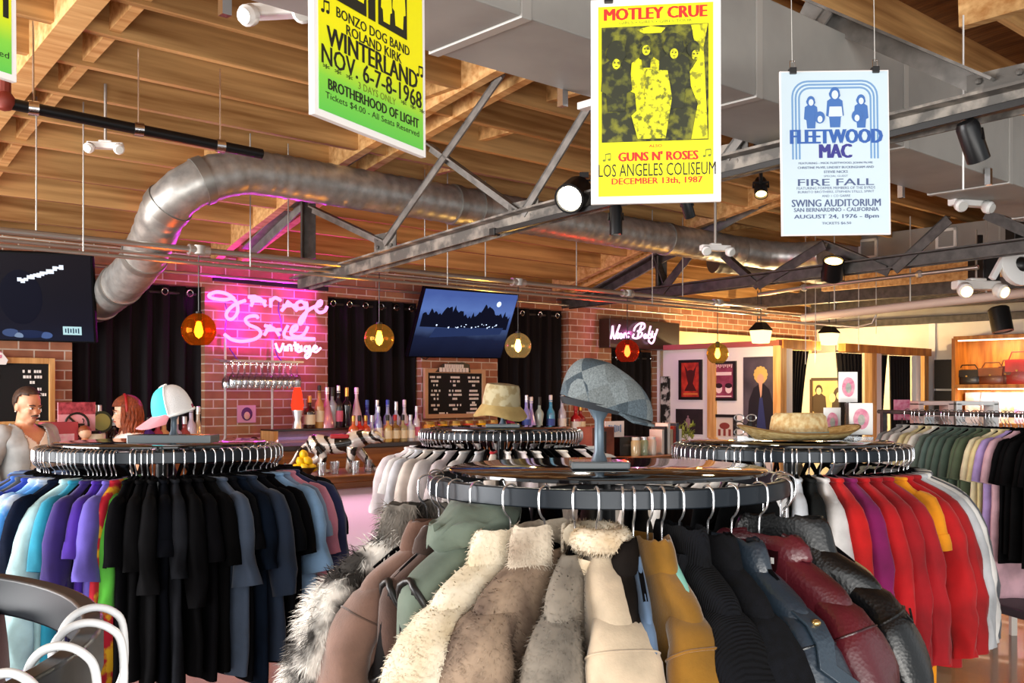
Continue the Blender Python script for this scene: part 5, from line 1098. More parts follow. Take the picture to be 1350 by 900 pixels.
def person_mesh(h, sh, chest, waist, hip, arms_, head_tilt, fem):
    mb = MB(); neck = h-.235
    mb.loft([body_ring(.84, hip*.9, .11), body_ring(.92, hip, .125), body_ring(1.02, waist+.01, .112), body_ring(1.10, waist, .105), body_ring(1.22, chest*.97, .118), body_ring(1.32, chest, .122), body_ring(neck-.12, sh*.92, .11), body_ring(neck-.055, sh*.80, .085, .005), body_ring(neck-.02, sh*.45, .066, .012), body_ring(neck, .062, .06, .012)])
    capsule(mb, [(0, .022, neck-.05), (0, .006, neck+.06)], [.060 if not fem else .048, .054 if not fem else .044])
    for s in (-1, 1):
        capsule(mb, [(s*.09, 0, .9), (s*.10, -.01, .48), (s*.10, .015, .09)], [.085, .056, .042]); capsule(mb, [(s*.10, .0, .055), (s*.115, -.14, .035)], [.045, .034])
        a = arms_[0 if s < 0 else 1]; capsule(mb, a, [.058, .042, .028] if not fem else [.048, .035, .023]); d = Vector(a[2])-Vector(a[1]); hand(mb, a[2], d, -s)
    T = head_shape(mb, (0, -.02, h-.115), head_tilt, fem, 1.0 if not fem else .95); return mb, T
def shell(me, off, test, name, m, parent, thick=.004):              # a garment grown out of the body surface where test() holds
    bm = bmesh.new(); bm.from_mesh(me); bm.normal_update()
    kill = [f for f in bm.faces if not test(f.calc_center_median())]; bmesh.ops.delete(bm, geom=kill, context='FACES')
    for v in bm.verts: v.co += v.normal*(off+.006*noise.noise(v.co*14)+.004*noise.noise(Vector((v.co.x*5, v.co.y*5, v.co.z*26))))
    m2 = bpy.data.meshes.new(name); bm.to_mesh(m2); bm.free(); m2.polygons.foreach_set('use_smooth', [True]*len(m2.polygons)); m2.materials.clear()
    o = link(name, m2, m, parent); s_ = o.modifiers.new('thickness', 'SOLIDIFY'); s_.thickness = thick; s_.offset = 1; return o
SKIN = mk('skin_tan', 'c98f6e', .5, col2='dba382', cs=9); SKINP = mk('skin_fair', 'eab797', .5, col2='f3c7aa', cs=9)
DHAIR = mk('dark_hair', '2a1a12', .6, col2='4a3020', cs=60, bump='noise', bs=300, bst=.6); AUB = mk('auburn_hair', '5a2210', .5, col2='a4522c', cs=14, stretch=(10, 10, 1), contrast=(.3, .7), bump='wave', bs=26, bst=.5)
# man in the grey shirt
h = 1.715; px_, py_ = PT(34, 520, 7.35).x, PT(34, 520, 7.35).y
t = thing('person', 'person in open grey shirt over white tee, with moustache, by the menu board', 'person', (px_, py_, 0), R(64))
arms_m = [[(-.175, .01, h-.31), (-.30, .05, 1.13), (-.20, -.02, .93)], [(.175, .01, h-.31), (.27, .05, 1.12), (.25, -.10, .88)]]
mb, T = person_mesh(h, .21, .17, .145, .165, arms_m, R(12), False); bme = fuse(mb, .009, 2, 'body'); link('body', bme, SKIN, t)
face_bits(t, T, mk('iris_brown', '2a1608', .2), DHAIR, mk('lips_rose', '9c5548', .5))
NK = h-.235
def dxy(c, a, b): return c.x*a+c.y*b
shell(bme, .008, lambda c: .86 < c.z < NK-.035-.9*max(0, .115-abs(c.x))*(1 if c.y < .0 else .2) and abs(c.x) < .205 and not (abs(c.x) > .17 and c.z < 1.25), 'white_tee', mk('white_tee_cloth', 'f4f1ec', .85), t)
shell(bme, .019, lambda c: .84 < c.z < NK-.012 and not (c.y < .02 and abs(c.x) < .062+.03*max(0, (c.z-1.25)/.2)) and not (c.z < 1.1 and abs(c.x) > .24 and c.y < -.06), 'grey_shirt', mk('grey_shirt_cloth', '9a9e9f', .9, col2='b0b3b3', cs=10), t, .005)
shell(bme, .014, lambda c: .06 < c.z < .88 and abs(c.x) < .2, 'trousers', mk('dark_trousers', '23252c', .9), t)
def hair_cap(T, test, off, name, m, par):
    mb = MB().ball((0, .012, .037), (.078+off, .096+off, .090+off), 36, 0, T); Ti = T.inverted(); me = mb.mesh(name, 0); bm = bmesh.new(); bm.from_mesh(me)
    bmesh.ops.delete(bm, geom=[f for f in bm.faces if not test(Ti @ f.calc_center_median())], context='FACES'); bm.to_mesh(me); bm.free(); me.polygons.foreach_set('use_smooth', [True]*len(me.polygons))
    o = link(name, me, m, par); s_ = o.modifiers.new('thickness', 'SOLIDIFY'); s_.thickness = .006; s_.offset = 1; return o
hair_cap(T, lambda c: (c.z > .082+.25*max(0, -c.y-.02) and c.y < .0) or (c.y >= .0 and c.z > .078-2.6*c.y and c.z > -.05) , .003, 'hair', DHAIR, t)
MB().tube([T @ Vector((-.030, -.080, -.050)), T @ Vector((-.012, -.097, -.044)), T @ Vector((.012, -.097, -.044)), T @ Vector((.030, -.080, -.050))], [.003, .0065, .0065, .003], 8).obj('moustache', DHAIR, t)
hair_cap(T, lambda c: False, .003, 'hair', DHAIR, t) if False else None
MB().ball((-.086, .006, -.034), .006, 8, 0, T).obj('ear_stud', WHITE, t)
# woman with auburn hair
h = 1.66; px_, py_ = PT(170, 520, 7.35).x, PT(170, 520, 7.35).y
t = thing('person', 'person with long auburn hair and red headband, white top, beside the teal cap', 'person', (px_, py_, 0), R(-62))
arms_w = [[(-.15, .01, h-.30), (-.22, .03, 1.10), (-.2, -.12, .92)], [(.15, .01, h-.30), (.22, .03, 1.10), (.2, -.12, .92)]]
mb, T = person_mesh(h, .18, .145, .12, .16, arms_w, R(2), True); bme = fuse(mb, .009, 2, 'body'); link('body', bme, SKINP, t); NK = h-.235
face_bits(t, T, mk('iris_green', '30442a', .2), mk('auburn_brow', '6a3a20', .6), mk('lips_red', 'b0504c', .5))
shell(bme, .010, lambda c: .86 < c.z < NK-.03-.35*max(0, .09-abs(c.x))*(1 if c.y < 0 else .3) and abs(c.x) < .24 and not (abs(c.x) > .19 and c.z < 1.2), 'white_top', mk('white_top_cloth', 'f6f4f2', .8), t)
shell(bme, .014, lambda c: .06 < c.z < .9 and abs(c.x) < .2, 'trousers', mk('blue_jeans', '2f3f5c', .9), t)
hair_cap(T, lambda c: c.z > .05+.2*max(0, -c.y-.04) or c.y > .0 and c.z > -.08, .010, 'hair', AUB, t)
mb = MB(); rn = random.Random(4)
for i in range(34):
    a = R(-28+236*i/33); X, Y = .082*math.cos(a), .012+.10*math.sin(a); wv = rn.uniform(.006, .012); ph = rn.random()*6; L_ = rn.uniform(.23, .31)
    q = [T @ Vector((X*.8, Y*.85, .095)), T @ Vector((X*1.04, Y*1.0, .04))]+[T @ Vector((X*(1.06+.35*f)+wv*math.sin(f*9+ph), Y*(1.03-.1*f)+.0+wv*math.cos(f*9+ph), .02-L_*f)) for f in (.15, .3, .45, .6, .75, .9, 1)]
    mb.tube(spline(q), [.015-.006*abs(2*j/len(spline(q))-1) for j in range(len(spline(q)))], 6)
mb.obj('long_hair', AUB, t, smooth=60)
q = [T @ Vector((.094*math.cos(a), -.006+.0*a, .037+.107*math.sin(a))) for a in [R(-12+204*k/24) for k in range(25)]]
MB().tube(q, .009, 8).obj('headband', mk('red_headband', '9c1a1c', .5), t)
MB().ball((.078, .004, -.045), (.004, .009, .014), 10, 0, T).obj('earring', mk('gold', 'd8a850', .3, .9), t)
# ------------------------------------------------------------------ bar, back bar and everything on them
def wthing(name, lab, cat, s, t, z, rz=0, group=None): return thing(name, lab, cat, W(s, t, z), A+rz, group)
BT = 6.23; sE = ss(893, BT)
bar = wthing('bar_counter', 'long bar with dark wooden top and pale lit front panels', 'bar counter', 0, BT, 0)
MB().box(((sE-4)/2, .30, 1.075), (sE+4, .66, .05)).obj('counter_top', OAK, bar, smooth=0, bevel=.008)
MB().box(((sE-4)/2, .0, 1.03), (sE+4, .03, .05)).obj('nosing', OAK, bar, smooth=0, bevel=.006)
MB().box(((sE-4)/2, .32, .5), (sE+3.9, .5, 1.0)).obj('carcass', DSTEEL, bar, smooth=0)
PANM = mk('pale_panel', 'ecdfe8', .35)
s_ = -3.9
while s_ < sE-.1:
    w_ = min(1.05, sE-s_); MB().box((s_+w_/2, .06, .52), (w_-.05, .03, .96)).obj('front_panel', PANM, bar, smooth=0, bevel=.003)
    MB().box((s_+w_, .055, .52), (.07, .05, 1.0)).obj('front_post', PINE, bar, smooth=0, bevel=.004); s_ += 1.05
l = bpy.data.lights.new('bar_strip_light', 'AREA'); l.shape = 'RECTANGLE'; l.size = 5; l.size_y = .05; l.energy = 22; l.color = (1, .55, .75)
lo = bpy.data.objects.new('bar_strip_light', l); COL.objects.link(lo); lo.parent = bar; lo.location = (3.2, -.09, 1.02); lo.rotation_euler = (R(-25), 0, 0)
# back bar
sA, sB = ss(362, 7.9), ss(556, 7.9)
def cabinet(name, lab, s0, s1, z, t0=7.75, t1=8.3, doors=3):
    c = wthing(name, lab, 'cabinet', s0, t0, 0); L_ = s1-s0
    MB().box((L_/2, (t1-t0)/2, z/2-.02), (L_, t1-t0, z-.04)).obj('body', OAK, c, smooth=0, bevel=.004); MB().box((L_/2, (t1-t0)/2-.01, z-.02), (L_+.03, t1-t0+.03, .04)).obj('top', mk('dark_top', '2c1c14', .3, coat=.4), c, smooth=0, bevel=.004)
    for i in range(doors):
        x = L_*(i+.5)/doors; d = MB().box((x, -.012, z/2-.1), (L_/doors-.03, .02, z-.3)).obj('door', HONEY, c, smooth=0, bevel=.004); MB().ball((x+L_/doors*.38, -.03, z/2), .012, 8).obj('knob', BLKM, d)
    return c
cabinet('back_bar_cabinet', 'wooden back bar cabinet below the pink script sign and curtain, bottles on top', sA, sB, 1.24)
cabinet('back_bar_cabinet', 'wooden back bar cabinet below the letter board and right hand curtain', sB+.05, ss(800, 7.9), 1.24)
cabinet('back_bar_cabinet', 'wooden back bar cabinet under the menu board and first curtain', -1.5, ss(268, 7.9), 1.2)
rs = wthing('bottle_riser', 'raised dark bottle step at the back of the back bar', 'shelf', sA+.05, 8.0, 1.24); Lr = (sB-sA)*.66
MB().box((Lr/2, .12, .125), (Lr, .24, .02)).obj('step', mk('dark_top', '2c1c14', .3, coat=.4), rs, smooth=0, bevel=.003); MB().box((Lr/2, .235, .06), (Lr, .01, .12)).obj('back_panel', OAK, rs, smooth=0)
MB().box((.02, .12, .06), (.04, .24, .12)).obj('side_block', PINE, rs, smooth=0); MB().box((Lr-.02, .12, .06), (.04, .24, .12)).obj('side_block', PINE, rs, smooth=0)
# bottles
PROF = {'tall': [(0, 0), (.036, 0), (.038, .01), (.038, .17), (.034, .2), (.016, .235), (.014, .29), (.016, .292), (.016, .305), (0, .305)],
        'square': [(0, 0), (.045, 0), (.047, .008), (.047, .13), (.043, .15), (.018, .17), (.016, .21), (.018, .212), (.018, .225), (0, .225)],
        'cone': [(0, 0), (.06, 0), (.058, .03), (.04, .12), (.022, .2), (.014, .24), (.014, .28), (.018, .283), (.018, .295), (0, .295)],
        'round': [(0, 0), (.05, 0), (.062, .03), (.064, .07), (.05, .11), (.02, .14), (.015, .2), (.018, .202), (.018, .215), (0, .215)],
        'flared': [(0, 0), (.03, 0), (.034, .02), (.03, .1), (.04, .18), (.036, .2), (.014, .23), (.014, .275), (0, .275)]}
CAPZ = {'tall': (.30, .345, .016), 'square': (.22, .26, .019), 'cone': (.29, .33, .018), 'round': (.21, .26, .02), 'flared': (.27, .33, .017)}
LABZ = {'tall': (.05, .14, .0392), 'square': (.03, .11, .0482), 'cone': (.0, 0, 0), 'round': (0, 0, 0), 'flared': (0, 0, 0)}
BM = {k: MB().lathe(v, 18).mesh('glass_body', 50) for k, v in PROF.items()}
CM = {k: MB().lathe([(0, a-.012), (r, a-.012), (r, b), (r*.7, b+.004), (0, b+.004)], 14).mesh('cap', 40) for k, (a, b, r) in CAPZ.items()}
LM = {k: MB().lathe([(r, a), (r, b)], 18).mesh('label', 50) for k, (a, b, r) in LABZ.items() if r}
def liquor(h, clear=False): return mk('bottle_'+h, h, .08, coat=.5) if not clear else mk('bottle_clear_'+h, h, .06, col2='ffffff', cs=30, contrast=(.5, .75), coat=.6)
def bottle(kind, s, t, z, glass, gname, cap, capn, place, lab=None, sc=1, extra=''):
    b = wthing('liquor_bottle', f'{gname} bottle with {capn} cap {place}', 'bottle', s, t, z, random.random()*6, 'liquor bottles on the back bar'); b.scale = (sc,)*3
    link('glass_body', BM[kind], glass, b); link('cap', CM[kind], cap, b)
    if kind in LM: link('label', LM[kind], lab or WHITE, b)
    return b
GOLD = mk('gold_cap', 'c8a050', .3, .8); SILV = mk('silver_cap', 'd8dade', .3, .9); REDC = mk('red_cap', 'b0201c', .5); PINKL = mk('pink_label', 'd86a90', .6); CREAML = mk('cream_label', 'e8dcc0', .6); BLUL = mk('blue_label', '3a58b0', .5)
def bx(u, t): return ss(u, t)
pl = 'on the back bar behind the white tiger'
row1 = [(408, 'square', '3a2016', 'dark brown', GOLD, 'gold', CREAML), (421, 'tall', 'c89a5a', 'amber', BLACK, 'black', CREAML), (431, 'cone', 'd88aa8', 'pale pink', SILV, 'silver', None), (438, 'flared', '9fa6b4', 'smoky', BLACK, 'black', None), (446, 'tall', '2a2430', 'near black', SILV, 'silver', PINKL), (457, 'flared', '241c22', 'black', GOLD, 'gold', None),
        (470, 'cone', 'd8b8c4', 'blush', WHITE, 'white', None), (484, 'tall', '3a3e90', 'indigo', BLUL, 'blue', WHITE), (497, 'tall', 'b8c8ec', 'pale blue', SILV, 'silver', BLUL), (511, 'tall', 'a8b4e0', 'lilac blue', BLUL, 'blue', WHITE), (522, 'flared', 'c4ccf0', 'icy', SILV, 'silver', None), (533, 'tall', 'd8d0e8', 'lavender clear', WHITE, 'white', PINKL)]
for u, k, hx, nm, cp, cn, lb in row1: bottle(k, bx(u, 8.12), 8.12, 1.375 if bx(u, 8.12) < sA+.05+Lr-.05 else 1.24, liquor(hx), nm, cp, cn, pl+', upper row', lb, 1.12)
row2 = [(466, 'square', 'c86a3a', 'copper', GOLD, 'gold', CREAML), (474, 'square', 'c03024', 'red', BLACK, 'black', WHITE), (482, 'square', 'c84a28', 'orange red', GOLD, 'gold', CREAML), (490, 'round', 'b8bcd8', 'clear round', SILV, 'silver', None), (499, 'tall', '9aa4d8', 'violet blue', SILV, 'silver', WHITE), (511, 'square', 'c8a860', 'honey', BLACK, 'black', CREAML), (521, 'square', '8a6a3a', 'tawny', REDC, 'red', CREAML), (531, 'square', 'a89a70', 'straw', BLACK, 'black', CREAML), (541, 'square', 'c4c8d8', 'clear square', SILV, 'silver', WHITE), (549, 'tall', 'd0c8d8', 'clear', SILV, 'silver', PINKL)]
for u, k, hx, nm, cp, cn, lb in row2: bottle(k, bx(u, 7.86), 7.86, 1.24, liquor(hx), nm, cp, cn, pl+', lower row', lb, .95)
for u, k, hx, nm, cp, cn, lb in [(672, 'round', '8a2a50', 'wine red', SILV, 'silver', None), (694, 'tall', '9a9ae0', 'violet lit', SILV, 'silver', BLUL), (711, 'flared', 'a8c4c0', 'greenish clear', BLACK, 'black', None), (726, 'tall', '50a8d8', 'bright blue', WHITE, 'white', BLUL), (741, 'tall', 'c8c8dc', 'clear', SILV, 'silver', WHITE), (759, 'square', 'b02028', 'red', REDC, 'red', WHITE), (700, 'cone', 'a4a0f0', 'lilac', WHITE, 'white', None), (765, 'square', '8a1a20', 'dark red', GOLD, 'gold', CREAML)]:
    bottle(k, bx(u, 8.05), 8.05, 1.24, liquor(hx), nm, cp, cn, 'on the back bar right of the bucket hat', lb, 1.25)
for u, k, hx, nm, cp, cn, lb in [(124, 'tall', '8a80c8', 'violet', WHITE, 'white', PINKL), (131, 'tall', 'b0a8c8', 'pale lilac', SILV, 'silver', WHITE), (139, 'round', '3a2a26', 'brown', GOLD, 'gold', None), (150, 'square', '2a1e24', 'dark', SILV, 'silver', PINKL), (196, 'square', '5a3aa0', 'purple', BLACK, 'black', WHITE), (208, 'square', 'b84a60', 'rose', BLACK, 'black', WHITE), (216, 'square', 'd8ae7a', 'tan', GOLD, 'gold', CREAML), (232, 'square', 'c0b8e8', 'pale violet', WHITE, 'white', BLUL), (243, 'square', 'a04a4a', 'brick red', SILV, 'silver', WHITE), (252, 'tall', 'c8c0d8', 'clear', BLACK, 'black', WHITE), (261, 'cone', 'b8a890', 'straw clear', SILV, 'silver', None)]:
    bottle(k, bx(u, 8.0), 8.0, 1.2, liquor(hx), nm, cp, cn, 'on the back bar in front of the first curtain', lb, 1.15)
# lava lamp
p = PT(449, 568, 8.02); sL, tL = ST(PT(390, 568, 8.0)); z0 = 1.375
tL_ = wthing('lava_lamp', 'red lava lamp glowing at the edge of the glass rack', 'lamp', ss(392, 8.1), 8.1, 1.375)
MB().lathe([(0, 0), (.05, 0), (.03, .08), (.05, .16), (.048, .17), (0, .17)], 18).obj('base', SILV, tL_); MB().lathe([(0, .165), (.05, .165), (.058, .21), (.04, .33), (.028, .37), (0, .37)], 18).obj('glass', glow('lava_red', 'ff3a20', 1.5), tL_); MB().lathe([(0, .37), (.029, .37), (.018, .44), (0, .445)], 16).obj('cap', SILV, tL_)
# yellow drink dispensers
for k, (u, hx, nm) in enumerate(((566, 'e8c040', 'first yellow'), (583, 'e0b838', 'second yellow'), (600, 'e8c860', 'third yellow'), (617, 'd86030', 'orange red'), (634, 'f0c020', 'bright yellow'), (650, 'e0a850', 'pale amber'))):
    d = wthing('drink_dispenser', f'{nm} syrup jar with lid beneath the letter board', 'jar', ss(u, 8.0), 8.0, 1.24, 0, 'jars beneath the letter board')
    MB().lathe([(0, 0), (.055, 0), (.06, .01), (.06, .13), (.05, .15), (0, .15)], 20).obj('jar_body', mk('syrup_'+hx, hx, .12, coat=.5, emit=hx, es=0), d); MB().lathe([(0, .148), (.052, .148), (.054, .175), (0, .185)], 18).obj('lid', mk('gold_lid', 'b89a50', .35, .6), d); MB().box((0, -.065, .04), (.02, .03, .03)).obj('tap', BLACK, d, smooth=0)
# hanging glasses
gr = wthing('glass_rack', 'steel rails holding upside down stemmed glasses under the neon sign', 'glass rack', ss(300, 8.1), 8.1, 1.97)
Lg = ss(392, 8.1)-ss(300, 8.1)
for y in (-.1, .02, .14): MB().box((Lg/2, y, 0), (Lg, .02, .015)).obj('rail', CONDUIT, gr, smooth=0)
for x in (.02, Lg-.02): MB().tube([(x, .02, 0), (x, .29, .02)], .008, 6).obj('bracket', CONDUIT, gr)
WG = MB().lathe([(.034, 0), (.034, -.004), (.006, -.008), (.0045, -.09), (.01, -.10), (.034, -.13), (.04, -.17), (.034, -.21), (.033, -.21), (.038, -.17), (.032, -.132), (0, -.108)], 14).mesh('wine_glass', 50); GLS = glassy('clear_glass', 'eef2f4', .22)
for j, y in enumerate((-.04, .08)):
    for i in range(12):
        o = link('wine_glass', WG, GLS); o.location = W(ss(300, 8.1)+Lg*(i+.5)/12, 8.1+y, 1.965-.02*j); tag(o, 'stemmed wine glass hanging upside down beneath the pink neon sign', 'glass', 'wine glasses hanging under the neon sign')
for nm, cat, u, v0, v1, sz, lab in (('art_card', 'picture', 326, 534, 557, .24, 'small purple portrait card on the brick pier'), ('art_card', 'picture', 322, 577, 592, .42, 'framed card with two dark haired faces low on the brick pier')):
    z1, z0 = PT(u, v0, 8.37).z, PT(u, v1, 8.37).z; c = wthing(nm, lab, cat, ss(u, 8.37), 8.385, (z0+z1)/2)
    MB().box((0, 0, 0), (sz*.75 if nm == 'art_card' and sz < .3 else sz, .012, z1-z0)).obj('sheet', mk('pink_card', 'd8a0c0', .6) if sz < .3 else CREAML, c, smooth=0)
    g = MB(); xs = (0,) if sz < .3 else (-.1, .1)
    for x in xs: g.ball((x, -.008, .0), (.055, .003, .06), 14)
    hd = g.obj('printed_heads', mk('print_purple', '5a2a6a', .6) if sz < .3 else mk('print_brown', '4a3020', .6), c); g = MB()
    for x in xs: g.ball((x, -.011, -.015), (.03, .003, .035), 12)
    g.obj('printed_faces', mk('print_skin', 'e0b8a8', .6), hd)
# white tiger figurine on the counter
def tiger():
    p = PT(448, 610, 6.5); t = thing('tiger_figurine', 'silvery white ceramic tiger with black stripes walking along the bar top', 'figurine', (p.x, p.y, 1.10), R(8))
    SC_ = .9; mb = MB()
    def E(x, z, w, h_, y=0, n=18): return [(x*SC_, (y+w*math.cos(a))*SC_, (z+h_*math.sin(a))*SC_) for a in [2*PI*k/n for k in range(n)]]
    mb.loft([E(-.27, .24, .02, .02), E(-.25, .235, .055, .07), E(-.18, .235, .075, .085), E(-.08, .225, .072, .075), E(.02, .235, .078, .082), E(.11, .255, .08, .09), E(.18, .275, .065, .075), E(.23, .285, .05, .055), E(.26, .29, .05, .05)])
    mb.ball((.285*SC_, 0, .29*SC_), (.06*SC_, .055*SC_, .055*SC_), 16); mb.ball((.335*SC_, 0, .27*SC_), (.035*SC_, .035*SC_, .03*SC_), 12)
    for s in (-1, 1): mb.ball((.27*SC_, s*.042*SC_, .342*SC_), (.012, .014, .016), 8)
    for pts in ([(.13, .05, .21), (.20, .05, .12), (.27, .05, .04), (.30, .05, .012)], [(.10, -.05, .21), (.09, -.05, .11), (.07, -.05, .03), (.09, -.05, .012)], [(-.2, .05, .22), (-.17, .05, .13), (-.25, .05, .07), (-.22, .05, .012)], [(-.2, -.05, .22), (-.13, -.05, .13), (-.15, -.05, .06), (-.11, -.05, .012)]):
        P_ = [Vector(q)*SC_ for q in pts]; mb.tube(spline(P_), [(.048-.028*min(1, j/len(spline(P_))*1.3))*SC_ for j in range(len(spline(P_)))], 12); e = P_[-1]; mb.ball((e.x+.012, e.y, .013), (.03, .022, .014), 10)
    mb.tube(spline([Vector(q)*SC_ for q in [(-.26, 0, .25), (-.33, 0, .19), (-.38, 0, .1), (-.42, .0, .06), (-.45, 0, .08)]]), .012, 8)
    me = fuse(mb, .007, 2, 'body'); body = link('body', me, mk('white_glaze', 'dcd8d2', .18, .35, coat=.6), t)
    # stripes: thin black bands lifted just off the flanks
    bm = bmesh.new(); bm.from_mesh(me); bm.normal_update()
    keep = []
    for f in bm.faces:
        c = f.calc_center_median(); q = c.x*62+6*noise.noise(c*9)+3*abs(c.y)*20+c.z*10
        if not (math.sin(q) > .45 and c.z > .035): keep.append(f)
    bmesh.ops.delete(bm, geom=keep, context='FACES')
    for v in bm.verts: v.co += v.normal*.0012
    m2 = bpy.data.meshes.new('stripes'); bm.to_mesh(m2); bm.free(); m2.polygons.foreach_set('use_smooth', [True]*len(m2.polygons)); m2.materials.clear(); link('stripes', m2, mk('black_glaze', '15120f', .2, coat=.5), body)
    MB().box((0, 0, .3*SC_), (.14, .13, .03)).obj('saddle_cloth', mk('saddle_red', '9c1c24', .5), t, smooth=0, bevel=.008)
tiger()
# bowl of lemons
p = PT(400, 610, 6.42); bw = thing('fruit_bowl', 'dark wire fruit bowl holding lemons at the near end of the bar', 'bowl', (p.x, p.y, 1.10)); MB().lathe([(0, 0), (.05, 0), (.052, .008), (.10, .06), (.105, .062), (.098, .06), (.05, .014), (0, .012)], 22).obj('bowl', mk('bronze', '6a5036', .35, .7), bw)
LEM = MB().loft([[(x, r*math.cos(a), r*math.sin(a)) for a in [2*PI*k/12 for k in range(12)]] for x, r in ((-.044, .004), (-.036, .014), (-.022, .027), (0, .032), (.022, .027), (.036, .014), (.044, .004))]).mesh('lemon', 70)
LEMM = mk('lemon_skin', 'e8b80c', .45, col2='f4d020', cs=20, bump='noise', bs=200, bst=.2)
for i, (x, y, z) in enumerate(((-.05, -.03, .055), (.02, -.045, .055), (.06, .0, .058), (-.02, .035, .055), (-.015, -.02, .10), (.035, -.01, .105), (.005, -.01, .148))):
    o = link('lemon', LEM, LEMM); o.location = (p.x+x, p.y+y, 1.10+z); o.rotation_euler = (random.random()*3, random.random(), random.random()*6); tag(o, 'lemon heaped in the dark fruit bowl on the bar' if i < 6 else 'topmost lemon of the heap in the fruit bowl', 'lemon', 'lemons in the fruit bowl')
for i in range(5):
    s_ = ss(420+22*i, 6.4); g = wthing('tumbler', 'small glass tumbler standing on the bar by the tiger', 'glass', s_, 6.36+.05*(i % 2), 1.10, 0, 'tumblers by the tiger'); MB().lathe([(0, 0), (.03, 0), (.036, .09), (.034, .09), (.028, .006), (0, .006)], 16).obj('cup', GLS, g)
# left end of the back bar: no smoking sign, pink box, candle tin
p = PT(101, 582, 7.8); sg_ = wthing('no_smoking_sign', 'pink no smoking sign on a stand left of the auburn haired person', 'sign', ss(101, 7.8), 7.8, 1.2)
z1 = PT(101, 530, 7.8).z-1.2; z0 = .05
MB().box((0, .0, (z0+z1)/2), (.27, .012, z1-z0)).obj('card', mk('pink_sign', 'e8a8b4', .6), sg_, smooth=0); MB().box((0, -.008, z1-.045), (.27, .004, .09)).obj('photo_strip', mk('maroon_strip', '7a2030', .6, col2='c05060', cs=30), sg_, smooth=0); MB().box((0, .05, .03), (.2, .14, .06)).obj('foot', BLACK, sg_, smooth=0, bevel=.004)
cz = (z0+z1)/2+.02; g = MB(); g.tube([(.085*math.cos(a), -.009, cz+.085*math.sin(a)) for a in [2*PI*k/28 for k in range(28)]], .0085, 6, closed=True); g.bar((-.06, -.009, cz+.06), (.06, -.009, cz-.06), .006, .015); g.box((.0, -.008, cz), (.11, .004, .016)); g.tube([(.045, -.008, cz+.012), (.05, -.008, cz+.03), (.04, -.008, cz+.045)], .004, 5); g.obj('no_smoking_symbol', INK, sg_, smooth=40)
g = MB(); text(g, 'NO', 0, cz-.115, .06, .028, -.0075); text(g, 'SMOKING', 0, cz-.155, .17, .028, -.0075); g.obj('lettering', INK, sg_, smooth=0)
b = wthing('gift_box', 'rose pink printed box left of the no smoking sign', 'box', ss(77, 7.75), 7.75, 1.2, R(10)); MB().box((0, 0, .14), (.22, .16, .28)).obj('carton', mk('rose_box', 'b84a58', .6), b, smooth=0, bevel=.004); MB().box((.01, -.083, .13), (.13, .006, .13)).obj('label', mk('pink_picture', 'eaa8c8', .6, col2='f0e0e8', cs=22), b, smooth=0)
b = wthing('candle_tin', 'cream candle tin beside the no smoking sign', 'tin', ss(126, 7.7), 7.7, 1.2); MB().lathe([(0, .08), (.07, .08), (.07, .19), (0, .19)], 20).obj('tin', CREAML, b); MB().lathe([(0, 0), (.075, 0), (.075, .08), (0, .08)], 20).obj('stand', BLACK, b); MB().lathe([(0, .19), (.04, .19), (.03, .21), (0, .215)], 16).obj('lid', BLACK, b)
b = wthing('clock', 'small round green clock behind the candle tin', 'clock', ss(133, 7.92), 7.92, 1.2); MB().lathe([(0, -.015), (.085, -.015), (.085, .015), (0, .015)], 24, M=Matrix.Translation((0, 0, .27)) @ Matrix.Rotation(R(90), 4, 'X')).obj('case', mk('dark_green', '2a3a20', .4), b); MB().lathe([(0, .016), (.065, .016), (.065, .02), (0, .02)], 22, M=Matrix.Translation((0, 0, .27)) @ Matrix.Rotation(R(90), 4, 'X')).obj('dial', mk('olive_dial', 'a0a860', .5), b); MB().box((0, 0, .09), (.08, .06, .18)).obj('stand', BLACK, b, smooth=0)
b = wthing('figurine', 'small pale doll like figurine in front of the no smoking sign', 'figurine', ss(112, 7.66), 7.66, 1.2); MB().lathe([(0, 0), (.05, 0), (.05, .02), (.03, .05), (.045, .12), (.02, .16), (0, .165)], 16).obj('torso', mk('peach_cloth', 'd89a70', .6), b); MB().ball((0, 0, .20), .045, 14).obj('head', mk('peach_skin', 'e8c0a0', .5), b); MB().ball((0, .006, .215), (.047, .046, .04), 14).obj('hair', mk('brown_hair', '8a4a28', .6), b)
# right end of the bar: books, jars, white menu, black box
for i in range(7):
    hx, nm = (('d8d4cc', 'white'), ('2a2a2c', 'black'), ('e8e4dc', 'cream'), ('b8a890', 'tan'), ('a03a34', 'red'), ('3a4a5a', 'slate'), ('ece8e4', 'white'))[i]
    b = wthing('book', f'{nm} book at the bar end, {("first","second","third","fourth","fifth","sixth","seventh")[i]} of the row', 'book', ss(868, 6.4)+.045*i, 6.42, 1.10, 0, 'books at the end of the bar'); hb_ = .24+.03*((i*7) % 3)
    MB().box((0, 0, hb_/2), (.034, .16, hb_)).obj('cover', mk('book_'+hx, hx, .6), b, smooth=0, bevel=.002); MB().box((0, .004, hb_/2), (.026, .155, hb_+.002)).obj('pages', CREAML, b, smooth=0)
for i, (u, hx, nm) in enumerate(((836, 'c8b890', 'tan'), (846, '9ab090', 'greenish'), (857, 'e0dcd0', 'white'), (838, 'b0a078', 'olive'))):
    b = wthing('jar', f'{nm} lidded jar at the far end of the bar left of the books', 'jar', ss(u, 6.4), 6.38+.1*(i == 3), 1.10); MB().lathe([(0, 0), (.045, 0), (.047, .01), (.047, .13), (.036, .15), (0, .15)], 16).obj('glass', mk('jar_'+hx, hx, .15, coat=.5), b); MB().lathe([(0, .148), (.038, .148), (.038, .175), (0, .177)], 14).obj('lid', SILV if i % 2 else WHITE, b)
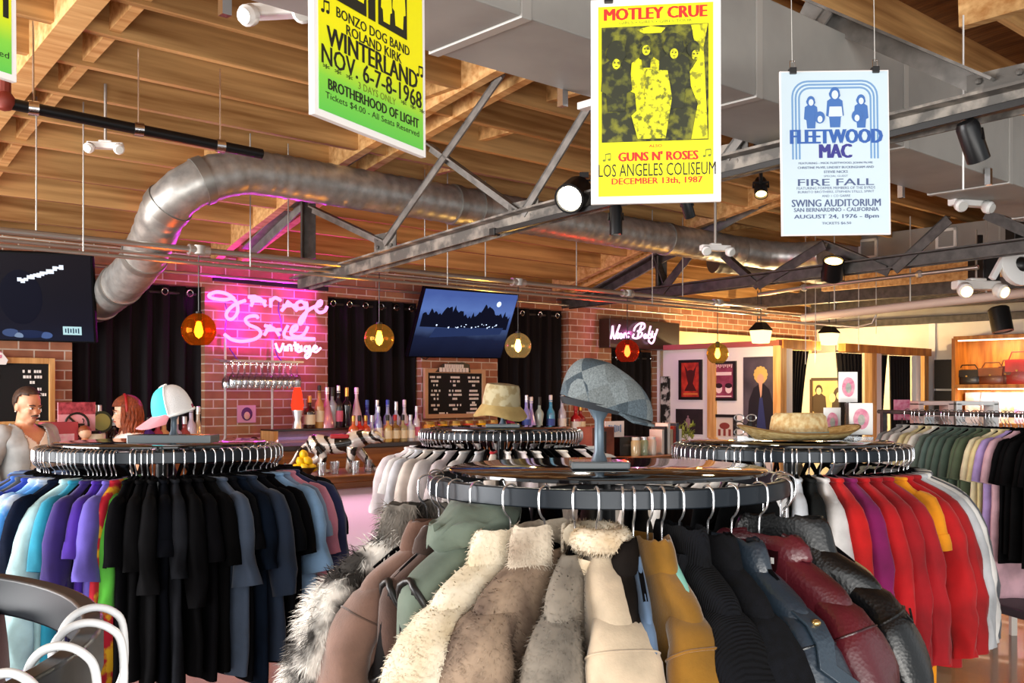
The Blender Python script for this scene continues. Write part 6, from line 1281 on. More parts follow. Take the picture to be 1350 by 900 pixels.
b = wthing('card_box', 'black box supporting the white price card on the bar', 'box', ss(822, 6.5), 6.5, 1.10); MB().box((0, 0, .09), (.28, .16, .18)).obj('carton', BLACK, b, smooth=0, bevel=.004); MB().box((0, -.082, .1), (.2, .004, .02)).obj('stripe', DSTEEL, b, smooth=0)
b = wthing('price_card', 'white card with pale blue print standing on the black box', 'card', ss(812, 6.46), 6.46, 1.28, R(-6)); MB().box((0, .02, .075), (.24, .006, .15)).obj('card', WHITE, b, smooth=0); g = MB(); [g.box((-.07+.024*i, .015, .08), (.014, .002, .07-.01*(i % 3))) for i in range(7)]; g.obj('printed_bars', LBLUE, b, smooth=0); MB().box((0, .035, .004), (.12, .06, .008)).obj('foot', WHITE, b, smooth=0)
b = wthing('wood_crate', 'reddish wooden crate standing on the bar left of the white card', 'crate', ss(785, 6.5), 6.5, 1.10); MB().box((0, 0, .14), (.3, .2, .28)).obj('body', mk('red_wood', '6a3020', .5, col2='8a4a30', cs=6), b, smooth=0, bevel=.004); MB().box((0, -.103, .14), (.07, .006, .2)).obj('plate', BLACK, b, smooth=0)
b = wthing('succulent_pot', 'small trailing plant in a pot behind the books at the bar end', 'plant', ss(905, 6.75), 6.75, 1.10); MB().lathe([(0, 0), (.05, 0), (.065, .1), (.058, .1), (0, .09)], 16).obj('pot', mk('terracotta', '9a5a3c', .7), b); g = MB(); rn = random.Random(8)
for i in range(40):
    a = rn.random()*6.28; r = rn.uniform(.02, .1); z = .12+rn.uniform(0, .14); g.prism([(-.004, 0), (.0, -.01), (.012, 0), (.0, .03)], -.001, .001, M=Matrix.Translation((r*math.cos(a), r*math.sin(a), z)) @ Matrix.Rotation(a, 4, 'Z') @ Matrix.Rotation(rn.uniform(-1, 1), 4, 'X') @ Matrix.Scale(1.8, 4))
for i in range(10):
    a = rn.random()*6.28; g.tube([(0, 0, .09), (.04*math.cos(a), .04*math.sin(a), .18), (.09*math.cos(a), .09*math.sin(a), .16+.1*rn.random())], .0025, 5)
g.obj('foliage', mk('olive_leaf', '6a7a30', .6, col2='8a9a48', cs=20), b, smooth=0)

l = bpy.data.lights.new('led_strip_light', 'AREA'); l.shape = 'RECTANGLE'; l.size = 1.2; l.size_y = .03; l.energy = 1.2; l.color = (.55, .4, 1)
lo = bpy.data.objects.new('led_strip_light', l); COL.objects.link(lo); lo.parent = rs; lo.location = (Lr*.6, -.01, .03); lo.rotation_euler = (R(60), 0, 0)
# ------------------------------------------------------------------ fitting rooms on the right
S0, S1, TF, TH = 10.2, 13.7, 6.58, 2.24
struct(fix(MB().box((S0+.04, (TF+8.4)/2, TH/2), (.08, 8.4-TF, TH)).obj('partition_wall', WPAINT, smooth=0)))
struct(fix(MB().box((S0+.0, (TF+8.4)/2, TH+.03), (.22, 8.4-TF+.1, .06)).obj('trim_4', mk('rose_trim', 'b05060', .6, col2='9a5a40', cs=2), smooth=0)))
def su(u): x = (u-675)/1350; return TF/(CA-SA*x)*(SA+CA*x)            # s on the fitting room front
for a, b in ((S0-.05, su(1075)), (su(1108), S1+.1)):
    struct(fix(MB().box(((a+b)/2, TF-.02, TH+.02), (b-a, .1, .1)).obj('trim_5', HONEY, smooth=0)))
posts = [S0+.03, su(1106), su(1146), su(1152), S1]
for s in (S0-.02, su(1148), su(1217)): struct(fix(MB().box((s, TF, TH/2), (.12, .1, TH)).obj('trim_6', PINE, smooth=0)))
for s in (S0+.13, su(1156), su(1208)): struct(fix(MB().box((s, TF, TH/2), (.13, .06, TH)).obj('trim_7', WPAINT, smooth=0)))
for t in (7.53,): struct(fix(MB().box((S0-.015, t, TH/2), (.04, .12, TH)).obj('trim_8', PINE, smooth=0)))
for s in (su(1150), S1): struct(fix(MB().box((s+.1, (TF+8.4)/2, TH/2), (.05, 8.4-TF, TH)).obj('partition_wall', CREAM, smooth=0)))
struct(fix(MB().box(((S0+S1)/2, 8.33, 1.25), (S1-S0, .06, 2.5)).obj('wall_fitting_back', mk('warm_cream', 'f0d49a', .8), smooth=0)))
def fit_curtain(lab, a0, a1, b0, b1):                              # gathered curtain: top edge a0-a1, bottom edge b0-b1
    mb = MB(); n = 48; rows = []
    for j in range(12):
        f = j/11; x0, x1 = a0+(b0-a0)*f**.8, a1+(b1-a1)*f**.8
        rows.append([(x0+(x1-x0)*i/n, TF+.07+.028*math.sin(i*.95+.4*math.sin(i*.3)), TH-.04-(TH-.10)*f) for i in range(n+1)])
    mb.loft(rows, (False, False), closed=False); th = thing('fitting_curtain', lab, 'curtain'); fix(th); mb.obj('cloth', CURT, th, smooth=80)
    MB().tube([(a0, TF+.07, TH-.02), (a1, TF+.07, TH-.02)], .012, 8).obj('rod', DSTEEL, th)
fit_curtain('black fitting room curtain pulled aside beside the big portrait poster', su(1043), su(1073), su(1043), su(1048))
fit_curtain('black fitting room curtain hanging full behind the white sign card', su(1110), su(1143), su(1122), su(1143))
fit_curtain('black fitting room curtain gathered aside, third along the fitting rooms', su(1156), su(1176), su(1156), su(1161))
fit_curtain('black fitting room curtain at the far end, fourth along', su(1180), su(1206), su(1184), su(1206))
for u, pw in ((1090, 120), (1172, 90)):
    p = W(11.1 if u < 1100 else 13.0, 7.5, 2.12); b = thing('ceiling_bulb', f'warm bare bulb lamp in the {"first" if u < 1100 else "second"} fitting room', 'lamp', p)
    MB().ball((0, 0, 0), .04, 12).obj('bulb', glow('warm_bulb', 'ffdf9a', 4), b); MB().tube([(0, 0, .035), (0, 0, 3.0-p.z)], .006, 6).obj('cord', BLACK, b)
    l = bpy.data.lights.new('fitting_light', 'POINT'); l.energy = pw; l.color = (1, .72, .35); l.shadow_soft_size = .04; lo = bpy.data.objects.new('fitting_light', l); COL.objects.link(lo); lo.parent = b; lo.location = (0, 0, -.06)
# framed posters on the white partition (facing the room) and inside
def fposter(lab, u0, v0, u1, v1, art, frame=None, plane=S0-.012, right=None):
    p0, p1, p2, p3 = PS(u0, v1, plane), PS(u1, v1, plane), PS(u1, v0, plane), PS(u0, v0, plane)
    z0, z1 = (p0.z+p1.z)/2, (p2.z+p3.z)/2; p0.z = p1.z = z0; p2.z = p3.z = z1
    M, w, h = frame_from(p0, p1, p2, p3); b = board('wall_poster', lab, 'poster', M, 'posters on the white partition'); sh = slab(w, h, .012, .004).obj('sheet', art[0], b, smooth=0)
    if frame:
        for x, z, sx, sz in ((-w/2, 0, .035, h+.035), (w/2, 0, .035, h+.035), (0, -h/2, w-.03, .035), (0, h/2, w-.03, .035)): slab(sx, sz, .03, -.003, x, z).obj('frame_rail', frame, b, smooth=0)
    return sh, w, h
BF = mk('black_frame', '161214', .4)
sh, w, h = fposter('red poster in black frame, upper left of the white partition', 897, 476, 924, 525, [mk('red_print', '8a1a14', .5, col2='d8402c', cs=9)], BF)
g = MB(); oval(g, 0, h*.15, w*.22, h*.12, -.004); g.prism([(-w*.3, h*.4), (0, h*.1), (w*.3, h*.4), (w*.12, -.1*h), (w*.3, -h*.3), (-w*.3, -h*.3), (-w*.12, -.1*h)], -.0035, -.003); g.obj('printed_shape', mk('dark_red_print', '4a0c0c', .5), sh, smooth=0); g = MB(); g.box((0, -.003, -h*.38), (w*.7, .002, h*.05)); g.obj('printed_band', mk('orange_print', 'd87a3c', .5), sh, smooth=0)
sh, w, h = fposter('magenta and white poster in black frame left of the big portrait', 940, 478, 969, 526, [mk('plum_print', '7a2a44', .5, col2='a0486a', cs=9)], BF)
g = MB(); text(g, 'REVUE', 0, h*.35, w*.7, h*.1, -.004); 
g = MB()
for i in range(9): g.bar((-.35*w+.0875*w*i, -.004, h*.36+.03*h*(i % 2)), (-.33*w+.0875*w*i, -.004, h*.46), .003, .01)
for sx in (-1, 1): oval(g, sx*w*.22, -h*.22, w*.15, h*.12, -.004)
g.box((0, -.004, h*.2), (w*.7, .001, h*.09)); g.box((0, -.004, -h*.42), (w*.7, .001, h*.03)); g.obj('pale_print', mk('pink_white_print', 'f0d8e0', .5), sh, smooth=0)
g = MB(); [oval(g, sx*w*.22, -h*.13, w*.16, h*.07, -.005) for sx in (-1, 1)]; g.obj('dark_print', mk('plum_dark', '2a0c18', .5), sh, smooth=0)
sh, w, h = fposter('big dark portrait poster of a blond figure in a black jacket', 980, 470, 1027, 568, [mk('dusk_print', '35303c', .5, col2='5a5260', cs=3)])
g = MB(); g.prism([(-w*.38, -h*.5), (-w*.34, -h*.1), (-w*.2, h*.08), (-.05*w, h*.13), (.1*w, h*.13), (w*.24, h*.06), (w*.36, -h*.15), (w*.46, -h*.5)], -.004, -.003); g.obj('printed_jacket', mk('print_black', '14121a', .5), sh, smooth=0)
g = MB(); oval(g, .0, h*.24, w*.17, h*.105, -.006)
for i in range(12): a = 6.28*i/12; oval(g, .15*w*math.cos(a), h*.26+h*.085*math.sin(a), w*.05, h*.03, -.0065)
g.obj('printed_hair', mk('print_blond', 'd8b468', .5), sh, smooth=0)
g = MB(); oval(g, .0, h*.20, w*.1, h*.07, -.0085); g.prism([(-.05*w, h*.14), (.05*w, h*.14), (.03*w, -h*.02), (.0, -h*.06)], -.0075, -.0068); g.obj('printed_face', mk('print_flesh', 'd0a088', .5), sh, smooth=0)
g = MB(); g.prism([(-.12*w, -h*.5), (-.03*w, -h*.05), (.05*w, -h*.05), (.16*w, -h*.5)], -.006, -.0055); g.obj('printed_shirt', mk('print_indigo', '2a3468', .5), sh, smooth=0)
sh, w, h = fposter('dark poster with a lone stage performer below the red poster', 891, 539, 926, 572, [mk('stage_print', '1c1418', .5, col2='33262a', cs=5)], None)
g = MB(); figure(g, -.03*w, h*.2, h*.4, .6, -.005); g.obj('printed_figure', mk('print_mauve', '9a7a84', .5), sh, smooth=0)
sh, w, h = fposter('cream and red poster in black frame behind the eyeglass display', 942, 548, 969, 592, [mk('cream_print', 'd8ccc4', .5)], BF)
g = MB(); oval(g, 0, h*.2, w*.25, h*.1, -.004); g.box((0, -.004, -h*.3), (w*.7, .001, h*.14)); [g.box((-.25*w+.25*w*i, -.004, 0), (w*.12, .001, h*.2)) for i in range(3)]; g.obj('red_print', mk('rust_print', '8a3a34', .5), sh, smooth=0)
sh, w, h = fposter('tall strip of black and white photographs at the partition\'s far end', 871, 496, 883, 570, [mk('strip_print', 'c8c8c4', .5, col2='22221f', cs=9, contrast=(.45, .52))], None)
# framed picture inside the first fitting room
pl_ = su(1150)+.06; p0, p1, p2, p3 = PS(1070, 567, pl_), PS(1117, 567, pl_), PS(1117, 500, pl_), PS(1070, 500, pl_); p1.z = p0.z; p2.z = p3.z
M, w, h = frame_from(p0, p1, p2, p3); b = board('framed_picture', 'framed sepia picture of two people inside the first fitting room', 'picture', M); sh = slab(w, h, .012, .0).obj('sheet', mk('sepia', 'd8b878', .6, col2='e4cc98', cs=3), b, smooth=0)
for x, z, sx, sz in ((-w/2, 0, .04, h), (w/2, 0, .04, h), (0, -h/2, w, .04), (0, h/2, w, .04)): slab(sx, sz, .03, -.002, x, z).obj('frame_rail', mk('brown_frame', '3a2618', .5), b, smooth=0)
g = MB(); figure(g, -.28*w, h*.30, h*.55, .9, -.009); figure(g, .28*w, h*.2, h*.55, 1.4, -.009); g.obj('printed_figures', mk('print_umber', '3a2a1c', .6), sh, smooth=0); g = MB(); oval(g, -.28*w, h*.27, w*.07, h*.07, -.011); oval(g, .10*w, h*.14, w*.09, h*.09, -.011); oval(g, .28*w, h*.18, w*.07, h*.07, -.011); g.obj('printed_faces', mk('print_wheat', 'ecd8ac', .6), sh, smooth=0)
# ------------------------------------------------------------------ wooden display shelves on the right wall
sf = thing('display_shelves', 'honey wood wall shelves lit from within, handbags on the upper shelf', 'shelves', W(13.95, 0, 0), A)
tt0, tt1 = ST(PS(1350, 500, 13.6))[1]-1.1, ST(PS(1259, 500, 13.6))[1]; zt = PS(1259, 446, 13.6).z; zs = PS(1300, 509, 13.6).z; zb = PS(1300, 560, 13.6).z
for z in (zt, zs, zb, .3): MB().box((-.2, (tt0+tt1)/2, z), (.4, tt1-tt0, .05)).obj('shelf_board', HONEY, sf, smooth=0, bevel=.004)
for t in (tt0, tt1): MB().box((-.2, t, zt/2), (.4, .05, zt)).obj('side_panel', HONEY, sf, smooth=0, bevel=.004)
MB().box((-.01, (tt0+tt1)/2, zt/2), (.02, tt1-tt0, zt)).obj('back_panel', HONEY, sf, smooth=0)
for z, col, pw in ((zt, (1, .75, .5), 14), (zs, (1, .85, .8), 16), (zb, (1, .8, .6), 10)):
    MB().box((-.36, (tt0+tt1)/2, z-.035), (.03, tt1-tt0-.1, .015)).obj('light_strip', glow('strip_glow', 'ffe2c0', 4), sf, smooth=0)
    l = bpy.data.lights.new('strip_light', 'AREA'); l.shape = 'RECTANGLE'; l.size = .03; l.size_y = 1.5; l.energy = pw; l.color = col; lo = bpy.data.objects.new('strip_light', l); COL.objects.link(lo); lo.parent = sf; lo.location = (-.35, (tt0+tt1)/2, z-.05); lo.rotation_euler = (0, R(-20), 0)
def bag(lab, u, s, z, w, h, m, flap):
    t = ST(PS(u, 500, s))[1]; b = thing('handbag', lab, 'handbag', W(s, t, z+.025), A-PI/2, 'handbags on the lit shelf')
    mb = MB(); mb.loft([body_ring(z_*h, w/2*k, .055*k2) for z_, k, k2 in ((0, .94, .9), (.06, 1, 1), (.4, 1, .95), (.8, .93, .7), (1, .85, .4))]); mb.obj('body', m, b, smooth=60)
    g = MB(); g.loft([[(-w*.44, -.06, h*.95), (w*.44, -.06, h*.95), (w*.44, -.05, h*.97), (-w*.44, -.05, h*.97)], [(-w*.42, -.068, h*.5), (w*.42, -.068, h*.5), (w*.42, -.058, h*.5), (-w*.42, -.058, h*.5)]]); g.obj('flap', flap, b, smooth=0)
    MB().ball((0, -.072, h*.55), (.014, .006, .012), 10).obj('clasp', GOLD, b); MB().tube([(-w*.4, 0, h*.9), (-w*.25, .0, h*1.3), (w*.25, .0, h*1.3), (w*.4, 0, h*.9)], .008, 8).obj('handle', m, b)
bag('glossy black handbag, first on the lit shelf', 1277, 13.72, zs, .34, .2, cloth('121214', 'leather'), cloth('18181a', 'leather')); bag('tan brown handbag between the black and the red bags', 1308, 13.72, zs, .36, .22, cloth('7a3a1c', 'leather'), cloth('8a4824', 'leather'))
bag('deep red handbag next to the tan one on the lit shelf', 1328, 13.74, zs, .2, .24, cloth('5a1414', 'leather'), cloth('6a1818', 'leather')); bag('bright red patent handbag furthest right on the lit shelf', 1343, 13.72, zs, .34, .32, cloth('a81420', 'leather'), cloth('b81a24', 'leather'))
for i, (u, hx, nm) in enumerate(((1285, 'e8b890', 'peach'), (1304, 'd89aa0', 'rose'), (1321, 'd8c070', 'yellow and dark'), (1338, 'e078b0', 'hot pink'))):
    t = ST(PS(u, 500, 13.7))[1]; b = thing('magazine', f'{nm} magazine leaning on the lower lit shelf', 'magazine', W(13.74, t, zb+.025), A-PI/2, 'magazines on the lower lit shelf'); MB().box((0, 0, .2), (.28, .012, .4)).obj('cover', mk('mag_'+hx, hx, .4, col2='f0e0e0', cs=9), b, smooth=0); MB().box((0, .006, .2), (.27, .008, .39)).obj('pages', CREAML, b, smooth=0)
p = PS(1245, 514, 13.9); b = thing('wall_panel', 'black two part panel mounted on the cream wall left of the wooden shelves', 'panel', W(13.95, ST(p)[1], p.z), A-PI/2); MB().box((0, 0, .22), (.3, .08, .40)).obj('upper_box', BLACK, b, smooth=0, bevel=.006); MB().box((0, 0, -.22), (.3, .08, .42)).obj('lower_box', BLACK, b, smooth=0, bevel=.006)
# ------------------------------------------------------------------ straight clothes rail on the right
ra, rb = P(1165, 541, 7.2), P(1460, 545.5, 5.3); d_ = Vector((rb.x-ra.x, rb.y-ra.y, 0)); Lr_ = d_.length; d_.normalize(); rang = math.atan2(d_.y, d_.x); RZ2 = 1.575
rl = thing('clothes_rail', 'straight black clothes rail on the right, sage and black shirts on it', 'clothes rack', (ra.x, ra.y, 0), rang)
MB().tube([(-.06, 0, RZ2-.015), (Lr_, 0, RZ2-.015)], .014, 10).obj('rail', DSTEEL, rl)
for x in (.0, Lr_-.05):
    MB().box((x, 0, RZ2/2), (.035, .035, RZ2-.03)).obj('post', DSTEEL, rl, smooth=0); f = MB().box((x, 0, .03), (.05, .5, .04)).obj('foot', DSTEEL, rl, smooth=0)
MB().box((Lr_/2, -.05, .50), (Lr_, .5, .05)).obj('base_shelf', mk('dark_shelf', '1c1c22', .5), rl, smooth=0, bevel=.005)
for x in (.1, Lr_-.1):
    for y in (-.25, .15): MB().box((x, y, .25), (.07, .07, .48)).obj('base_leg', mk('dark_shelf', '1c1c22', .5), rl, smooth=0)
CSTR = [Garment(seed=70+i, wedge=False, d=.024, L=.68+.03*i, fold=.008) for i in range(3)]; CSL = Garment(seed=75, wedge=False, d=.026, L=1.02, fold=.012); crib = [g.rib(.007) for g in CSTR]
RC = [('8f8f8d', 'grey'), ('c8c4bc', 'light grey'), ('ece8e0', 'white'), ('e8d8a0', 'pale yellow'), ('e8dcae', 'butter yellow'), ('f0ece0', 'ivory'), ('66756a', 'sage green'), ('5a7068', 'slate green'), ('56695c', 'sage green'), ('4c6054', 'dark sage green'), ('4a5c4e', 'dark sage green'), ('56664c', 'olive green'), ('54634a', 'olive green'), ('efe4bc', 'cream'), ('ecdca0', 'soft yellow'), ('b8a0dc', 'lavender'), ('e0b4c0', 'pale pink'), ('161618', 'black'), ('131315', 'black'), ('18181a', 'black'), ('141416', 'black'), ('161618', 'black'), ('131315', 'black'), ('18181a', 'black')]
n_ = len(RC); prv = 'post'
perp = rang-PI/2
for i, (hx, nm) in enumerate(RC):
    uu = 1196+9.8*i; tt_ = (uu-675)/1350; x = (tt_*ra.y-ra.x)/(d_.x-tt_*d_.y); loc = (ra.x+d_.x*x, ra.y+d_.y*x, RZ2+.004); rz = perp+R(random.uniform(-5, 5)); lav = nm in ('lavender', 'pale pink'); g = CSL if lav else CSTR[i % 3]
    lab = 'black t-shirt among the black ones on the straight rail' if nm == 'black' else f'{nm} t-shirt after the {prv} on the straight rail'
    if lav: lab = f'{nm} long t-shirt dress after the {prv} shirt on the straight rail'
    hang(g, lab, 'shirt', 'hanging_shirt', loc, rz, cloth(hx, 'dye') if False else cloth(hx), 'shirts on the straight rail', crib[i % 3] if not lav else None); prv = nm
    hanger(loc, rz, 'black hanger with steel hook on the straight rail', 'hangers on the straight rail')
    if i % 2: hanger((loc[0]+d_.x*.028, loc[1]+d_.y*.028, loc[2]), rz+.1, 'black hanger with steel hook on the straight rail', 'hangers on the straight rail')
for k, (u0, u1, hx, lab) in enumerate(((1207, 1250, 'd8b8b0', 'pinkish tray case standing on a ledge beyond the straight rail'), (1254, 1312, 'f0f2f2', 'white framed tray case standing on a ledge beyond the straight rail'))):
    p0, p1 = P(u0, 548, 7.4), P(u1, 548, 7.2); c = thing('display_case', lab, 'display case', ((p0.x+p1.x)/2, (p0.y+p1.y)/2, 1.10), 0); w = (p1-p0).length; m = mk('case_'+hx, hx, .4)
    for z in (.44, .52): MB().box((0, 0, z), (w, .16, .03)).obj('frame_rail', m, c, smooth=0, bevel=.004)
    for x in (-w/2+.02, w/2-.02): MB().box((x, 0, .34), (.04, .16, .36)).obj('frame_post', m, c, smooth=0, bevel=.004)
    MB().box((0, .05, .36), (w-.06, .02, .16)).obj('pane', glassy('case_glass', 'dfe8ea', .2), c, smooth=0)
lt = thing('display_table', 'pale ledge table carrying the tray cases beyond the straight rail', 'table', P(1260, 600, 7.3)*1, 0); lt.location.z = 0; MB().box((0, 0, 1.08), (.75, .35, .04)).obj('top', CREAM, lt, smooth=0, bevel=.004)
for x in (-.34, .34):
    for y in (-.14, .14): MB().box((x, y, .53), (.04, .04, 1.06)).obj('leg', CREAM, lt, smooth=0)
pc = thing('price_sign', 'small pink price sign standing beyond the straight rail post', 'sign', P(1189, 540, 7.6), 0); MB().box((0, 0, .0), (.12, .008, .15)).obj('card', mk('hot_pink_card', 'd05a80', .6, col2='e8a0b8', cs=30), pc, smooth=0); MB().tube([(0, 0, -.06), (0, 0, 1.08-pc.location.z)], .006, 6).obj('stick', BLACK, pc); MB().box((0, 0, 1.09-pc.location.z), (.1, .1, .02)).obj('foot', BLACK, pc, smooth=0)
st = thing('display_table', 'slim pale stand under the small pink price sign', 'table', (pc.location.x, pc.location.y, 0)); MB().box((0, 0, 1.06), (.2, .2, .03)).obj('top', CREAM, st, smooth=0); MB().box((0, 0, .53), (.06, .06, 1.04)).obj('leg', CREAM, st, smooth=0); MB().box((0, 0, .015), (.2, .2, .03)).obj('foot', CREAM, st, smooth=0)
# ------------------------------------------------------------------ hats and signs on the round racks
TOP = 1.488
STAND = mk('grey_stand', '5b6b78', .4, .3)
def hat_stand(lab, x, y, hgt, base, z0=TOP):
    t = thing('hat_stand', lab, 'hat stand', (x, y, z0)); MB().lathe([(0, .02), (.022, .02), (.013, .045), (.012, hgt-.03), (.03, hgt), (0, hgt+.006)], 16).obj('post', STAND, t); MB().box((0, 0, .011), base).obj('base', mk('clear_base', '6f787c', .15, coat=.5), t, smooth=0, bevel=.004); return t
# grey plaid flat cap
p = P(790, 606, 2.66); hat_stand('slim grey hat stand under the plaid flat cap on the front rack', p.x, p.y, .155, (.15, .11, .02))
def plaid():
    m = mk('plaid_wool', '4a5860', .95, bump='noise', bs=240, bst=.4, sheen=0); nt = m.node_tree; N = nt.nodes; b = N['Principled BSDF']; tc = N.new('ShaderNodeTexCoord'); mp = N.new('ShaderNodeMapping'); mp.inputs['Rotation'].default_value = (.3, .5, .6); mp.inputs['Location'].default_value = (.33, .21, .14); ck = N.new('ShaderNodeTexChecker'); ck.inputs['Scale'].default_value = 17; ck2 = N.new('ShaderNodeTexChecker'); ck2.inputs['Scale'].default_value = 8.5
    for k_, c_ in ((1, '5a676f'), (2, '343f47')): ck.inputs[k_].default_value = (*lin(c_), 1)
    for k_, c_ in ((1, '868d8c'), (2, '414d55')): ck2.inputs[k_].default_value = (*lin(c_), 1)
    mx = N.new('ShaderNodeMixRGB'); mx.inputs[0].default_value = .5; nz = N.new('ShaderNodeTexNoise'); nz.inputs['Scale'].default_value = 220; m3 = N.new('ShaderNodeMixRGB'); m3.blend_type = 'OVERLAY'; m3.inputs[0].default_value = .7
    L_ = nt.links.new; L_(tc.outputs['Object'], mp.inputs[0]); L_(mp.outputs[0], ck.inputs[0]); L_(mp.outputs[0], ck2.inputs[0]); L_(ck.outputs[0], mx.inputs[1]); L_(ck2.outputs[0], mx.inputs[2]); L_(tc.outputs['Object'], nz.inputs[0]); L_(mx.outputs[0], m3.inputs[1]); L_(nz.outputs['Fac'], m3.inputs[2]); L_(m3.outputs[0], b.inputs['Base Color']); return m
PLD = plaid()
cp = thing('flat_cap', 'grey blue plaid flat cap on the slim stand of the front rack', 'cap', (p.x, p.y, TOP+.15)); cp.rotation_euler = (0, R(12), R(-4)); cp.scale = (.9, .9, .98)
rows = []                                                          # brim end to +x; a soft flat crown pulled forward over the brim
for j in range(15):
    f = j/14; th = PI/2*f; r = math.cos(th)**.55; z = .118*math.sin(th)**.9
    rows.append([((.112+.012*(1 if math.cos(a) > 0 else 0))*r*math.cos(a)+.02*math.cos(a)*r+.012*(1-f), .092*r*math.sin(a), z*(1-.33*max(0, math.cos(a)*r)-.0*f)+.012-.010*math.cos(a)*r) for a in [2*PI*k/40 for k in range(40)]])
MB().loft(rows, (False, True)).obj('crown', PLD, cp, smooth=70)
mb = MB(); mb.loft([[(.108*k*math.cos(a)-.002, .084*k*math.sin(a), z) for a in [2*PI*q/40 for q in range(40)]] for k, z in ((1.1, .018), (1.0, .0), (.97, .0), (.94, .03))], (False, True)); mb.obj('head_band', mk('cap_lining', '20242a', .8), cp, smooth=60)
rows = []
for i in range(13):
    a = R(-62+124*i/12); rows.append([(.095*math.cos(a), .085*math.sin(a), .016), (.165*math.cos(a)**.7 if math.cos(a) > 0 else 0, .090*math.sin(a), -.006), (.163*math.cos(a)**.7, .089*math.sin(a), -.012), (.095*math.cos(a), .083*math.sin(a), .006)])
MB().loft(rows).obj('brim', PLD, cp, smooth=50); MB().ball((.0, 0, .108), (.008, .008, .005), 10).obj('button', PLD, cp)
# teal and pink trucker cap
p = P(229, 590, 4.2); hat_stand('dark hat stand under the teal and pink trucker cap', p.x, p.y, .12, (.34, .13, .035))
tc_ = thing('trucker_cap', 'trucker cap with teal front, white mesh back and pink brim', 'cap', (p.x-.01, p.y, TOP+.105)); tc_.rotation_euler = (0, R(16), R(214)); tc_.scale = (.88, .88, .92); tc_.location.x += .012
def dome(a0, a1, n=14, r=(.095, .085, .125), off=0, m=8):
    rows = []
    for i in range(n+1):
        a = a0+(a1-a0)*i/n; rows.append([((r[0]+off)*math.cos(a)*math.cos(q)**.75, (r[1]+off)*math.sin(a)*math.cos(q)**.75, .015+(r[2]+off)*math.sin(q)) for q in [PI/2*j/m for j in range(m+1)]])
    return MB().loft(rows, (False, False), closed=False)
MSH = mk('white_mesh', 'f4f2f2', .7, bump='vor', bs=320, bst=.6)
dome(R(-62), R(62)).obj('front_panel', mk('teal_cloth', '35c8d4', .7, col2='48d6dc', cs=6), tc_, smooth=70); dome(R(62), R(150)).obj('mesh_panel', MSH, tc_, smooth=70); dome(R(210), R(298)).obj('mesh_panel', MSH, tc_, smooth=70)
for a in (R(62), R(-62)): MB().tube([(.097*math.cos(a)*math.cos(q)**.75, .087*math.sin(a)*math.cos(q)**.75, .015+.127*math.sin(q)) for q in [PI/2*j/10 for j in range(11)]], .0035, 6).obj('piping', WHITE, tc_)
MB().tube([(.096*math.cos(a), .086*math.sin(a), .012) for a in [R(62+236*i/26) for i in range(27)]], .007, 6).obj('back_band', WHITE, tc_); MB().ball((0, 0, .143), (.009, .009, .005), 10).obj('button', WHITE, tc_)
dome(R(150), R(210), 8, m=8).obj('mesh_panel', MSH, tc_, smooth=70); MB().box((-.07, 0, .02), (.03, .1, .03)).obj('inner_lining', mk('maroon_lining', '8a2a44', .7), tc_, smooth=0, bevel=.004)
rows = []
for i in range(15):
    a = R(-66+132*i/14); c = max(.0, math.cos(a)); rows.append([(.088*c, .083*math.sin(a), .024), (.095+.085*c**.8 if c > .45 else .095*c+.03, .088*math.sin(a), -.004-.01*abs(math.sin(a))), (.093+.085*c**.8 if c > .45 else .092*c+.03, .087*math.sin(a), -.010-.01*abs(math.sin(a))), (.086*c, .081*math.sin(a), .016)])
MB().loft(rows).obj('brim', mk('pink_cloth', 'f09aa4', .7), tc_, smooth=50)
# khaki bucket hat
p = P(663, 572, 6.02); hat_stand('hat stand with clear base under the khaki bucket hat', p.x, p.y, .12, (.2, .12, .02))
bk = thing('bucket_hat', 'khaki patchwork bucket hat on the round rack beyond the coats', 'hat', (p.x-.01, p.y, TOP+.13)); bk.rotation_euler = (R(4), R(5), 0); KH = mk('khaki_patchwork', 'a8966c', .9, col2='c4ba96', cs=18, contrast=(.44, .54))
MB().loft([[(r*math.cos(a)*1.05, r*math.sin(a), z) for a in [2*PI*k/32 for k in range(32)]] for r, z in ((.108, .0), (.104, .05), (.096, .105), (.088, .122), (.05, .127), (.005, .128))], (False, True)).obj('crown', KH, bk, smooth=50)
MB().loft([[(r*math.cos(a)*1.05, r*math.sin(a), z+(.012*math.sin(3*a+1) if r > .12 else 0)) for a in [2*PI*k/32 for k in range(32)]] for r, z in ((.108, .002), (.135, -.035), (.152, -.062), (.15, -.066), (.13, -.042), (.104, -.004))], (False, False)).obj('brim', mk('khaki_brim', 'b49a62', .9, col2='c8b074', cs=12), bk, smooth=60)
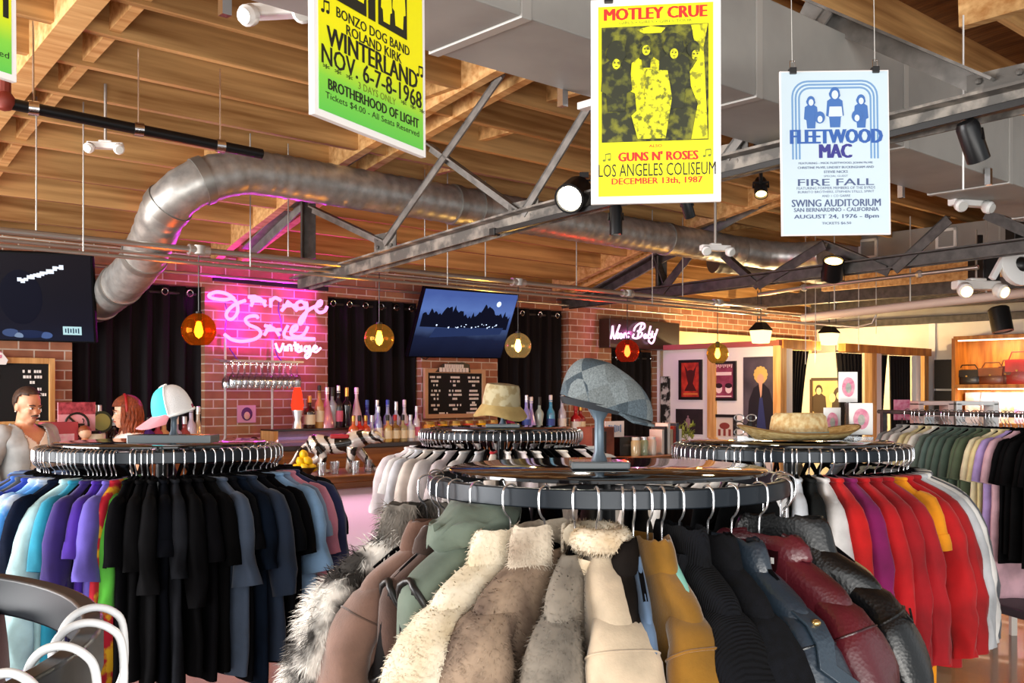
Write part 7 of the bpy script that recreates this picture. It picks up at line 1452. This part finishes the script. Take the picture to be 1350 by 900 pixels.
# straw hats on the right rack
cx, cy = 1.165, 4.3; STR = mk('straw', 'c09850', .8, col2='e8d094', cs=40, stretch=(1, 1, 4), contrast=(.35, .65), bump='wave', bs=90, bst=.6); STR2 = mk('pale_straw', 'd4a868', .8, col2='f0dca8', cs=50, bump='wave', bs=80, bst=.6)
p = P(1053, 576, 4.22); sh_ = thing('straw_hat', 'straw hat with wide turned up brim and pale blue band, lying on the rack top', 'hat', (p.x, p.y, TOP+.004), R(8))
MB().loft([[(r*1.22*math.cos(a), r*.92*math.sin(a), z+(.030*abs(math.cos(a))**3 if r > .15 else 0)) for a in [2*PI*k/44 for k in range(44)]] for r, z in ((.10, .012), (.15, .004), (.185, .014), (.205, .028), (.204, .034), (.18, .022), (.14, .014), (.10, .02))], (False, False)).obj('brim', STR, sh_, smooth=60)
MB().loft([[(r*1.22*math.cos(a), r*.95*math.sin(a), z-.014*(1 if r < .07 else 0)*math.cos(a)**2) for a in [2*PI*k/36 for k in range(36)]] for r, z in ((.102, .012), (.098, .06), (.092, .098), (.08, .112), (.05, .105), (.005, .098))], (False, True)).obj('crown', STR2, sh_, smooth=50)
MB().loft([[(r*1.22*math.cos(a), r*.95*math.sin(a), z) for a in [2*PI*k/36 for k in range(36)]] for r, z in ((.1045, .014), (.1025, .036))], (False, False)).obj('band', mk('blue_band', '9cc4cc', .7), sh_, smooth=60); MB().tube([(.252*math.cos(a), .19*math.sin(a), .033+.030*abs(math.cos(a))**3) for a in [2*PI*k/44 for k in range(44)]], .004, 6, closed=True).obj('brim_edge', mk('dark_straw', '7a5a2a', .8), sh_)
# pink oval sign cards in clear holders
def sign_card(lab, u, v0, v1, Y, w, tilt, z0):
    p = P(u, v1, Y); h = (v1-v0)/1350*Y; c = thing('sign_card', lab, 'sign', (p.x, p.y, z0)); zb_ = p.z-z0
    MB().box((0, 0, zb_+h/2), (w, .006, h)).obj('card', WHITE, c, smooth=0, bevel=.002); MB().box((0, .01, .008), (w*.8, .09, .016)).obj('foot', GLS, c, smooth=0)
    if zb_ > .03: MB().box((0, .008, zb_/2+.02), (.02, .012, zb_)).obj('stem', GLS, c, smooth=0)
    g = MB(); [oval(g, w*.05*math.cos(q), zb_+h*.5+h*.04*math.sin(q), w*.29, h*.29, -.0045-.0004*j) for j, q in enumerate((.5, 2, 3.6, 5.2))]; l1 = g.obj('pink_emblem', mk('pink_emblem', 'e07a9a', .6, col2='f0b0c0', cs=60), c, smooth=0)
    g = MB(); oval(g, 0, zb_+h*.47, w*.15, h*.17, -.0072); g.obj('grey_centre', mk('emblem_grey', '9aa098', .6, col2='c0bcb0', cs=60), l1, smooth=0)
sign_card('white sign card with pink oval emblem, upper one behind the straw hat', 1118, 490, 530, 4.42, .082, 0, TOP); sign_card('white sign card with pink oval emblem, lower one right of the straw hat', 1135, 531, 573, 4.3, .10, 0, TOP); sign_card('pale sign card partly hidden behind the straw hat', 1097, 537, 574, 4.45, .075, 0, TOP)
# glasses display on the same top
ed = thing('eyeglass_display', 'small clear display of eyeglasses at the left of the straw hat', 'display', (P(985, 578, 4.3).x, 4.3, TOP)); MB().box((0, 0, .01), (.1, .08, .02)).obj('base', GLS, ed, smooth=0); MB().box((.02, .03, .055), (.012, .012, .09)).obj('upright', BLACK, ed, smooth=0)
for k, z in enumerate((.035, .065, .095)):
    e = MB()
    for sx in (-1, 1): e.tube([(sx*.026+.02*math.cos(a)-.01, -.01, z+.014*math.sin(a)) for a in [2*PI*q/14 for q in range(14)]], .0025, 5, closed=True)
    e.tube([(-.016, -.01, z), (-.004, -.01, z)], .002, 5); e.obj('eyeglasses', BLACK if k % 2 else SILV, ed)
